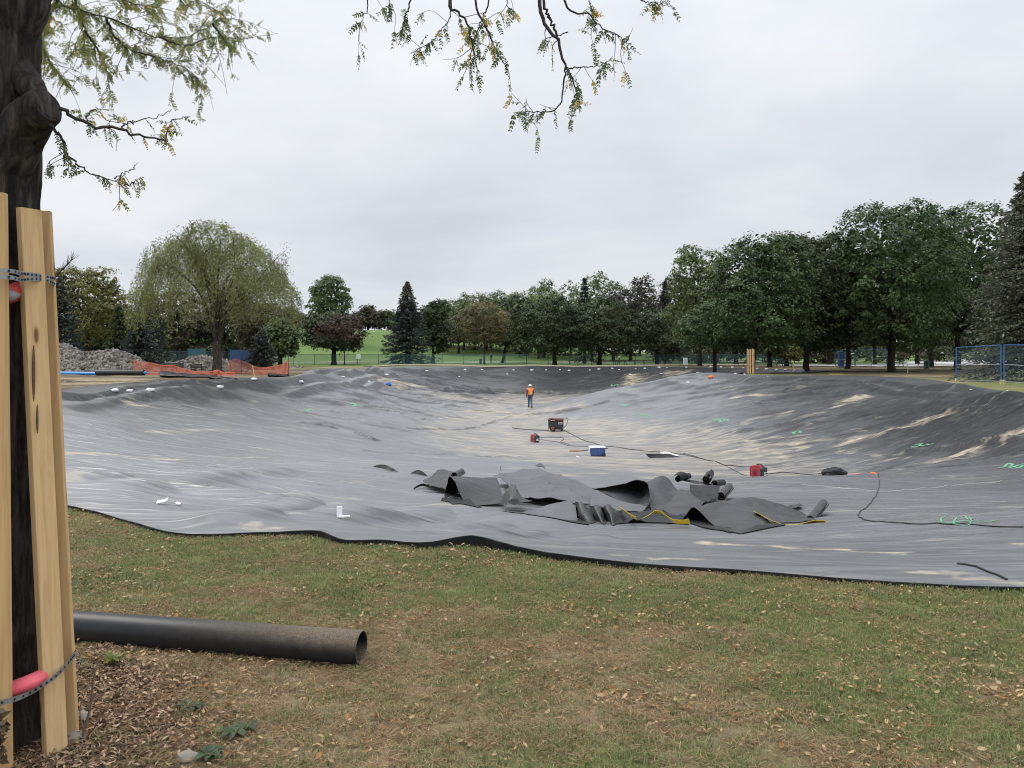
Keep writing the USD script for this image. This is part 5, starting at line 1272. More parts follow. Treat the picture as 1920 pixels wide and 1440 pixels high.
pos = scatter(12300, lambda x_, y_, s_: np.clip(0.20 + 0.75 * sstep(0.42, 0.62, n2(x_, y_, 0.7, 0.5, seed=71)) + 0.6 * sstep(1.8, 0.8, np.hypot(x_ - TREE[0], y_ - TREE[1])), 0, 1) * np.interp(y_, [2, 5, 9], [1, 0.8, 0.35]))
instancer('fallen_leaves', [fall_leaves(np.random.default_rng(150 + k), 9, 0.13, 0.030) for k in range(8)], M_fall, pos, rngG.uniform(0.5, 1.0, len(pos)), rngG, 'small brown, tan and yellow leaves scattered on the lawn', 'leaves')
pos = scatter(9000, lambda x_, y_, s_: sstep(1.05, 0.5, np.hypot(x_ - TREE[0], y_ - TREE[1]) + (n2(x_, y_, 0.5, 0.5, seed=21) - 0.5) * 0.8), -4.0, 0.0, 2.0, 5.0)
instancer('bark_mulch', [straw(np.random.default_rng(250 + k), 22, 0.07, 0.032, 0.009) for k in range(4)], M_chip, pos, rngG.uniform(0.7, 1.4, len(pos)), rngG, 'brown bark mulch and leaf litter at the foot of the locust', 'mulch')

# a few weeds and the dead stalk by the planks
M_weed = leafmat('weed_leaves', [(0.020, 0.040, 0.014), (0.045, 0.075, 0.028), (0.08, 0.11, 0.045)], trans=0.25, pscale=5)
M_weedy = leafmat('yellow_weed_leaves', [(0.10, 0.11, 0.02), (0.17, 0.18, 0.035)], trans=0.25, pscale=5)
def weed(px, py, n, ln, wd, lab, mat, seed, up=0.35, name='weed'):
    rng = np.random.default_rng(seed)
    g = on(px, py); g[2] = float(ground_z(g[0], g[1])[0])
    w = thing(name, lab, 'weed', g)
    parts = []
    for k in range(n):
        a = k * 2.399; l_ = ln * rng.uniform(0.6, 1.1)
        d_ = np.array([math.cos(a), math.sin(a), 0]); s_ = np.array([-d_[1], d_[0], 0])
        pts = []
        for s, q in ((0.0, 0.15), (0.3, 0.7), (0.6, 1.0), (0.85, 0.6), (1.0, 0.05)):
            c_ = d_ * l_ * s + np.array([0, 0, 0.005 + l_ * up * math.sin(s * 2.4) * rng.uniform(0.8, 1.2)])
            pts += [c_ - s_ * wd * q * 0.5 + [0, 0, wd * q * 0.15], c_, c_ + s_ * wd * q * 0.5 + [0, 0, wd * q * 0.15]]
        q_ = [[i * 3 + j, i * 3 + j + 1, i * 3 + j + 4, i * 3 + j + 3] for i in range(4) for j in range(2)]
        parts.append((np.array(pts), np.array(q_)))
    obj('leaves', cat_mesh(parts), mat, w, smooth=False)
weed(360, 1335, 11, 0.075, 0.028, 'grey green rosette weed on the bare ground between tree and pipe', M_weed, 1)
weed(395, 1424, 12, 0.08, 0.036, 'dark green leafy weed at the very bottom of the picture near the mulch', M_weed, 2)
weed(440, 1385, 8, 0.08, 0.035, 'small dark weed on the outer side of the mulch ring', M_weed, 3)
weed(210, 1262, 9, 0.07, 0.035, 'yellow green weed next to the dry stalk and pipe', M_weedy, 4, up=0.9)
weed(145, 1258, 7, 0.06, 0.03, 'low green weed touching the outermost plank', M_weed, 5)
weed(462, 1372, 6, 0.06, 0.03, 'tiny green weed past the mulch on the lawn side', M_weed, 6)
stalk = thing('dry_stalk', 'thin dead brown stalk standing in the mulch beside the planks', 'stalk')
b0 = on(152, 1400); b0[2] = float(ground_z(b0[0], b0[1])[0])
dst = b0[1]
obj('stem', cat_mesh([tube(spline([b0, P(168, 1330, dst), P(176, 1270, dst - 0.02), P(190, 1222, dst)], 14), np.linspace(0.006, 0.002, 14), 6),
     tube(spline([P(158, 1375, dst), P(150, 1330, dst + 0.03), P(163, 1290, dst + 0.05)], 8), np.linspace(0.004, 0.0015, 8), 5), tube(spline([b0 + [0.01, 0, 0], P(180, 1360, dst - 0.03), P(196, 1330, dst - 0.05)], 8), np.linspace(0.004, 0.0015, 8), 5)]),
    simple('dead_stem', (0.11, 0.08, 0.06), 0.9), stalk, smooth=True)
dw = thing('dead_plant', 'withered brown plant curling against the front plank at the bottom corner', 'plant')
M_dead = leafmat('withered_leaves', [(0.05, 0.035, 0.022), (0.11, 0.08, 0.05), (0.17, 0.13, 0.085)], trans=0.15, pscale=8)
rw = np.random.default_rng(9)
cl = np.array([P(rw.uniform(-30, 14), rw.uniform(1335, 1432), 3.0 + rw.uniform(-0.03, 0.03)) for _ in range(34)])
obj('leaves', leaf_quads(cl, rw.normal(size=(34, 3)) + [0, -0.6, 0], 0.055, 0.035, rw, 0.3), M_dead, dw, smooth=False)
obj('stem', tube(spline([P(-10, 1470, 3.0), P(-2, 1400, 3.0), P(4, 1350, 2.99)], 10), np.linspace(0.005, 0.002, 10), 5), M_dead, dw, smooth=True)
rock = trimesh.creation.icosphere(3, 0.045); rock.vertices *= [1.2, 0.8, 0.6]; rock.vertices += (meshkit.fbm(rock.vertices * 25, 3, 2) - 0.5)[:, None] * 0.02
for px, py, s, lab in ((132, 1402, 1.0, 'tan stone at the foot of the outermost plank'), (150, 1365, 0.9, 'pale stone half hidden behind the outermost plank'), (350, 1428, 0.8, 'brown stone in the leaf litter at the picture bottom')):
    g = on(px, py); g[2] = float(ground_z(g[0], g[1])[0]) + 0.012
    r_ = rock.copy(); r_.apply_scale(s); r_.apply_translation(g)
    tag(obj('stone', r_, simple('stone_' + str(px), (0.24, 0.21, 0.17), 0.9, var=0.25, bump=0.4), None, smooth=True), lab, 'stone')
# ------------------------------------------------------------------ loose geotextile sheets heaped on the liner
M_yel = simple('yellow_edge_tape', (0.74, 0.54, 0.03), 0.55, var=0.15, scale=12)
M_white = simple('white_plastic', (0.72, 0.72, 0.74), 0.6, var=0.06, scale=9)
M_black = simple('black_rubber', (0.012, 0.012, 0.013), 0.5, var=0.2)
def pt(q):
    if len(q) == 3: return P(*q)
    g = onl(*q); g[2] += 0.015
    return g
def loft(name, rows, mat, parent, m=26, n=36, thick=0.007, crumple=0.012, seed=1, label=None, sharp=0.6):
    R = [spline(np.array([pt(q) for q in r]), n) for r in rows]
    Gd = np.stack([spline(np.array([r[j] for r in R]), m) for j in range(n)], 1)
    if sharp:
        lin = np.stack([np.stack([np.interp(np.linspace(0, 1, m), np.linspace(0, 1, len(R)), [r[j][c_] for r in R]) for c_ in range(3)], 1) for j in range(n)], 1)
        Gd = Gd * (1 - sharp) + lin * sharp
    rg_ = 1 - np.abs(2 * meshkit.fbm(Gd * np.array([2.2, 1.3, 2.2]), 2, seed + 40) - 1)
    k = (meshkit.fbm(Gd * 4.5, 3, seed) - 0.5) + 1.3 * rg_ ** 6
    du, dv = np.gradient(Gd, axis=0), np.gradient(Gd, axis=1)
    nn = unit(np.cross(du, dv))
    Gd = Gd + nn * (k * 2 * crumple)[..., None]
    gz_ = liner_z(Gd[..., 0].ravel(), Gd[..., 1].ravel()).reshape(Gd.shape[:2])
    Gd[..., 2] = np.maximum(Gd[..., 2], gz_ + 0.012)
    a, b = (Gd + nn * thick / 2).reshape(-1, 3), (Gd - nn * thick / 2).reshape(-1, 3)
    i, j = np.meshgrid(np.arange(m - 1), np.arange(n - 1), indexing='ij')
    q = np.stack([i * n + j, (i + 1) * n + j, (i + 1) * n + j + 1, i * n + j + 1], -1).reshape(-1, 4)
    N = m * n
    rim = np.concatenate([np.arange(n), np.arange(1, m) * n + n - 1, (m - 1) * n + np.arange(n - 2, -1, -1), np.arange(m - 2, 0, -1) * n])
    r2 = np.roll(rim, -1)
    rq = np.stack([rim, rim + N, r2 + N, r2], 1)
    if nn[..., 2].mean() < 0: a, b = b, a
    t = thing(name, label, 'geotextile sheet')
    flip = nn[..., 2].mean() < 0
    obj('upper_face', (np.vstack([a, b]), np.vstack([q[:, ::-1] if flip else q, rq])), mat, t, smooth=50)
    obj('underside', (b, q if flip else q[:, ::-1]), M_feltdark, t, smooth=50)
    return t
def sheet(label, rows, mat=None, **kw):
    return loft('geotextile_sheet', rows, mat or M_felt, None, label=label, **kw)
def ribbon(name, pts, width, mat, parent=None, thick=0.006, n=60, flat=0.35, tw=None):
    p = spline(np.array([pt(q) for q in pts]), n)
    t = unit(np.gradient(p, axis=0)); up = np.array([0, 0, 1.0])
    s = unit(np.cross(t, up)); o = np.cross(s, t)
    a_ = np.linspace(0, 1, n) * (tw or 0.0)
    w = s * np.cos(a_ + flat)[:, None] + o * np.sin(a_ + flat)[:, None]
    o2 = np.cross(t, w)
    rows = np.stack([p - w * width / 2, p + w * width / 2, p + w * width / 2 + o2 * thick, p - w * width / 2 + o2 * thick], 1).reshape(-1, 3)
    i, j = np.meshgrid(np.arange(n - 1), np.arange(4), indexing='ij')
    q = np.stack([i * 4 + j, i * 4 + (j + 1) % 4, (i + 1) * 4 + (j + 1) % 4, (i + 1) * 4 + j], -1).reshape(-1, 4)
    return obj(name, (rows, q), mat, parent, smooth=True)
def roll(label, a, b, r, turns=2.3, mat=None, name='geotextile_roll', wob=0.0, unroll=0.0):
    """a sheet rolled up on itself: a spiral of cloth between the points a and b"""
    a, b = pt(a), pt(b)
    ax = unit(b - a); up = np.array([0, 0, 1.0]); s = unit(np.cross(ax, up)); u2 = np.cross(s, ax)
    th = np.linspace(0, turns * 2 * np.pi, 90)
    rr_ = r * (0.35 + 0.65 * th / th[-1])
    prof = (np.cos(th) * rr_)[:, None] * s + (np.sin(th) * rr_)[:, None] * u2
    prof[:, 2] += r * 0.9
    if unroll:
        e = prof[-1]; tail = np.linspace(0, 1, 14)[1:, None]
        d_ = s * np.sign(np.dot(prof[-1] - prof[-4], s) + 1e-6)
        prof = np.vstack([prof, e + d_ * unroll * tail + np.array([0, 0, -1.0]) * (e[2] - 0.02) * np.minimum(tail * 2, 1)])
    m = 14
    u_ = np.linspace(0, 1, m)
    Gd = a + (b - a) * u_[:, None, None] + prof[None] * (1 + wob * np.sin(u_ * 5))[:, None, None]
    n = len(prof)
    i, j = np.meshgrid(np.arange(m - 1), np.arange(n - 1), indexing='ij')
    q = np.stack([i * n + j, (i + 1) * n + j, (i + 1) * n + j + 1, i * n + j + 1], -1).reshape(-1, 4)
    dv = np.gradient(Gd, axis=1); du = np.gradient(Gd, axis=0); nn = unit(np.cross(du, dv)); N = m * n
    V_ = np.vstack([(Gd + nn * 0.004).reshape(-1, 3), (Gd - nn * 0.004).reshape(-1, 3)])
    rim = np.concatenate([np.arange(n), np.arange(1, m) * n + n - 1, (m - 1) * n + np.arange(n - 2, -1, -1), np.arange(m - 2, 0, -1) * n]); r2 = np.roll(rim, -1)
    p = obj(name, (V_, np.vstack([q, q[:, ::-1] + N, np.stack([rim, rim + N, r2 + N, r2], 1)])), mat or M_felt, None, smooth=50)
    return tag(p, label, 'geotextile roll')

sheet('big tent-shaped fold of grey geotextile, open dark end facing the yellow tape coils',
      [[(1276, 979, 11.95), (1287, 964, 11.9), (1300, 950, 11.8), (1318, 966, 11.55), (1334, 981, 11.3), (1358, 996, 10.8), (1388, 1006, 10.3)],
       [(1318, 978, 12.8), (1333, 956, 12.5), (1352, 939, 12.2), (1374, 957, 11.75), (1392, 972, 11.35), (1408, 985, 11.0), (1420, 996, 10.7)],
       [(1400, 965, 13.5), (1404, 945, 13.1), (1407, 930, 12.7), (1424, 948, 12.25), (1436, 962, 11.9), (1446, 975, 11.55), (1452, 985, 11.35)],
       [(1470, 962, 13.3), (1462, 950, 13.0), (1452, 941, 12.8), (1467, 957, 12.35), (1478, 968, 12.0), (1488, 979, 11.6), (1494, 986, 11.35)],
       [(1512, 968, 12.7), (1507, 964, 12.8), (1502, 960, 12.9), (1512, 966, 12.6), (1520, 972, 12.2), (1526, 978, 11.85), (1532, 982, 11.6)]], m=44, n=50, crumple=0.01, seed=2)
sheet('sloping grey sheet with a rolled front lip, leaning behind the open tent end',
      [[(1290, 940, 14.8), (1303, 945, 14.4), (1325, 955, 14.0)], [(1277, 917, 14.2), (1297, 927, 13.8), (1320, 944, 13.3)], [(1258, 938, 13.6), (1278, 950, 13.2), (1303, 962, 12.9)],
       [(1243, 954, 13.1), (1262, 967, 12.7), (1285, 975, 12.4)], [(1246, 960, 13.1), (1265, 973, 12.75), (1288, 979, 12.5)]], m=34, n=26, seed=3)
sheet('upright pointed grey sheet standing right beside the open dark curl',
      [[(1250, 925, 15.9), (1268, 930, 15.9), (1284, 938, 15.4)], [(1213, 906, 15.0), (1243, 892, 15.3), (1266, 915, 15.2), (1279, 921, 14.8)], [(1217, 935, 14.0), (1238, 925, 14.3), (1262, 935, 14.3)], [(1222, 962, 13.0), (1238, 962, 13.0), (1256, 957, 13.2)]], m=30, n=30, seed=4)
sheet('wide open curl of stiff geotextile with a black cavity facing the camera',
      [[(1110, 917, 14.0), (1110, 917.5, 14.1), (1110, 916.5, 14.2), (1111, 916, 14.2), (1111, 915.6, 14.1)],
       [(1152, 934, 13.3), (1157, 937, 13.7), (1163, 926, 14.4), (1162, 913, 14.6), (1157, 909.5, 14.4)],
       [(1188, 948, 13.0), (1194, 950, 13.5), (1202, 930, 14.5), (1201, 904, 14.8), (1192, 900, 14.4)],
       [(1208, 951, 12.9), (1213, 950, 13.3), (1219, 930, 14.0), (1216, 907, 14.2), (1207, 901, 14.0)],
       [(1210, 951, 12.9), (1215, 947, 13.1), (1220, 928, 13.4), (1217, 909, 13.6), (1210, 903, 13.7)]], mat=M_felt, m=40, n=40, crumple=0.006, seed=5)
sheet('flat triangular grey sheet sloping down in front of the open curl',
      [[(1109, 917, 13.9), (1130, 926, 13.5), (1160, 938, 13.05), (1212, 953, 12.85)], [(1107, 935, 13.2), (1130, 944, 13.0), (1165, 952, 12.7), (1208, 958, 12.6)], [(1106, 952, 12.6), (1130, 958, 12.4), (1165, 961, 12.3), (1200, 962, 12.3)]], mat=M_feltlight, m=20, n=26, seed=6)
sheet('crumpled pleated sheet with upright folds at the middle of the heap front',
      [[(1074, 941, 12.6), (1090, 945, 12.1), (1104, 948, 12.5), (1116, 949, 12.0), (1128, 952, 12.5), (1140, 949, 11.9), (1152, 957, 12.4), (1166, 957, 11.9)],
       [(1082, 962, 12.4), (1098, 966, 11.8), (1112, 966, 12.2), (1124, 967, 11.7), (1135, 968, 12.2), (1146, 969, 11.6), (1156, 972, 12.0), (1170, 964, 11.8)],
       [(1086, 984, 12.2), (1106, 986, 11.5), (1120, 985, 12.0), (1132, 986, 11.45), (1141, 985, 12.0), (1150, 989, 11.35), (1160, 985, 11.8), (1174, 972, 11.7)]], m=24, n=80, crumple=0.016, seed=7)
sheet('long low grey fold rising towards the pleated sheet along the heap front',
      [[(942, 974, 12.4), (1000, 966, 13.1), (1070, 955, 13.6)], [(942, 973, 12.2), (1005, 955, 12.6), (1078, 939, 12.6)], [(946, 976, 12.0), (1010, 972, 12.0), (1081, 964, 12.0)], [(955, 979, 11.8), (1016, 988, 11.5), (1084, 988, 11.5)]], mat=M_feltlight, m=26, n=40, seed=8)
sheet('arched grey fold with an open pointed end on the outer side of the heap',
      [[(832, 942, 14.4), (835, 918, 14.3), (840, 897, 14.1), (845, 893, 13.9), (853, 901, 13.6), (862, 925, 13.4), (878, 949, 13.1)],
       [(876, 935, 15.0), (872, 915, 14.8), (874, 898, 14.6), (882, 894, 14.4), (894, 906, 14.0), (904, 928, 13.6), (912, 947, 13.2)],
       [(925, 930, 15.6), (922, 910, 15.4), (924, 899, 15.2), (931, 896, 15.0), (937, 909, 14.4), (942, 926, 13.9), (946, 943, 13.4)]], m=34, n=44, crumple=0.008, seed=9)
sheet('grey sheet lying behind the arched fold, with a thin black strap beside it',
      [[(793, 903, 15.7), (812, 893, 16.1), (828, 882, 16.5), (866, 890, 16.0)], [(801, 909, 15.3), (818, 905, 15.4), (835, 902, 15.4), (852, 900, 15.2)], [(810, 914, 14.9), (826, 917, 14.7), (842, 919, 14.6), (850, 910, 14.9)]], m=20, n=26, seed=10)
sheet('small horn-shaped curl of grey felt in front of the large flat sheet',
      [[(937, 944, 13.2), (946, 926, 13.4), (957, 910, 13.6), (962, 908, 13.7)], [(950, 946, 12.8), (958, 930, 12.9), (963, 914, 13.3), (965, 909, 13.5)], [(972, 943, 12.8), (969, 930, 12.9), (967, 916, 13.3), (966, 910, 13.5)], [(998, 940, 12.9), (985, 936, 13.2), (974, 928, 13.6), (967, 913, 13.8)]], m=30, n=26, crumple=0.004, seed=11)
sheet('dark strip added for the shade below the horn-shaped curl', [[(958, 946, 12.9), (975, 944, 12.8), (1000, 948, 12.7)], [(960, 949, 12.7), (978, 949, 12.6), (1000, 949, 12.6)]], mat=M_feltdark, m=6, n=20, seed=12)  # dark strip stands in for the shade under the curl
sheet('large flat grey sheet across the back of the heap',
      [[(925, 892, 16.6), (958, 886, 17.2), (1000, 880, 17.8), (1060, 896, 16.8), (1112, 917, 15.3)], [(950, 905, 15.6), (985, 902, 15.9), (1020, 902, 15.7), (1065, 914, 15.1), (1112, 930, 14.3)], [(968, 934, 13.9), (1000, 937, 13.7), (1035, 938, 13.5), (1070, 940, 13.3), (1115, 950, 12.9)]], mat=M_feltlight, m=26, n=46, crumple=0.016, seed=13)
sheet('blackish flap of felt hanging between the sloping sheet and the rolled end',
      [[(1293, 910, 15.2), (1318, 911, 15.3), (1350, 913, 15.2)], [(1294, 922, 14.4), (1318, 926, 14.4), (1348, 925, 14.5)], [(1304, 936, 13.9), (1320, 944, 13.5), (1346, 934, 14.0)]], mat=M_feltdark, m=16, n=22, seed=14)
sheet('thin raised strip of felt lying flat past the tent fold', [[(1463, 956, 13.2), (1480, 950, 13.6), (1500, 944, 14.0)], [(1470, 957, 13.0), (1485, 955, 13.2), (1505, 948, 13.6)]], m=8, n=20, seed=15)
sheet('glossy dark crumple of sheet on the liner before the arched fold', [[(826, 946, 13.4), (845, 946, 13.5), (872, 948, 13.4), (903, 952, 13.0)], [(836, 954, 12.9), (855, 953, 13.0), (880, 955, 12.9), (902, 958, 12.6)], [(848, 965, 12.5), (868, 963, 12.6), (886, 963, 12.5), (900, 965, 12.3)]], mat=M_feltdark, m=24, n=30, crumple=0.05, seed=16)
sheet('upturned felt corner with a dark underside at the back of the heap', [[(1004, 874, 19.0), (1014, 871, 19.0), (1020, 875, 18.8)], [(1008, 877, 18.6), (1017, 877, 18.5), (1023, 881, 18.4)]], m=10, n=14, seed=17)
sheet('black sheet added as shade under the looped yellow tape', [[(1148, 980, 11.9), (1180, 966, 12.3), (1225, 964, 12.4), (1262, 970, 12.3), (1288, 974, 12.2)], [(1150, 990, 11.5), (1182, 984, 11.6), (1225, 983, 11.6), (1262, 985, 11.5), (1292, 986, 11.4)]], mat=M_feltdark, m=14, n=40, crumple=0.03, seed=23)  # added to paint the dark gap under the tape
sheet('dark sheet added as shade below the foot of the tent fold', [[(1395, 1000, 10.9), (1425, 990, 11.3), (1468, 986, 11.5)], [(1392, 1007, 10.35), (1430, 1000, 10.7), (1472, 993, 11.0)]], mat=M_feltdark, m=8, n=24, seed=24)  # black cloth put in for the shaded gap at the tent foot
sheet('black sheet added as shade before the long low grey fold', [[(1020, 986, 11.7), (1055, 984, 11.8), (1100, 982, 11.9)], [(1018, 990, 11.3), (1060, 992, 11.2), (1105, 991, 11.2)]], mat=M_feltdark, m=8, n=24, seed=25)  # shade along the fold front, laid in as a black sheet
sheet('black sheet added as shade inside the open end of the arched fold', [[(833, 938, 14.3), (860, 936, 14.6), (900, 936, 14.4), (940, 938, 14.0)], [(834, 946, 13.6), (858, 948, 13.5), (880, 950, 13.3), (900, 947, 13.4)]], mat=M_feltdark, m=8, n=24, seed=26)  # darkens the arch interior in place of cast shade
sheet('black sheet added as shade inside the open end of the tent fold', [[(1282, 972, 12.4), (1320, 968, 12.6), (1370, 970, 12.4)], [(1284, 982, 11.7), (1320, 992, 11.1), (1372, 1003, 10.45)]], mat=M_feltdark, m=8, n=24, seed=27)  # shade of the tent opening, added as a black floor
roll('thin rolled felt lying on its own at the outer end of the heap', (1520, 983, 12.05), (1545, 951, 13.0), 0.075, turns=2.0)
roll('rolled end of grey felt beside the blackish flap', (1352, 938, 14.3), (1368, 920, 15.2), 0.085, turns=2.0)
roll('rolled felt end poking up behind the sheet with the black strap', (852, 898, 15.6), (866, 890, 16.6), 0.075, turns=2.0)
roll('dark curled scrap of felt, first of two behind the heap', (1270, 905, 16.2), (1292, 898, 16.6), 0.085, turns=1.4, mat=M_feltdark, wob=0.25)
roll('dark rolled felt with its round hollow end facing the camera', (1324, 908, 16.2), (1330, 897, 18.2), 0.115, turns=1.2, mat=M_feltdark)
roll('small dark folded felt end just above the blackish flap', (1340, 913, 15.7), (1356, 911, 16.1), 0.07, turns=1.5, mat=M_feltdark)
sheet('dark felt strip joining the two curled ends behind the heap', [[(1278, 897, 16.6), (1305, 902, 16.6), (1335, 908, 16.4)], [(1282, 902, 16.3), (1308, 907, 16.2), (1338, 912, 16.0)]], mat=M_feltdark, m=8, n=24, seed=19)
def tape(label, pts, w=0.10, **kw):
    pts = [tuple(P(*q) + [0, -0.04, 0.05]) for q in pts]
    pts = [(960 + FP * a / b, HZ - (c - EYE) * FP / b, b) for a, b, c in pts]
    return tag(ribbon('edge_tape', pts, w, M_yel, None, **kw), label, 'tape')
tape('twisted yellow tape running down from the pleated sheet', [(1160, 956, 11.75), (1170, 963, 11.6), (1180, 970, 11.5), (1194, 978, 11.4)], flat=0.7)
tape('looped yellow tape coil lying before the open curl', [(1200, 979, 11.5), (1212, 973, 11.6), (1224, 966, 11.7), (1238, 966, 11.65), (1250, 974, 11.55), (1262, 982, 11.4), (1276, 984, 11.35), (1292, 983, 11.3)], w=0.08, n=110, flat=0.5, tw=0.5)
tape('long yellow tape along the edge of the tent fold', [(1415, 966, 11.85), (1428, 972, 11.7), (1442, 980, 11.45), (1458, 987, 11.25), (1476, 991, 11.15), (1500, 988, 11.2), (1520, 983, 11.4), (1545, 983, 11.4)], n=90, flat=0.5)
tag(ribbon('felt_strap', [(838, 926, 14.4), (800, 924, 14.5), (778, 921, 14.7), (776, 916, 15.0), (790, 909, 15.3), (800, 910, 15.3), (820, 916, 14.9), (838, 921, 14.6)], 0.05, M_feltdark, None, n=80, flat=1.2), 'thin black looped strap at the outer corner of the heap', 'strap')
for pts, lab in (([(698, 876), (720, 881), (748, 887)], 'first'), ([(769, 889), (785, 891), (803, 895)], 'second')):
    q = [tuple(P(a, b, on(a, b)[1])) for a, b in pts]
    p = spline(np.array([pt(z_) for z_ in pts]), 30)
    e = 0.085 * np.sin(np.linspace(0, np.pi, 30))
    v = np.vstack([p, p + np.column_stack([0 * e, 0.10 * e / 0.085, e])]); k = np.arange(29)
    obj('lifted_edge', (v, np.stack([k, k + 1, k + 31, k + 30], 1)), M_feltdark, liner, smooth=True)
tag(ribbon('wire_hook', [(940, 884, 17.0), (939, 878, 17.0), (938, 874, 17.0)], 0.012, M_black, None, n=12), 'tiny bent black hook sticking up behind the heap', 'hook')

# ------------------------------------------------------------------ marks, scraps and cables on the liner
M_spray = simple('green_spray_paint', (0.10, 0.30, 0.17), 0.7, var=0.2)
def mark(pts, w):
    p = drape(pts, 80, 0.02)
    t = unit(np.gradient(p, axis=0)); s = unit(np.cross(t, [0, 0, 1.0]))
    ww = w * (0.6 + 0.8 * meshkit.noise(p * 14, 5))[:, None]
    a, b = p - s * ww / 2, p + s * ww / 2
    a[:, 2] = liner_z(a[:, 0], a[:, 1]) + 0.006; b[:, 2] = liner_z(b[:, 0], b[:, 1]) + 0.006
    v = np.vstack([a, b]); n = len(p); k = np.arange(n - 1)
    return v, np.stack([k, k + 1, k + 1 + n, k + n], 1)
def paint(lines, w, lab=None):
    obj('paint_mark', cat_mesh([mark(l, w) for l in lines]), M_spray, liner, smooth=False, label=lab)
paint([[(1786, 969), (1772, 969), (1764, 974), (1772, 980), (1790, 980), (1808, 977), (1820, 979), (1816, 985), (1798, 985), (1788, 980), (1794, 971), (1808, 968), (1812, 972)], [(1812, 972), (1824, 978), (1836, 979), (1850, 979), (1869, 976)], [(1817, 970), (1824, 974)]], 0.022, 'sprayed green loops like a scrawled OK')
paint([[(1330, 791), (1345, 787), (1352, 791), (1362, 786), (1366, 789)], [(1334, 788), (1350, 785), (1364, 784)]], 0.14)
paint([[(1484, 812), (1492, 809), (1488, 813), (1502, 811), (1498, 808)]], 0.10)
paint([[(1716, 835), (1728, 832), (1724, 836), (1740, 834), (1752, 831)], [(1708, 838), (1720, 838)]], 0.08)
paint([[(1872, 877), (1884, 875), (1892, 869), (1898, 871), (1892, 876), (1908, 873), (1919, 869)], [(1902, 876), (1912, 877), (1919, 872)]], 0.07)
paint([[(1195, 781), (1208, 777), (1222, 781), (1210, 784), (1196, 782)]], 0.12)
paint([[(1160, 758), (1174, 759), (1168, 761)]], 0.16)
paint([[(570, 765), (580, 769), (572, 770), (586, 768)]], 0.15)
paint([[(655, 757), (668, 758), (660, 761)]], 0.15)
paint([[(1146, 721), (1152, 722), (1158, 721), (1154, 723)]], 0.22)
paint([[(1196, 776), (1210, 778)]], 0.1)

def cable(label, pts, r=0.014, n=140, mat=None, name='cable'):
    rng = np.random.default_rng(int(pts[0][0] * 7 + pts[0][1]))
    p = drape(pts, n, r)
    s_ = np.linspace(0, 1, n)
    p[:, 0] += 0.02 * np.sin(s_ * 23 + rng.uniform(0, 6)) * np.sin(s_ * np.pi) * p[:, 1] / 40
    p[:, 2] = liner_z(p[:, 0], p[:, 1]) + r
    return tag(obj(name, tube(p, r, 6), mat or M_black, None, smooth=True), label, 'cable')
cable('black cable winding from the welding generator past the cooler to the nearer red generator', [(1057, 807), (1075, 816), (1092, 825), (1130, 836), (1165, 840), (1200, 845), (1262, 850), (1300, 857), (1345, 867), (1362, 873), (1410, 877)], 0.017)
cable('black cable from the farther red generator towards the cooler', [(1010, 824), (1030, 827), (1045, 829), (1060, 834), (1085, 837), (1104, 838)], 0.011)
cable('short looped cable beside the farther red generator', [(1010, 821), (1030, 820), (1056, 822), (1052, 829), (1068, 834)], 0.014)
cable('cable trailing flat from the welding generator wheels across the floor', [(960, 803), (990, 806), (1030, 807)], 0.02)
cable('thick black hose snaking over the front bench to the picture edge', [(1647, 893), (1649, 905), (1646, 920), (1636, 938), (1630, 946), (1612, 960), (1609, 968), (1625, 976), (1680, 981), (1760, 982), (1840, 986), (1919, 989)], 0.008, n=220)
cable('cable running from the nearer red generator to the black lump', [(1436, 889), (1470, 886), (1500, 889), (1548, 890)], 0.014)
cable('second thin cable lying before the nearer red generator', [(1280, 850), (1320, 862), (1350, 869), (1372, 880), (1400, 892)], 0.011)
cable('short piece of black cord lying near the lawn edge', [(1795, 1058), (1812, 1060), (1832, 1064), (1850, 1072), (1872, 1080), (1888, 1088)], 0.008)
tag(obj('silt_sock', tube(np.array([np.r_[(q := on(a, b))[:2], q[2] + 0.09] for a, b in [(700, 689), (740, 686), (800, 685.5), (860, 687), (905, 689.5), (960, 688), (1000, 687), (1080, 689), (1150, 688), (1230, 687), (1330, 685.5), (1400, 686)]]), 0.12, 7), simple('straw_sock', (0.34, 0.30, 0.22), 0.9), None, smooth=True),
    'pale straw-filled sock laid as a long line along the far bank', 'silt sock')

def lump(size, seed, amp=0.35, flat=0.6, knot=False):
    m = trimesh.creation.icosphere(3, 1.0)
    v = m.vertices * np.array([1.0, 0.62, flat])
    v += unit(v) * ((meshkit.fbm(m.vertices * 1.9 + seed * 3.1, 3, seed) - 0.5) * amp)[:, None]
    v[:, 2] = np.maximum(v[:, 2], -flat * 0.55) + flat * 0.5
    if knot:
        v2 = trimesh.creation.icosphere(1, 0.22).vertices
        m2 = trimesh.creation.cone(0.26, 0.5, sections=9); m2.apply_transform(trimesh.transformations.rotation_matrix(1.2, [0, 1, 0])); m2.apply_translation((0.75, 0.1, flat * 0.75))
        m3 = trimesh.creation.cone(0.2, -0.35, sections=9); m3.apply_transform(trimesh.transformations.rotation_matrix(1.2, [0, 1, 0])); m3.apply_translation((1.15, 0.1, flat * 0.95))
        return cat_mesh([(v * size, m.faces), (m2.vertices * size, m2.faces), (m3.vertices * size, m3.faces)])
    return v * size, m.faces
def laid(px, py, sink=0.01):
    g = onl(px, py) if py < 1100 and sdist(np.array([on(px, py)[0]]), np.array([on(px, py)[1]]))[0][0] > 0 else on(px, py)
    g[2] -= sink
    return g
bag0 = None
M_bag = simple('white_sack', (0.66, 0.66, 0.68), 0.75, var=0.08, scale=6)
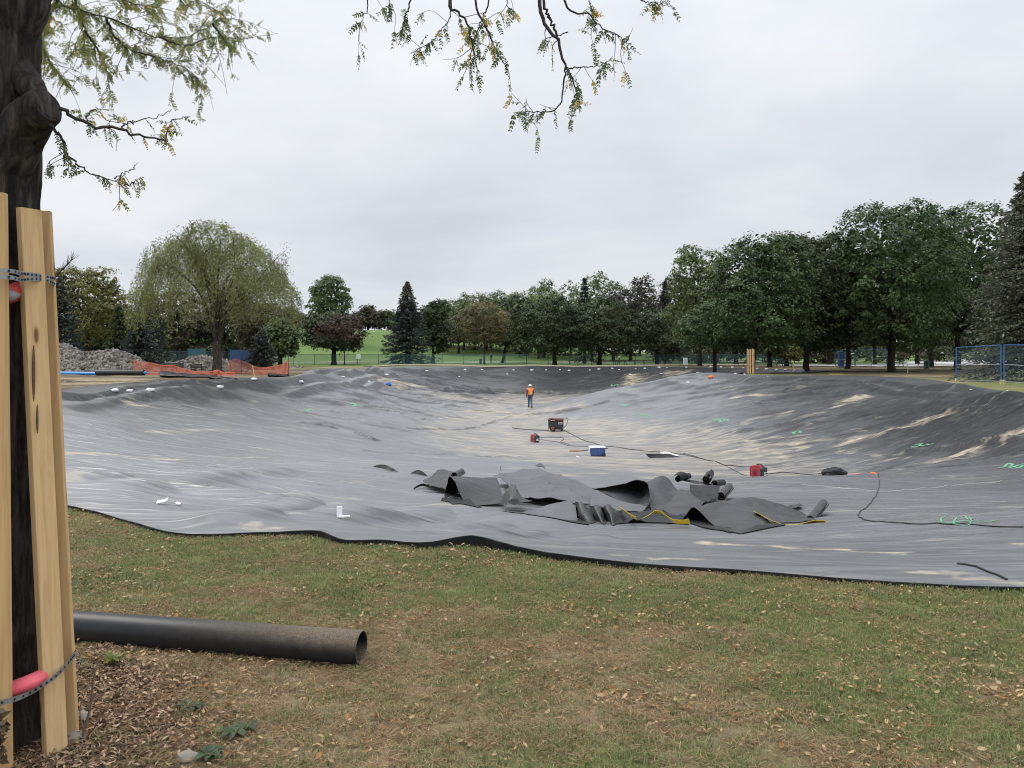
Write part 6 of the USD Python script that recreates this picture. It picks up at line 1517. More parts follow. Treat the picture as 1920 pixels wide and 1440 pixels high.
far_bags = [(1123, 693), (1148, 691.5), (1161, 694), (1192, 692), (1209, 691.5), (1182, 703), (1236, 690), (1250.5, 690), (1240, 701.5), (1287, 689.5), (1322, 686.8), (1333, 688), (1352, 689.3), (1373, 690), (1394, 691), (1420, 692), (1437, 693), (1308, 699), (1341, 700),
            (1456, 694), (1472, 694.5), (1491, 695), (1506, 695), (963, 694.5), (997, 695), (1024, 694.5), (1050, 694.3), (1067, 695.5), (1106, 695), (951, 702.5), (872, 694.5), (904, 694.5), (861, 707.5), (800, 696.5), (1379, 701.5), (1396, 703)]
rb = np.random.default_rng(31)
for i, (px, py) in enumerate(far_bags):
    g = laid(px, py)
    s = 0.17 * (g[1] / 90) ** 0.4
    if bag0 is None:
        bag0 = thing('sandbag', 'small white sandbag weighing down the far rim of the liner', 'sandbag', g, 0, s, 'white sandbags along the far rim')
        obj('sack', lump(1.0, 3, 0.4, 0.55, True), M_bag, bag0, smooth=50)
    else:
        dup(bag0, 'sandbag', 'small white sandbag weighing down the far rim of the liner', g, rb.uniform(0, 360), s * rb.uniform(0.75, 1.2), group='white sandbags along the far rim')
for px, py, s, r, lab in [(215, 733.5, 0.30, 200, 'white sandbag closest to the timber planks, first of the three below the black pipe'), (243, 734, 0.28, 60, 'peaked white sandbag, middle of the three below the black pipe'), (281, 733, 0.34, 10, 'long white sandbag, third of the three below the black pipe'),
        (412, 727, 0.36, 20, 'flat white sandbag on the dark liner edge below the willow trunk'), (476, 712, 0.34, 25, 'white sandbag at the foot of the leaning wooden stake'), (565, 717, 0.32, 150, 'white sandbag on the liner beyond the end of the orange net'),
        (643, 708, 0.34, 320, 'white sandbag on the ridge of liner folds before the reddening maple'), (692, 716, 0.24, 40, 'little white sack near the blue bundle'), (1290, 718, 0.26, 30, 'white sack crumpled on the crest of the grey spur'), (1344, 717.5, 0.17, 70, 'small white sack past the crest of the grey spur'),
        (1083, 858, 0.20, 100, 'crumpled white bag in front of the orange broom'), (725, 703.5, 0.35, 10, 'white sack at the top of the sandy fold near the blue bundle')]:
    dup(bag0, 'sandbag', lab, laid(px, py), r, s * 0.52, cat='sandbag', group='single white sacks')
def scrap(px, py, s, lab, seed, name='paper_scrap'):
    g = laid(px, py, -0.01)
    rng = np.random.default_rng(seed)
    m = 8
    X_, Y_ = np.meshgrid(np.linspace(-1, 1, m), np.linspace(-0.6, 0.6, m), indexing='ij')
    Z_ = meshkit.fbm(np.stack([X_ * 1.3 + seed, Y_ * 1.3, 0 * X_], -1), 2, seed) * 0.8 + 0.5 * np.maximum(X_, 0) ** 2
    i, j = np.meshgrid(np.arange(m - 1), np.arange(m - 1), indexing='ij')
    q = np.stack([i * m + j, (i + 1) * m + j, (i + 1) * m + j + 1, i * m + j + 1], -1).reshape(-1, 4)
    V_ = np.stack([X_, Y_, Z_], -1).reshape(-1, 3) * s
    a = rng.uniform(0, 3); c_, s_ = math.cos(a), math.sin(a)
    V_ = V_ @ np.array([[c_, s_, 0], [-s_, c_, 0], [0, 0, 1]]) + g
    tag(obj(name, (V_, q), M_white, None, smooth=False), lab, 'scrap')
sc_ = laid(640, 972, -0.01)
tag(obj('white_wrapper', cat_mesh([box(0.055, 0.02, 0.12, sc_ + [-0.02, 0, 0.06]), rotz(box(0.12, 0.05, 0.012), 20).apply_translation(sc_ + [0.03, 0, 0.012])]), M_white, None), 'bent white paper wrapper standing upright on the near liner', 'wrapper')
scrap(305, 945, 0.06, 'white scrap flat on the near liner towards the planks', 3)
scrap(335, 948, 0.035, 'tiny white scrap next to a bigger one on the near liner', 4)
# small coloured bundles
M_blueb = simple('blue_tarp', (0.03, 0.13, 0.40), 0.5, var=0.2); M_orangeb = simple('orange_bag', (0.75, 0.16, 0.03), 0.6, var=0.15)
for px, py, s, mt, lab, nm, ct, sd_ in [(727, 722, 0.35, M_blueb, 'small blue bundle beside a sandy streak on the far liner', 'blue_bundle', 'bundle', 5), (1333, 708, 0.22, M_orangeb, 'bright orange bag on the dark far liner', 'orange_bag', 'bag', 6),
        (1565, 893, 0.42, M_feltdark, 'black lump of cloth on the edge of the floor past the nearer red generator', 'cloth_heap', 'cloth', 7), (1606, 891, 0.07, M_orangeb, 'small orange scrap beside the black cloth lump', 'orange_scrap', 'scrap', 8), (1637, 891, 0.10, M_orangeb, 'orange cord bundle at the top of the thick black hose', 'orange_bundle', 'bundle', 9)]:
    g = laid(px, py, 0.01)
    V_, F_ = lump(s, sd_, 0.5, 0.5)
    tag(obj(nm, (V_ + g, F_), mt, None, smooth=50), lab, ct)

# a raised black flap of liner with a pale top, and other machines
g = laid(1250, 858)
fl = np.array([[-0.95, 0, 0.17], [-0.75, -0.05, 0.0], [-0.3, -0.08, 0.0], [0.1, 0, 0.07], [0.55, 0, 0.03], [1.0, 0, 0.02]])
t_ = np.array([[-0.95, 0.02, 0.18], [-0.6, 0.1, 0.17], [-0.2, 0.2, 0.16], [0.15, 0.25, 0.15], [0.5, 0.15, 0.06], [1.0, 0.05, 0.03]])
a_, b_ = spline(fl, 24), spline(t_, 24)
k = np.arange(23)
flap = thing('liner_flap', 'upturned flap of liner, black below and white on top, past the blue cooler', 'liner flap', g)
obj('underside', (np.vstack([a_, b_]), np.stack([k, k + 1, k + 25, k + 24], 1)), M_feltdark, flap, smooth=True)
c_ = b_ + np.array([0, 0.30, -0.02]) * np.sin(np.linspace(0, np.pi, 24))[:, None]
sel = slice(9, 20); b2, c2 = b_[sel] + [0, 0, 0.012], c_[sel] + [0, 0, 0.06]; k = np.arange(len(b2) - 1)
obj('white_top', (np.vstack([b2, c2]), np.stack([k, k + 1, k + len(b2) + 1, k + len(b2)], 1)), M_white, flap, smooth=True)

M_redp = simple('red_paint', (0.33, 0.030, 0.042), 0.35, var=0.12, scale=5); M_dkred = simple('dark_red_paint', (0.16, 0.012, 0.016), 0.4, var=0.2)
M_dark = simple('dark_machine_paint', (0.020, 0.022, 0.024), 0.45, var=0.3, scale=4); M_steel = simple('tube_steel', (0.10, 0.10, 0.11), 0.4, metal=0.6)
M_hub = simple('red_wheel_hub', (0.45, 0.10, 0.085), 0.45); M_light = simple('pale_panel', (0.55, 0.55, 0.53), 0.5, var=0.3, scale=20)
cable('thin white string lying in a curve above the green scrawl', [(1500, 908), (1640, 921), (1720, 917), (1800, 909), (1878, 902)], 0.0032, mat=M_light, name='string')
# welding generator on wheels
g = laid(1045, 808, 0.0)
wg = thing('welding_generator', 'dark wheeled welding generator with a red lid on the basin floor', 'generator', g, -6)
obj('body', box(0.86, 0.5, 0.40, (-0.08, 0, 0.42), 0.03), M_dark, wg)
obj('engine_block', cat_mesh([box(0.40, 0.44, 0.16, (0.12, 0, 0.18), 0.02), cyl(0.12, 0.46, (0.12, 0, 0.2), 'y'), box(0.80, 0.40, 0.03, (-0.05, 0, 0.115))]), M_dark, wg)
obj('lid', cat_mesh([box(0.90, 0.54, 0.10, (-0.08, 0, 0.67), 0.025), box(0.5, 0.4, 0.04, (-0.15, 0, 0.735), 0.01)]), M_dkred, wg)
obj('label_plate', box(0.26, 0.012, 0.03, (-0.25, -0.276, 0.67)), M_light, wg); obj('label_plate', box(0.26, 0.012, 0.13, (0.19, -0.256, 0.50)), M_light, wg)
obj('label_marks', cat_mesh([box(0.05, 0.006, 0.07, (0.10 + 0.06 * k, -0.263, 0.50)) for k in range(4)]), M_dark, wg, smooth=False)
for s in (-1, 1):
    wm = obj('wheel', cat_mesh([trimesh.creation.torus(0.145, 0.045, 28, 10, transform=trimesh.transformations.rotation_matrix(np.pi / 2, [1, 0, 0])).apply_translation((-0.27, s * 0.30, 0.19))]), M_black, wg)
    obj('rim', cat_mesh([cyl(0.125, 0.03, (-0.27, s * 0.30, 0.19), 'y'), cyl(0.035, 0.06, (-0.27, s * 0.31, 0.19), 'y')]), M_hub, wm)
    obj('spokes', cat_mesh([roty(box(0.2, 0.012, 0.02), a).apply_translation((-0.27, s * 0.318, 0.19)) for a in (0, 60, 120)]), M_dark, wm)
fr_ = []
for s in (-1, 1):
    fr_ += [tube(np.array([(-0.52, s * 0.26, 0.12), (-0.54, s * 0.26, 0.72), (-0.48, s * 0.26, 0.76), (0.36, s * 0.26, 0.74)]), 0.016, 6), tube(np.array([(0.36, s * 0.26, 0.12), (0.36, s * 0.26, 0.74), (0.60, s * 0.22, 0.78), (0.66, s * 0.22, 0.72), (0.56, s * 0.22, 0.35), (0.40, s * 0.24, 0.2)]), 0.014, 6)]
fr_.append(tube(np.array([(0.66, -0.22, 0.72), (0.66, 0.22, 0.72)]), 0.014, 6))
obj('frame', cat_mesh(fr_), M_steel, wg, smooth=True)
for s in (-1, 1): obj('foot', cat_mesh([box(0.05, 0.05, 0.14, (0.28, s * 0.22, 0.07), 0.008), cyl(0.07, 0.05, (0.28, s * 0.22, 0.07), 'y')]), M_black, wg)
# red suitcase generators
def red_generator(px, py, label, rot, scale):
    t = thing('portable_generator', label, 'generator', laid(px, py, 0.0), rot, scale)
    prof = shapely.Polygon([(-0.24, 0.04), (-0.25, 0.30), (-0.20, 0.38), (-0.08, 0.41), (0.10, 0.41), (0.14, 0.36), (0.14, 0.04)]).buffer(0.02, join_style=1)
    m = trimesh.creation.extrude_polygon(prof, 0.28, engine='earcut'); rotx(m, 90); m.apply_translation((0, 0.14, 0)); obj('shell', m, M_redp, t)
    obj('end_panel', box(0.13, 0.285, 0.345, (0.215, 0, 0.205), 0.02), M_dark, t)
    obj('outlet_panel', cat_mesh([box(0.008, 0.17, 0.12, (0.284, 0.01, 0.15)), ]), M_light, t)
    obj('sockets', cat_mesh([cyl(0.024, 0.012, (0.288, y_, 0.16), 'x', 12) for y_ in (-0.04, 0.03, 0.075)]), M_dark, t)
    obj('handle', tube(spline([(-0.06, 0, 0.41), (-0.04, 0, 0.465), (0.08, 0, 0.475), (0.17, 0, 0.44), (0.20, 0, 0.37)], 16), 0.022, 8), M_dark, t, smooth=True)
    obj('side_vents', cat_mesh([box(0.16, 0.006, 0.012, (-0.06, -0.162, 0.12 + 0.03 * k)) for k in range(5)]), M_dark, t, smooth=False)
    for sx in (-0.17, 0.19):
        obj('foot', box(0.05, 0.24, 0.04, (sx, 0, 0.018), 0.006), M_black, t)
    return t
red_generator(1422, 895, 'small bright red portable generator on the crest of the front bench', -52, 1.0)
red_generator(1003, 829, 'small red portable generator just in front of the welding generator', -62, 0.98)
# cooler
g = laid(1120, 855, 0.0)
co = thing('cool_box', 'blue cool box with white lid and wheels on the basin floor', 'cooler', g, 4)
M_cool = simple('cooler_blue', (0.035, 0.075, 0.20), 0.45, var=0.08)
tp_ = [box(0.70, 0.40, 0.36, (0, 0, 0.20), 0.03)]
v_ = tp_[0].vertices; v_[:, :2] *= (0.93 + 0.07 * (v_[:, 2:3] / 0.38)); obj('body', tp_[0], M_cool, co)
obj('lid', cat_mesh([box(0.74, 0.44, 0.055, (0, 0, 0.41), 0.02), box(0.68, 0.38, 0.02, (0, 0, 0.44), 0.008)]), M_white, co)
obj('front_ribs', cat_mesh([box(0.03, 0.02, 0.26, (x_, -0.196, 0.20), 0.004) for x_ in (-0.18, 0.0, 0.18)]), M_cool, co)
obj('handle', tube(spline([(-0.36, -0.14, 0.38), (-0.40, -0.16, 0.30), (-0.40, -0.16, 0.08), (-0.35, -0.15, 0.05)], 14), 0.026, 8), M_white, co, smooth=True)
obj('tow_handle', box(0.12, 0.20, 0.035, (0.42, 0, 0.36), 0.01), M_black, co)
for s in (-1, 1): obj('wheel', cyl(0.085, 0.05, (0.27, s * 0.2, 0.085), 'y'), M_black, co)
# broom beside the cooler
g = laid(1079, 847, -0.01)
br = thing('broom', 'orange-headed broom with a dark handle lying beside the cool box', 'broom', g, 0)
hd = trimesh.creation.extrude_polygon(shapely.Polygon([(-0.30, -0.08), (-0.28, 0.10), (0.12, 0.06), (0.28, 0.02), (0.28, -0.02), (0.12, -0.05)]), 0.06, engine='earcut')
obj('head', hd, simple('orange_bristles', (0.36, 0.15, 0.07), 0.8, var=0.25, scale=30), br)
obj('handle', tube(spline([(0.26, 0, 0.035), (0.5, 0.0, 0.05), (0.72, 0.05, 0.09)], 10), 0.022, 7), M_dark, br, smooth=True)

# ------------------------------------------------------------------ people
from manifold3d import Manifold
def body_mesh(joints, bones, edge=0.03, it=12):
    J = {k: (np.array(p, float), r) for k, (p, r) in joints.items()}
    man = Manifold()
    for a, b in bones:
        s = [Manifold.sphere(J[q][1], 20).translate(tuple(J[q][0])) for q in (a, b)]
        man = man + Manifold.batch_hull(s)
    man = man.refine_to_length(edge)
    mm = man.to_mesh(); tm = trimesh.Trimesh(mm.vert_properties[:, :3], mm.tri_verts)
    trimesh.smoothing.filter_taubin(tm, iterations=it)
    return tm
def person(label, loc, rot, mats, hat=True, stride=0.26, tall=1.0, vest=True):
    p = thing('person', label, 'person', loc, rot, tall)
    # faces +x; left is +y
    jl = dict(pel=((0, 0, 0.95), 0.135), hipl=((0, 0.09, 0.92), 0.098), hipr=((0, -0.09, 0.92), 0.098), kl=((0.14 * stride / 0.26, 0.09, 0.50), 0.062), kr=((0.02, -0.09, 0.49), 0.062), al=((0.02 + stride * 0.55, 0.085, 0.09), 0.046), ar=((-stride, -0.085, 0.12), 0.046),
              tl=((0.02 + stride * 0.55 + 0.17, 0.10, 0.035), 0.034), tr=((-stride + 0.14, -0.10, 0.03), 0.034), ch=((0.015, 0, 1.24), 0.155), shl=((0.0, 0.18, 1.43), 0.062), shr=((0.0, -0.18, 1.43), 0.062), nk=((0.02, 0, 1.50), 0.055), hd=((0.035, 0, 1.66), 0.092), chin=((0.075, 0, 1.585), 0.05),
              el=((-0.10, 0.245, 1.16), 0.042), er=((0.03, -0.25, 1.15), 0.042), wl=((-0.01, 0.27, 0.92), 0.031), wr=((0.17, -0.24, 0.95), 0.031), pl=((0.015, 0.27, 0.85), 0.036), pr=((0.21, -0.235, 0.89), 0.036), nose=((0.135, 0, 1.635), 0.014),
              fl1=((0.05, 0.27, 0.775), 0.011), fl2=((0.03, 0.285, 0.77), 0.011), fl3=((0.01, 0.285, 0.772), 0.011), fl4=((-0.01, 0.28, 0.785), 0.010), fl5=((0.065, 0.255, 0.83), 0.011), fr1=((0.26, -0.235, 0.825), 0.011), fr2=((0.245, -0.25, 0.815), 0.011), fr3=((0.225, -0.25, 0.815), 0.011), fr4=((0.205, -0.245, 0.825), 0.010), fr5=((0.25, -0.215, 0.875), 0.011),
              earl=((0.03, 0.096, 1.65), 0.018), earr=((0.03, -0.096, 1.65), 0.018))
    bones = [('pel', 'ch'), ('pel', 'hipl'), ('pel', 'hipr'), ('hipl', 'kl'), ('hipr', 'kr'), ('kl', 'al'), ('kr', 'ar'), ('al', 'tl'), ('ar', 'tr'), ('ch', 'shl'), ('ch', 'shr'), ('shl', 'shr'), ('ch', 'nk'), ('nk', 'hd'), ('hd', 'chin'), ('nose', 'chin'), ('nose', 'hd'), ('hd', 'earl'), ('hd', 'earr'),
             ('shl', 'el'), ('shr', 'er'), ('el', 'wl'), ('er', 'wr'), ('wl', 'pl'), ('wr', 'pr')] + [('pl', f'fl{k}') for k in range(1, 6)] + [('pr', f'fr{k}') for k in range(1, 6)]
    obj('body', body_mesh(jl, bones, 0.025, 6), mats['skin'], p, smooth=True)
    inf = lambda d_: {k: (q, r + d_) for k, (q, r) in jl.items()}
    obj('trousers', body_mesh(inf(0.014), [('pel', 'hipl'), ('pel', 'hipr'), ('hipl', 'kl'), ('hipr', 'kr'), ('kl', 'al'), ('kr', 'ar')], 0.03, 8), mats['trousers'], p, smooth=True)
    jm = inf(0.016); obj('shirt', body_mesh(jm, [('pel', 'ch'), ('ch', 'shl'), ('ch', 'shr'), ('shl', 'shr'), ('shl', 'el'), ('shr', 'er'), ('el', 'wl'), ('er', 'wr')], 0.03, 8), mats['shirt'], p, smooth=True)
    jb = inf(0.02)
    obj('boot', body_mesh(jb, [('al', 'tl')], 0.02, 4), mats['boots'], p, smooth=True); obj('boot', body_mesh(jb, [('ar', 'tr')], 0.02, 4), mats['boots'], p, smooth=True)
    if vest:
        jv = inf(0.032); jv['b'] = ((0, 0, 1.06), 0.17)
        v_ = obj('safety_vest', body_mesh(jv, [('b', 'ch'), ('ch', 'shl'), ('ch', 'shr'), ('shl', 'shr')], 0.03, 8), mats['vest'], p, smooth=True)
        strip = [cyl(0.196, 0.045, (0.008, 0, 1.12), 'z', 28)]
        strip[0].vertices[:, 1] *= 1.02
        obj('reflective_band', cat_mesh(strip), mats['band'], v_, smooth=50)
    if hat:
        h = trimesh.creation.icosphere(3, 0.125); h.vertices[:, 2] = np.maximum(h.vertices[:, 2], -0.01); h.vertices *= [1.12, 1.0, 0.95]; h.apply_translation((0.03, 0, 1.685))
        bm_ = trimesh.creation.cylinder(radius=0.15, height=0.012, sections=28); bm_.vertices[:, 0] *= 1.15; bm_.apply_translation((0.045, 0, 1.685))
        obj('hard_hat', cat_mesh([h, bm_]), mats['hat'], p, smooth=40)
    else:
        h = trimesh.creation.icosphere(3, 0.108); h.vertices *= [1.05, 0.97, 0.95]; h.vertices[:, 2] = np.maximum(h.vertices[:, 2], -0.02 - 0.06 * (h.vertices[:, 0] < 0)); h.apply_translation((0.022, 0, 1.68)); obj('hair', h, mats['hat'], p, smooth=True)
    return p
M_skin = simple('skin', (0.42, 0.25, 0.18), 0.55); M_jean = simple('blue_jeans', (0.045, 0.085, 0.15), 0.8, var=0.2); M_shirt = simple('dark_red_shirt', (0.12, 0.018, 0.020), 0.8, var=0.2); M_vest = simple('orange_vest', (0.85, 0.24, 0.06), 0.7, var=0.1)
M_refl = simple('vest_band', (0.75, 0.62, 0.12), 0.5); M_boot = simple('brown_boots', (0.04, 0.03, 0.022), 0.7); M_hat = simple('white_hard_hat', (0.78, 0.78, 0.78), 0.35); M_cloth = simple('dark_clothes', (0.022, 0.022, 0.024), 0.85, var=0.3)
wk = laid(994, 764, 0.01)
person('worker seen from behind in orange vest, dark red sleeves, blue jeans and white hard hat', wk, 96, dict(skin=M_skin, trousers=M_jean, shirt=M_shirt, boots=M_boot, vest=M_vest, band=M_refl, hat=M_hat))
q = on(921, 681.5)
person('person in dark clothing standing on the lawn beyond the far fence', (q[0], q[1], float(ground_z(q[0], q[1])[0])), 200, dict(skin=M_skin, trousers=M_cloth, shirt=M_cloth, boots=M_cloth, hat=M_cloth), hat=False, stride=0.06, vest=False, tall=0.98)
# ------------------------------------------------------------------ yards, fences and furniture round the basin
M_bluef = simple('blue_fence_paint', (0.025, 0.095, 0.27), 0.45, var=0.15); M_teal = simple('green_blue_fence_paint', (0.018, 0.060, 0.070), 0.5, var=0.2); M_galv = simple('galvanised_tube', (0.30, 0.32, 0.34), 0.5, metal=0.4, var=0.1)
M_netf = simple('fence_wire', (0.06, 0.11, 0.13), 0.5); M_stake = simple('new_timber', (0.48, 0.32, 0.16), 0.8, var=0.2, scale=5); M_darkwood = simple('weathered_timber', (0.060, 0.042, 0.036), 0.8, var=0.3, scale=6)
M_onet = simple('orange_net', (0.62, 0.17, 0.10), 0.6, var=0.12, scale=3); M_concrete = simple('pale_concrete', (0.40, 0.39, 0.37), 0.9, var=0.12, scale=0.6); M_iron = simple('black_iron', (0.012, 0.012, 0.014), 0.5)
def gnd(px, py=None, d=None):
    """a ground point below an image column, at row py or at depth d"""
    if d is None: g = on(px, py); return np.array([g[0], g[1], float(ground_z(g[0], g[1])[0])])
    x_ = (px - 960) / FP * d
    return np.array([x_, d, float(ground_z(x_, d)[0])])
def rod(a, b, r=0.03, n=6): return tube(np.array([a, b], float), r, n)
def wire_mesh(a, b, z0, z1, cell, r):
    """diagonal wire between the points a and b (x, y), one quad ribbon pair per wire"""
    a, b = np.asarray(a, float), np.asarray(b, float)
    Lh = np.linalg.norm(b - a); H = z1 - z0; ms = []
    dirn = (b - a) / Lh; nrm = np.array([-dirn[1], dirn[0]])
    V_, F_ = [], []
    for sgn in (1, -1):
        for s in np.arange(-H, Lh, cell):
            s0, s1, h0, h1 = s, s + H, 0.0, H
            if s0 < 0: h0 = -s0; s0 = 0
            if s1 > Lh: h1 = H - (s1 - Lh); s1 = Lh
            if h1 <= h0: continue
            if sgn < 0: s0, s1 = Lh - s0, Lh - s1
            p0 = np.r_[a + dirn * s0 + nrm * 0.004 * sgn, z0 + h0]; p1 = np.r_[a + dirn * s1 + nrm * 0.004 * sgn, z0 + h1]
            t = unit(p1 - p0); w = np.cross(t, np.r_[nrm, 0]) * r
            k = len(V_); V_ += [p0 - w, p0 + w, p1 + w, p1 - w]; F_.append([k, k + 1, k + 2, k + 3])
    return np.array(V_), np.array(F_)
def fence_run(label, pts, height, mat, bay=3.0, wire=0.16, wr=0.009, post_r=0.035, name='wire_fence', wmat=None):
    t = thing(name, label, 'fence')
    for a, b in zip(pts[:-1], pts[1:]):
        a, b = np.asarray(a, float), np.asarray(b, float)
        n = max(int(round(np.linalg.norm(b - a) / bay)), 1)
        z0 = float(np.mean(ground_z(*np.stack([a + (b - a) * s for s in np.linspace(0, 1, 5)]).T))) 
        for k in range(n + 1):
            p = a + (b - a) * k / n
            obj('post', rod(np.r_[p, z0 - 0.3], np.r_[p, z0 + height], post_r), mat, t, smooth=True)
        obj('rail', rod(np.r_[a, z0 + height - 0.03], np.r_[b, z0 + height - 0.03], post_r * 0.7), mat, t, smooth=True)
        obj('wire_netting', wire_mesh(a, b, z0 + 0.06, z0 + height - 0.04, wire, wr), wmat or M_netf, t, smooth=False)
    return t
fence_run('long green blue wire fence along the far bank in front of the hill lawn', [(-33.0, 110), (2.0, 111), (38.0, 109)], 1.5, M_teal)
fence_run('green blue wire fence behind the rubble heap and willow', [(-52.0, 84), (-34.0, 90), (-33.2, 110)], 1.8, M_teal)
scr = thing('blue_screen', 'dark blue screen panel on the fence behind the willow', 'screen')
s0, s1 = gnd(432, d=91), gnd(474, d=93)
obj('panel', (np.array([s0 + [0, 0, 0.3], s1 + [0, 0, 0.3], s1 + [0, 0, 2.0], s0 + [0, 0, 2.0], s0 + [0, 0.02, 0.3], s1 + [0, 0.02, 0.3], s1 + [0, 0.02, 2.0], s0 + [0, 0.02, 2.0]]), np.array([[0, 1, 2, 3], [7, 6, 5, 4], [0, 4, 5, 1], [3, 2, 6, 7]])), simple('blue_mesh_cloth', (0.018, 0.05, 0.12), 0.8), scr)
for q in (s0, s1): obj('post', rod(q, q + [0, 0, 2.05], 0.03), M_bluef, scr)
scr = thing('blue_screen', 'teal green screen on the fence between rubble heap and willow trunk', 'screen')
s0, s1 = gnd(352, d=88), gnd(386, d=89)
obj('panel', (np.array([s0 + [0, 0, 0.5], s1 + [0, 0, 0.5], s1 + [0, 0, 2.1], s0 + [0, 0, 2.1], s0 + [0, 0.02, 0.5], s1 + [0, 0.02, 0.5], s1 + [0, 0.02, 2.1], s0 + [0, 0.02, 2.1]]), np.array([[0, 1, 2, 3], [7, 6, 5, 4], [0, 4, 5, 1], [3, 2, 6, 7]])), simple('teal_mesh_cloth', (0.02, 0.08, 0.09), 0.8), scr)

def panel(label, a, b, h=2.0, mid=True, legs=True):
    t = thing('wire_fence', label, 'fence')
    a, b = np.asarray(a, float), np.asarray(b, float)
    za = max(a[2], b[2]); A_, B_ = np.r_[a[:2], a[2]], np.r_[b[:2], b[2]]
    for q in (A_, B_): obj('post', rod(q + [0, 0, -0.02], q + [0, 0, h], 0.035, 8), M_bluef, t, smooth=True)
    obj('top_rail', rod(A_ + [0, 0, h], B_ + [0, 0, h], 0.024, 8), M_bluef, t, smooth=True)
    if mid: obj('middle_rail', rod(A_ + [0, 0, h * 0.50], B_ + [0, 0, h * 0.50], 0.018, 8), M_galv, t, smooth=True)
    obj('bottom_rail', rod(A_ + [0, 0, 0.14], B_ + [0, 0, 0.14], 0.018, 8), M_galv, t, smooth=True)
    V_, F_ = wire_mesh(a[:2], b[:2], 0, h - 0.2, 0.11, 0.0035)
    s = np.linalg.norm(V_[:, :2] - a[:2], axis=1) / np.linalg.norm(b[:2] - a[:2])
    V_[:, 2] += 0.16 + a[2] + (b[2] - a[2]) * s
    obj('wire_netting', (V_, F_), M_netf, t, smooth=False)
    for q in (A_, B_): obj('foot', box(0.10, 0.10, 0.24, q + [0, 0, 0.10], 0.01), simple('yellowed_foot' + str(used.get(('yf', 0), 0)), (0.42, 0.38, 0.16), 0.8) if ('yf', 0) not in used else UsdShade.Material.Get(stage, L + 'yellowed_foot0'), t); used[('yf', 0)] = 0
    return t
r0_, r1_, r2_ = gnd(1793, d=46), gnd(1877, d=41), gnd(1990, d=36.3)
panel('blue framed wire fence panel in front of the tall spruce, farther of the two', r0_, r1_)
panel('blue framed wire fence panel cut off by the picture edge', r1_ + [0.07, -0.12, 0], r2_)
panel('blue wire fence panel standing far back between two maple trunks, bin end', gnd(1566, d=88), gnd(1602, d=87.5))
panel('blue wire fence panel standing far back beside the tallest maple trunk', gnd(1604, d=87.2), gnd(1663, d=87))

# paths and the pale yard beyond the trees
def strip(name, pts, w, mat, label):
    p = spline(np.array(pts, float), 60)
    t = np.gradient(p, axis=0); t /= np.linalg.norm(t, axis=1, keepdims=True); s = np.column_stack([-t[:, 1], t[:, 0]])
    a, b = p - s * w / 2, p + s * w / 2
    m = 5; rows = [a + (b - a) * u_ for u_ in np.linspace(0, 1, m)]
    V_ = np.concatenate([np.column_stack([r, ground_z(r[:, 0], r[:, 1]) + 0.09]) for r in rows]); n = len(p)
    i, j = np.meshgrid(np.arange(m - 1), np.arange(n - 1), indexing='ij')
    q = np.stack([i * n + j, i * n + j + 1, (i + 1) * n + j + 1, (i + 1) * n + j], -1).reshape(-1, 4)
    return tag(obj(name, (V_, q), mat, None, smooth=True), label, 'path', kind='structure')
strip('path', [(-140, 138), (-60, 137), (-20, 138), (20, 141), (60, 144), (120, 140)], 4.5, M_concrete, 'pale footpath crossing the lawn at the foot of the hill')
strip('path', [(38, 98), (60, 112), (85, 150), (120, 190)], 14.0, M_concrete, 'pale paved yard seen between the trunks on the far right')

# rubble heaps
M_rub = usdkit.material(stage, L + 'rubble', {'g': ('geometry', {}), 'n': ('noise_texture', {'scale': 2.5, 'detail': 9.0, 'roughness': 0.8}), 'v': ('voronoi_texture', {'scale': 5.0}), 'mx': ('mix', {'fac': 0.45}),
    'r': ('rgb_ramp', {'ramp': [(0.2, (0.085, 0.072, 0.055)), (0.5, (0.185, 0.165, 0.135)), (0.8, (0.33, 0.305, 0.26))]}), 'b': ('bump', {'strength': 1.0, 'distance': 0.12}), 'p': ('principled_bsdf', {'roughness': 0.95, 'specular_ior_level': 0.1})},
    [('g.position', 'n.vector'), ('g.position', 'v.vector'), ('n.fac', 'mx.color1'), ('v.distance', 'mx.color2'), ('mx.color', 'r.fac'), ('mx.color', 'b.height'), ('b.normal', 'p.normal'), ('r.color', 'p.base_color')], surface='p.BSDF')
M_stones = leafmat('rubble_stones', [(0.060, 0.051, 0.039), (0.120, 0.108, 0.090), (0.180, 0.168, 0.150), (0.252, 0.240, 0.216)], trans=0.0, patch=0.0, rough=0.9)
M_earth = simple('bare_earth', (0.17, 0.125, 0.075), 0.95, var=0.4, scale=1.5, bump=0.8, bscale=4)
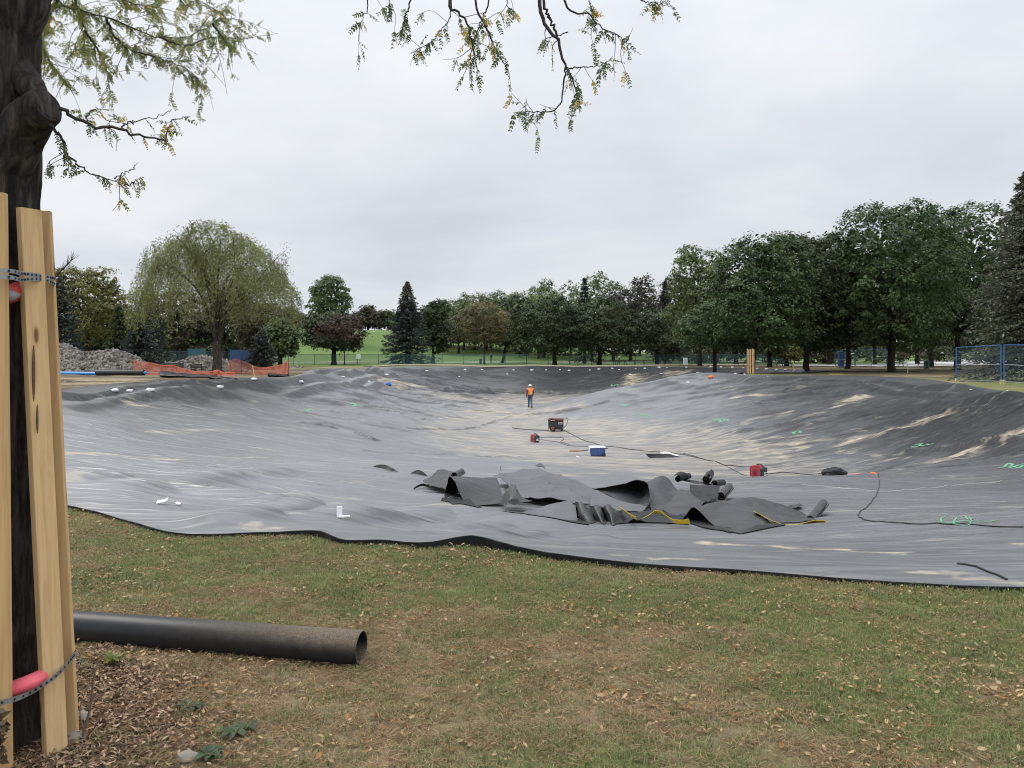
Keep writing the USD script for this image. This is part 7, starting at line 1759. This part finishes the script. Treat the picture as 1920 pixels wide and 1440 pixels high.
def heap(label, crest, d, depth, seed, stones=900, mat=None, name='rubble_heap', smin=0.06, smax=0.2):
    rng = np.random.default_rng(seed)
    px = np.array([c[0] for c in crest], float); hh = np.array([(HZ - c[1]) / FP * d + EYE for c in crest])
    x0, x1 = (px[0] - 960) / FP * d - 1.0, (px[-1] - 960) / FP * d + 1.0
    def hz_(x_, y_):
        h = np.interp(x_ / d * FP + 960, np.r_[px[0] - 20, px, px[-1] + 15], np.r_[0, hh, 0])
        t = np.clip(1 - np.abs(y_ - d) / depth, 0, 1)
        return h * np.clip(t * 1.25, 0, 1) ** 0.85 + (meshkit.fbm(np.stack([x_ * 0.9, y_ * 0.9, 0 * x_ + seed], -1), 4, seed) - 0.5) * 0.55 * np.minimum(t * 4, 1) * np.minimum(h, 1)
    X_, Y_ = np.meshgrid(np.linspace(x0, x1, 110), np.linspace(d - depth, d + depth, 60), indexing='ij')
    gz_ = ground_z(X_.ravel(), Y_.ravel()).reshape(X_.shape)
    Z_ = gz_ - 0.15 + hz_(X_, Y_) + 0.10 * sstep(0, 0.3, hz_(X_, Y_))
    i, j = np.meshgrid(np.arange(109), np.arange(59), indexing='ij')
    q = np.stack([i * 60 + j, (i + 1) * 60 + j, (i + 1) * 60 + j + 1, i * 60 + j + 1], -1).reshape(-1, 4)
    t = thing(name, label, 'rubble heap' if 'rubble' in name else 'earth heap')
    obj('earth', (np.stack([X_, Y_, Z_], -1).reshape(-1, 3), q), mat or M_rub, t, smooth=True)
    if stones:
        xs, ys_ = rng.uniform(x0, x1, stones), rng.uniform(d - depth, d + depth * 0.4, stones)
        hz2 = hz_(xs, ys_); k = hz2 > 0.12; xs, ys_, hz2 = xs[k], ys_[k], hz2[k]
        zs_ = ground_z(xs, ys_) - 0.05 + hz2
        ico = trimesh.creation.icosphere(0, 1.0)
        n = len(xs); sc = (smin + (smax - smin) * rng.uniform(0, 1, n) ** 3)[:, None, None]
        vv = ico.vertices[None] * (1 + rng.normal(size=(n, len(ico.vertices), 1)) * 0.25) * sc * rng.uniform(0.6, 1.3, (n, 1, 3)) + np.stack([xs, ys_, zs_], 1)[:, None]
        ff = ico.faces[None] + (np.arange(n) * len(ico.vertices))[:, None, None]
        tag(obj('stones', (vv.reshape(-1, 3), ff.reshape(-1, 3)), M_stones, t, smooth=False), kind='stuff')
    return t
heap('grey rubble heap behind the blue and black pipes', [(60, 652), (95, 642), (112, 645), (130, 651), (150, 660), (168, 661), (178, 657), (205, 656), (226, 661), (240, 667), (252, 672), (262, 680)], 69, 4.0, 3, 2600)
heap('smaller grey rubble heap just behind the willow trunk', [(320, 684), (340, 678), (362, 672), (385, 668), (405, 668), (420, 675), (440, 684), (452, 692)], 72, 3.0, 4, 1300)
heap('low heap of dry brown earth between the reddening maple and the lone spruce', [(648, 692), (665, 689), (690, 686), (710, 688), (735, 692)], 93, 3.0, 5, 500, M_earth, 'earth_heap', 0.05, 0.14)
heap('low pale ridge of spoil at the end of the orange net', [(500, 690), (530, 687), (560, 686), (580, 690)], 88, 2.5, 6, 300, M_rub, 'earth_heap')
heap('bank of tan sand by the blue pipe', [(100, 716), (112, 712), (130, 714), (142, 719)], 44, 1.5, 7, 150, M_earth, 'earth_heap', 0.03, 0.08)

# pipes and black rolls in the yard
def yard_pipe(label, a, b, r, mat, name='pipe', ends=None):
    t = thing(name, label, 'pipe')
    a, b = np.asarray(a, float) + [0, 0, r], np.asarray(b, float) + [0, 0, r]
    obj('tube', pipe_mesh(a, b, r, r * 0.12, 20, 12), mat, t, smooth=40)
    return t, a, b
M_bpipe = simple('blue_water_pipe', (0.035, 0.22, 0.60), 0.4, var=0.1)
yard_pipe('long bright blue pipe lying before the grey rubble heap', gnd(184, d=60), gnd(60, d=61.5), 0.115, M_bpipe)
t, a, b = yard_pipe('fat black corrugated pipe lying in line with the blue one', gnd(181, d=59.4), gnd(270, d=59.0), 0.20, M_black)
ax_ = unit(b - a)
obj('ribs', cat_mesh([tube(np.array([a + ax_ * s, a + ax_ * (s + 0.04)]), 0.212, 16, caps=False) for s in np.arange(0.1, np.linalg.norm(b - a), 0.12)]), M_black, t, smooth=True)
obj('blue_end', tube(np.array([b, b + ax_ * 0.16, b + ax_ * 0.22]), [0.13, 0.12, 0.05], 14), M_bpipe, t, smooth=True)
def flatroll(label, pxa, pxb, d, w, h, seed, taper=1.0):
    a, b = gnd(pxa, d=d), gnd(pxb, d=d - 0.5)
    n = 30; u_ = np.linspace(0, 1, n)
    p = a + (b - a) * u_[:, None]
    hh = h * (1 - (1 - taper) * u_) * (0.8 + 0.4 * meshkit.noise(np.stack([u_ * 7, 0 * u_ + seed, 0 * u_], -1), seed))
    th = np.linspace(0, 2 * np.pi, 14, endpoint=False)
    V_ = np.concatenate([p[i] + np.stack([0 * th, np.cos(th) * w / 2, (np.sin(th) * 0.5 + 0.48) * hh[i]], 1) for i in range(n)])
    i, j = np.meshgrid(np.arange(n - 1), np.arange(14), indexing='ij')
    q = np.stack([i * 14 + j, i * 14 + (j + 1) % 14, (i + 1) * 14 + (j + 1) % 14, (i + 1) * 14 + j], -1).reshape(-1, 4)
    tri = np.vstack([q[:, [0, 1, 2]], q[:, [0, 2, 3]], [[0, k + 1, k] for k in range(1, 13)], [[(n - 1) * 14, (n - 1) * 14 + k, (n - 1) * 14 + k + 1] for k in range(1, 13)]])
    tag(obj('felt_bale', (V_, tri), M_feltdark, None, smooth=40), label, 'felt roll')
flatroll('wedge of folded black felt under the park bench', 304, 372, 57, 1.2, 0.34, 2, 0.3)
flatroll('long flat black felt roll lying below the wedge of folded felt', 304, 404, 53, 0.9, 0.24, 4, 0.7)
for i, (x0_, x1_, d0, lab) in enumerate(((395, 442, 50.2, 'black felt edge folded up beneath the willow trunk'), (505, 540, 55.5, 'short black felt fold at the end of the orange net'))):
    flatroll(lab, x0_, x1_, d0, 0.8, 0.26, 7 + i, 0.8)

# orange safety net with its stakes
net = thing('safety_net', 'sagging orange plastic safety net on stakes across the willow yard', 'safety net')
net_pts = [(249, 60.5, 1.25), (279, 60.0, 1.05), (300, 59.5, 0.92), (330, 59.2, 0.74), (352, 59.0, 0.45), (375, 58.5, 0.28), (395, 58.2, 0.30), (408, 58.0, 0.42), (420, 58.0, 0.22), (440, 58.0, 0.25)]
net_pts2 = [(428, 65.5, 0.9), (440, 64.5, 1.30), (458, 63.5, 1.05), (472, 60.5, 0.75), (490, 58.5, 0.6), (510, 57.0, 0.72), (530, 56.2, 0.95), (541, 55.8, 1.3)]
for k, pts in enumerate((net_pts, net_pts2)):
    n = 230
    base_ = np.array([np.r_[gnd(a, d=d_)[:3], h] for a, d_, h in pts])
    s_ = spline(base_, n)
    s_[:, 2] = ground_z(s_[:, 0], s_[:, 1])
    wob = (meshkit.noise(np.stack([np.arange(n) * 0.12, 0 * np.arange(n) + k, 0.0 * np.arange(n)], -1), 5) - 0.5) * 0.35
    rows_n = 11; V_, F_ = [], []
    t_ = unit(np.gradient(s_[:, :3], axis=0))
    def npt(i, f): return np.array([s_[i, 0], s_[i, 1] + wob[i] * math.sin(f * 3.0), s_[i, 2] + 0.04 + max(s_[i, 3] * 0.85, 0.1) * f])
    for r_ in range(rows_n + 1):
        f = r_ / rows_n
        for i in range(n - 1):
            a, b = npt(i, f), npt(i + 1, f); w = np.array([0, 0, 0.013 + 0.016 * (r_ in (0, rows_n))])
            q0 = len(V_); V_ += [a - w, b - w, b + w, a + w]; F_.append([q0, q0 + 1, q0 + 2, q0 + 3])
    for i in range(0, n):
        for r_ in range(rows_n):
            a, b = npt(i, r_ / rows_n), npt(i, (r_ + 1) / rows_n); w = t_[i] * 0.009
            q0 = len(V_); V_ += [a - w, a + w, b + w, b - w]; F_.append([q0, q0 + 1, q0 + 2, q0 + 3])
    obj('netting', (np.array(V_), np.array(F_)), M_onet, net, smooth=False)
for px, d_, h in ((249, 60.6, 1.9), (279, 60.1, 1.5), (336, 59.2, 1.15), (452, 63.4, 1.5), (541, 55.7, 2.0), (408, 58.2, 0.5)):
    q = gnd(px, d=d_); obj('stake', rod(q + [0, 0.03, -0.2], q + [0, 0.03, h], 0.022), M_iron, net, smooth=True)
q = gnd(477, d=55.5); stk = obj('wooden_stake', tube(np.array([q, q + [-0.22, 0.3, 0.75]]), 0.028, 4), M_stake); tag(stk, 'pale leaning wooden stake before the orange net', 'stake')

# benches, picnic tables, posts, bins, boards
def bench(label, loc, rot, scale=1.0):
    t = thing('park_bench', label, 'bench', loc, rot, scale)
    for k in range(3): obj('seat_slat', box(1.7, 0.11, 0.04, (0, -0.13 + 0.13 * k, 0.45), 0.006), M_darkwood, t)
    for k in range(3): obj('back_slat', rotx(box(1.7, 0.03, 0.11), -12).apply_translation((0, 0.22 + 0.025 * k, 0.58 + 0.13 * k)), M_darkwood, t)
    for s in (-1, 1):
        obj('leg', cat_mesh([tube(spline([(s * 0.72, -0.18, 0.43), (s * 0.72, -0.20, 0.2), (s * 0.72, -0.26, 0.0)], 8), 0.03, 6), tube(spline([(s * 0.72, 0.30, 0.92), (s * 0.72, 0.20, 0.45), (s * 0.72, 0.26, 0.0)], 10), 0.03, 6), tube(np.array([(s * 0.72, -0.2, 0.42), (s * 0.72, 0.2, 0.42)]), 0.025, 6),
                              tube(spline([(s * 0.72, -0.18, 0.44), (s * 0.72, -0.2, 0.64), (s * 0.72, 0.24, 0.66)], 8), 0.022, 6)]), M_iron, t, smooth=True)
    return t
bench('brown slatted park bench seen through the orange net', gnd(322, d=61.8), 6)
bench('dark park bench turned end-on beside the second rubble heap', gnd(372, d=62.5), 74, 0.85)
def picnic(label, loc, rot):
    t = thing('picnic_table', label, 'picnic table', loc, rot)
    for k in range(4): obj('top_board', box(1.8, 0.17, 0.045, (0, -0.28 + 0.187 * k, 0.74), 0.006), M_darkwood, t)
    for s in (-1, 1): obj('seat', box(1.8, 0.26, 0.045, (0, s * 0.68, 0.45), 0.006), M_darkwood, t)
    for s in (-1, 1):
        obj('leg_frame', cat_mesh([tube(np.array([(s * 0.6, -0.25, 0.72), (s * 0.6, -0.62, 0.0)]), 0.04, 5), tube(np.array([(s * 0.6, 0.25, 0.72), (s * 0.6, 0.62, 0.0)]), 0.04, 5), tube(np.array([(s * 0.6, -0.72, 0.42), (s * 0.6, 0.72, 0.42)]), 0.035, 5), tube(np.array([(s * 0.6, -0.32, 0.70), (s * 0.6, 0.32, 0.70)]), 0.035, 5)]), M_darkwood, t, smooth=True)
    return t
pt0 = picnic('dark picnic table on the lawn gap between the two round dark maples', gnd(1164, d=104), 8)
for px, d_, r_, lab in [(1199, 105, -5, 'dark picnic table nearest the small round maple'), (1470, 92, 20, 'picnic table in deep shade beneath the yellow sapling'), (1680, 96, 0, 'picnic table just past the tallest maple trunk'), (1735, 98, 30, 'picnic table in shade between spruce and tallest maple'), (1390, 100, 10, 'picnic table before the guard-protected maple trunk')]:
    dup(pt0, 'picnic_table', lab, gnd(px, d=d_), r_, 1.0)
q = gnd(646, d=109); lp = thing('lamp_post', 'slim black lamp post beside the reddening maple', 'lamp post', q)
obj('pole', tube(np.array([(0, 0, 0), (0, 0, 0.5), (0, 0, 3.4)]), [0.11, 0.07, 0.055], 8), M_iron, lp, smooth=True); obj('lantern', cat_mesh([cyl(0.16, 0.35, (0, 0, 3.55), 'z', 10), trimesh.creation.cone(0.22, 0.2, sections=10).apply_translation((0, 0, 3.72))]), M_iron, lp)
def board(label, px, d, w, h, z0, mat, name='notice_board', post=True):
    t = thing(name, label, 'sign', gnd(px, d=d))
    obj('board', box(w, 0.04, h, (0, 0, z0 + h / 2), 0.008), mat, t)
    if post:
        for s in (-1, 1): obj('post', box(0.06, 0.05, z0 + h * 0.9, (s * w * 0.38, 0.05, (z0 + h * 0.9) / 2)), M_iron, t)
    return t
M_sign = simple('sign_white', (0.62, 0.66, 0.66), 0.5, var=0.08, scale=4)
nb = board('white notice board standing on the far lawn before the small round maple', 1285, 100, 0.58, 0.88, 0.15, M_sign)
obj('print_lines', cat_mesh([box(0.40, 0.006, 0.025, (0, -0.023, 0.30 + 0.075 * k)) for k in range(8)]), simple('grey_print', (0.40, 0.43, 0.43), 0.6), nb, smooth=False)
sn = board('small pale square sign on the far fence beside the lamp post', 672, 109.2, 0.55, 0.62, 0.85, M_sign, 'fence_sign')
obj('pictogram', trimesh.creation.annulus(0.12, 0.17, 0.01, sections=20, transform=trimesh.transformations.rotation_matrix(np.pi / 2, [1, 0, 0])).apply_translation((0, -0.026, 1.16)), simple('sign_blue_grey', (0.22, 0.30, 0.34), 0.6), sn)
def bin_(label, px, d, r, h, mat, name='litter_bin'):
    t = thing(name, label, 'bin', gnd(px, d=d))
    obj('body', cyl(r, h, (0, 0, h / 2), 'z', 16), mat, t); obj('rim', trimesh.creation.torus(r, 0.025, 16, 6).apply_translation((0, 0, h)), mat, t); obj('lid', cat_mesh([trimesh.creation.cone(r * 0.95, 0.18, sections=16).apply_translation((0, 0, h + 0.03))]), mat, t)
    return t
M_gbin = simple('dark_green_bin', (0.02, 0.05, 0.045), 0.5)
bin_('dark green litter bin beside the brown-leaved tree', 901, 122, 0.20, 0.75, M_gbin); bin_('dark litter bin at the foot of the maple by the tall spruce', 1737, 84, 0.26, 0.85, M_gbin)
bd = thing('bollard', 'black bollard with pale cap on the far lawn between dark maples', 'bollard', gnd(1161, d=125)); obj('post', cyl(0.11, 0.95, (0, 0, 0.47), 'z', 10), M_iron, bd); obj('cap', cyl(0.17, 0.22, (0, 0, 1.05), 'z', 10), M_sign, bd)
bl = thing('blue_bin', 'tall dark blue container behind the far fence panels', 'bin', gnd(1577, d=89)); obj('body', box(0.55, 0.55, 1.75, (0, 0, 0.9), 0.04), simple('navy_plastic', (0.012, 0.04, 0.13), 0.5), bl); obj('lid', box(0.60, 0.60, 0.09, (0, 0, 1.82), 0.02), M_bluef, bl)
bl = thing('blue_bin', 'dark blue bin by the far fence behind the white notice board', 'bin', gnd(1311, d=106)); obj('body', box(0.62, 0.6, 0.9, (0, 0, 0.5), 0.04), simple('navy_plastic_b', (0.012, 0.03, 0.07), 0.5), bl); obj('lid', box(0.66, 0.64, 0.08, (0, 0, 0.98), 0.02), M_iron, bl)
# timber guard round the maple by the bay
tg = thing('timber_tree_guard', 'pale upright timber slats strapped round the maple trunk on the far right bank', 'tree guard', gnd(1408, d=63.5))
for k, (dx, dy) in enumerate(((-0.22, -0.05), (-0.09, -0.20), (0.06, -0.21), (0.20, -0.08), (0.24, 0.14), (-0.22, 0.18), (0.0, 0.26))):
    obj('plank', box(0.085, 0.04, 1.95, (dx, dy, 0.95 + 0.03 * (k % 3)), 0.005), M_stake, tg)
for z_ in (0.7, 1.5): obj('metal_band', trimesh.creation.torus(0.265, 0.012, 24, 6).apply_translation((0, 0.01, z_)), M_galv, tg, smooth=True)
for px, d_, h, lab in ((1487, 66, 0.95, 'thin white-tipped stake beside the row of sandbags'), (1595.5, 76, 0.55, 'short wooden peg before the far fence panel, bin end'), (1634, 75, 0.65, 'short wooden peg before the far fence panel, maple end'), (1702, 66, 0.75, 'thin pale stake past the tallest maple trunk')):
    q = gnd(px, d=d_); tag(obj('survey_stake', box(0.06, 0.03, h + 0.1, q + [0, 0, h / 2 - 0.05], 0.004), M_stake), lab, 'stake')
q = gnd(1568, d=60); tag(obj('loose_plank', rotz(box(1.1, 0.09, 0.05, (0, 0, 0), 0.006), -40).apply_translation(q + [0, 0, 0.08]), M_stake), 'pale loose plank lying on the grass of the right bank', 'plank')
for px, py, lab in ((1440, 706, 'first'), (1820, 731, 'farther'), (1888, 733, 'nearer')):
    g = laid(px, py, -0.02); tag(obj('tape_strip', rotz(box(0.75, 0.05, 0.02), 65).apply_translation(g), M_white), {'first': 'white strip of tape on the liner below the timber-guarded maple', 'farther': 'white strip of tape on the liner below the blue fence panels, farther one', 'nearer': 'white strip of tape on the liner close to the picture edge'}[lab], 'tape')
# gulls on the hill crest
gl0 = None
for i, (px, py) in enumerate([(668, 618), (693, 618), (701, 624), (709, 618.5), (716, 618), (722, 621), (730, 618)]):
    q = on(px, py, 0, 330)
    if gl0 is None:
        gl0 = thing('gull', 'tiny white gull standing on the crest of the hill lawn', 'gull', q, 0, 1.6, 'gulls on the hill lawn')
        bb = trimesh.creation.icosphere(2, 1.0); bb.vertices *= [0.24, 0.09, 0.10]; bb.apply_translation((0, 0, 0.2)); hh_ = trimesh.creation.icosphere(2, 0.06); hh_.apply_translation((0.2, 0, 0.33)); nk_ = tube(np.array([(0.15, 0, 0.24), (0.2, 0, 0.33)]), 0.05, 8)
        obj('body', cat_mesh([bb, hh_, nk_, tube(np.array([(0.02, 0.03, 0), (0.02, 0.03, 0.14)]), 0.01, 4), tube(np.array([(0.02, -0.03, 0), (0.02, -0.03, 0.14)]), 0.01, 4), trimesh.creation.cone(0.02, 0.07, sections=6).apply_transform(trimesh.transformations.rotation_matrix(np.pi / 2, [0, 1, 0])).apply_translation((0.25, 0, 0.33))]), M_white, gl0, smooth=True)
    else:
        dup(gl0, 'gull', 'tiny white gull standing on the crest of the hill lawn', q, i * 67, 1.6, group='gulls on the hill lawn')
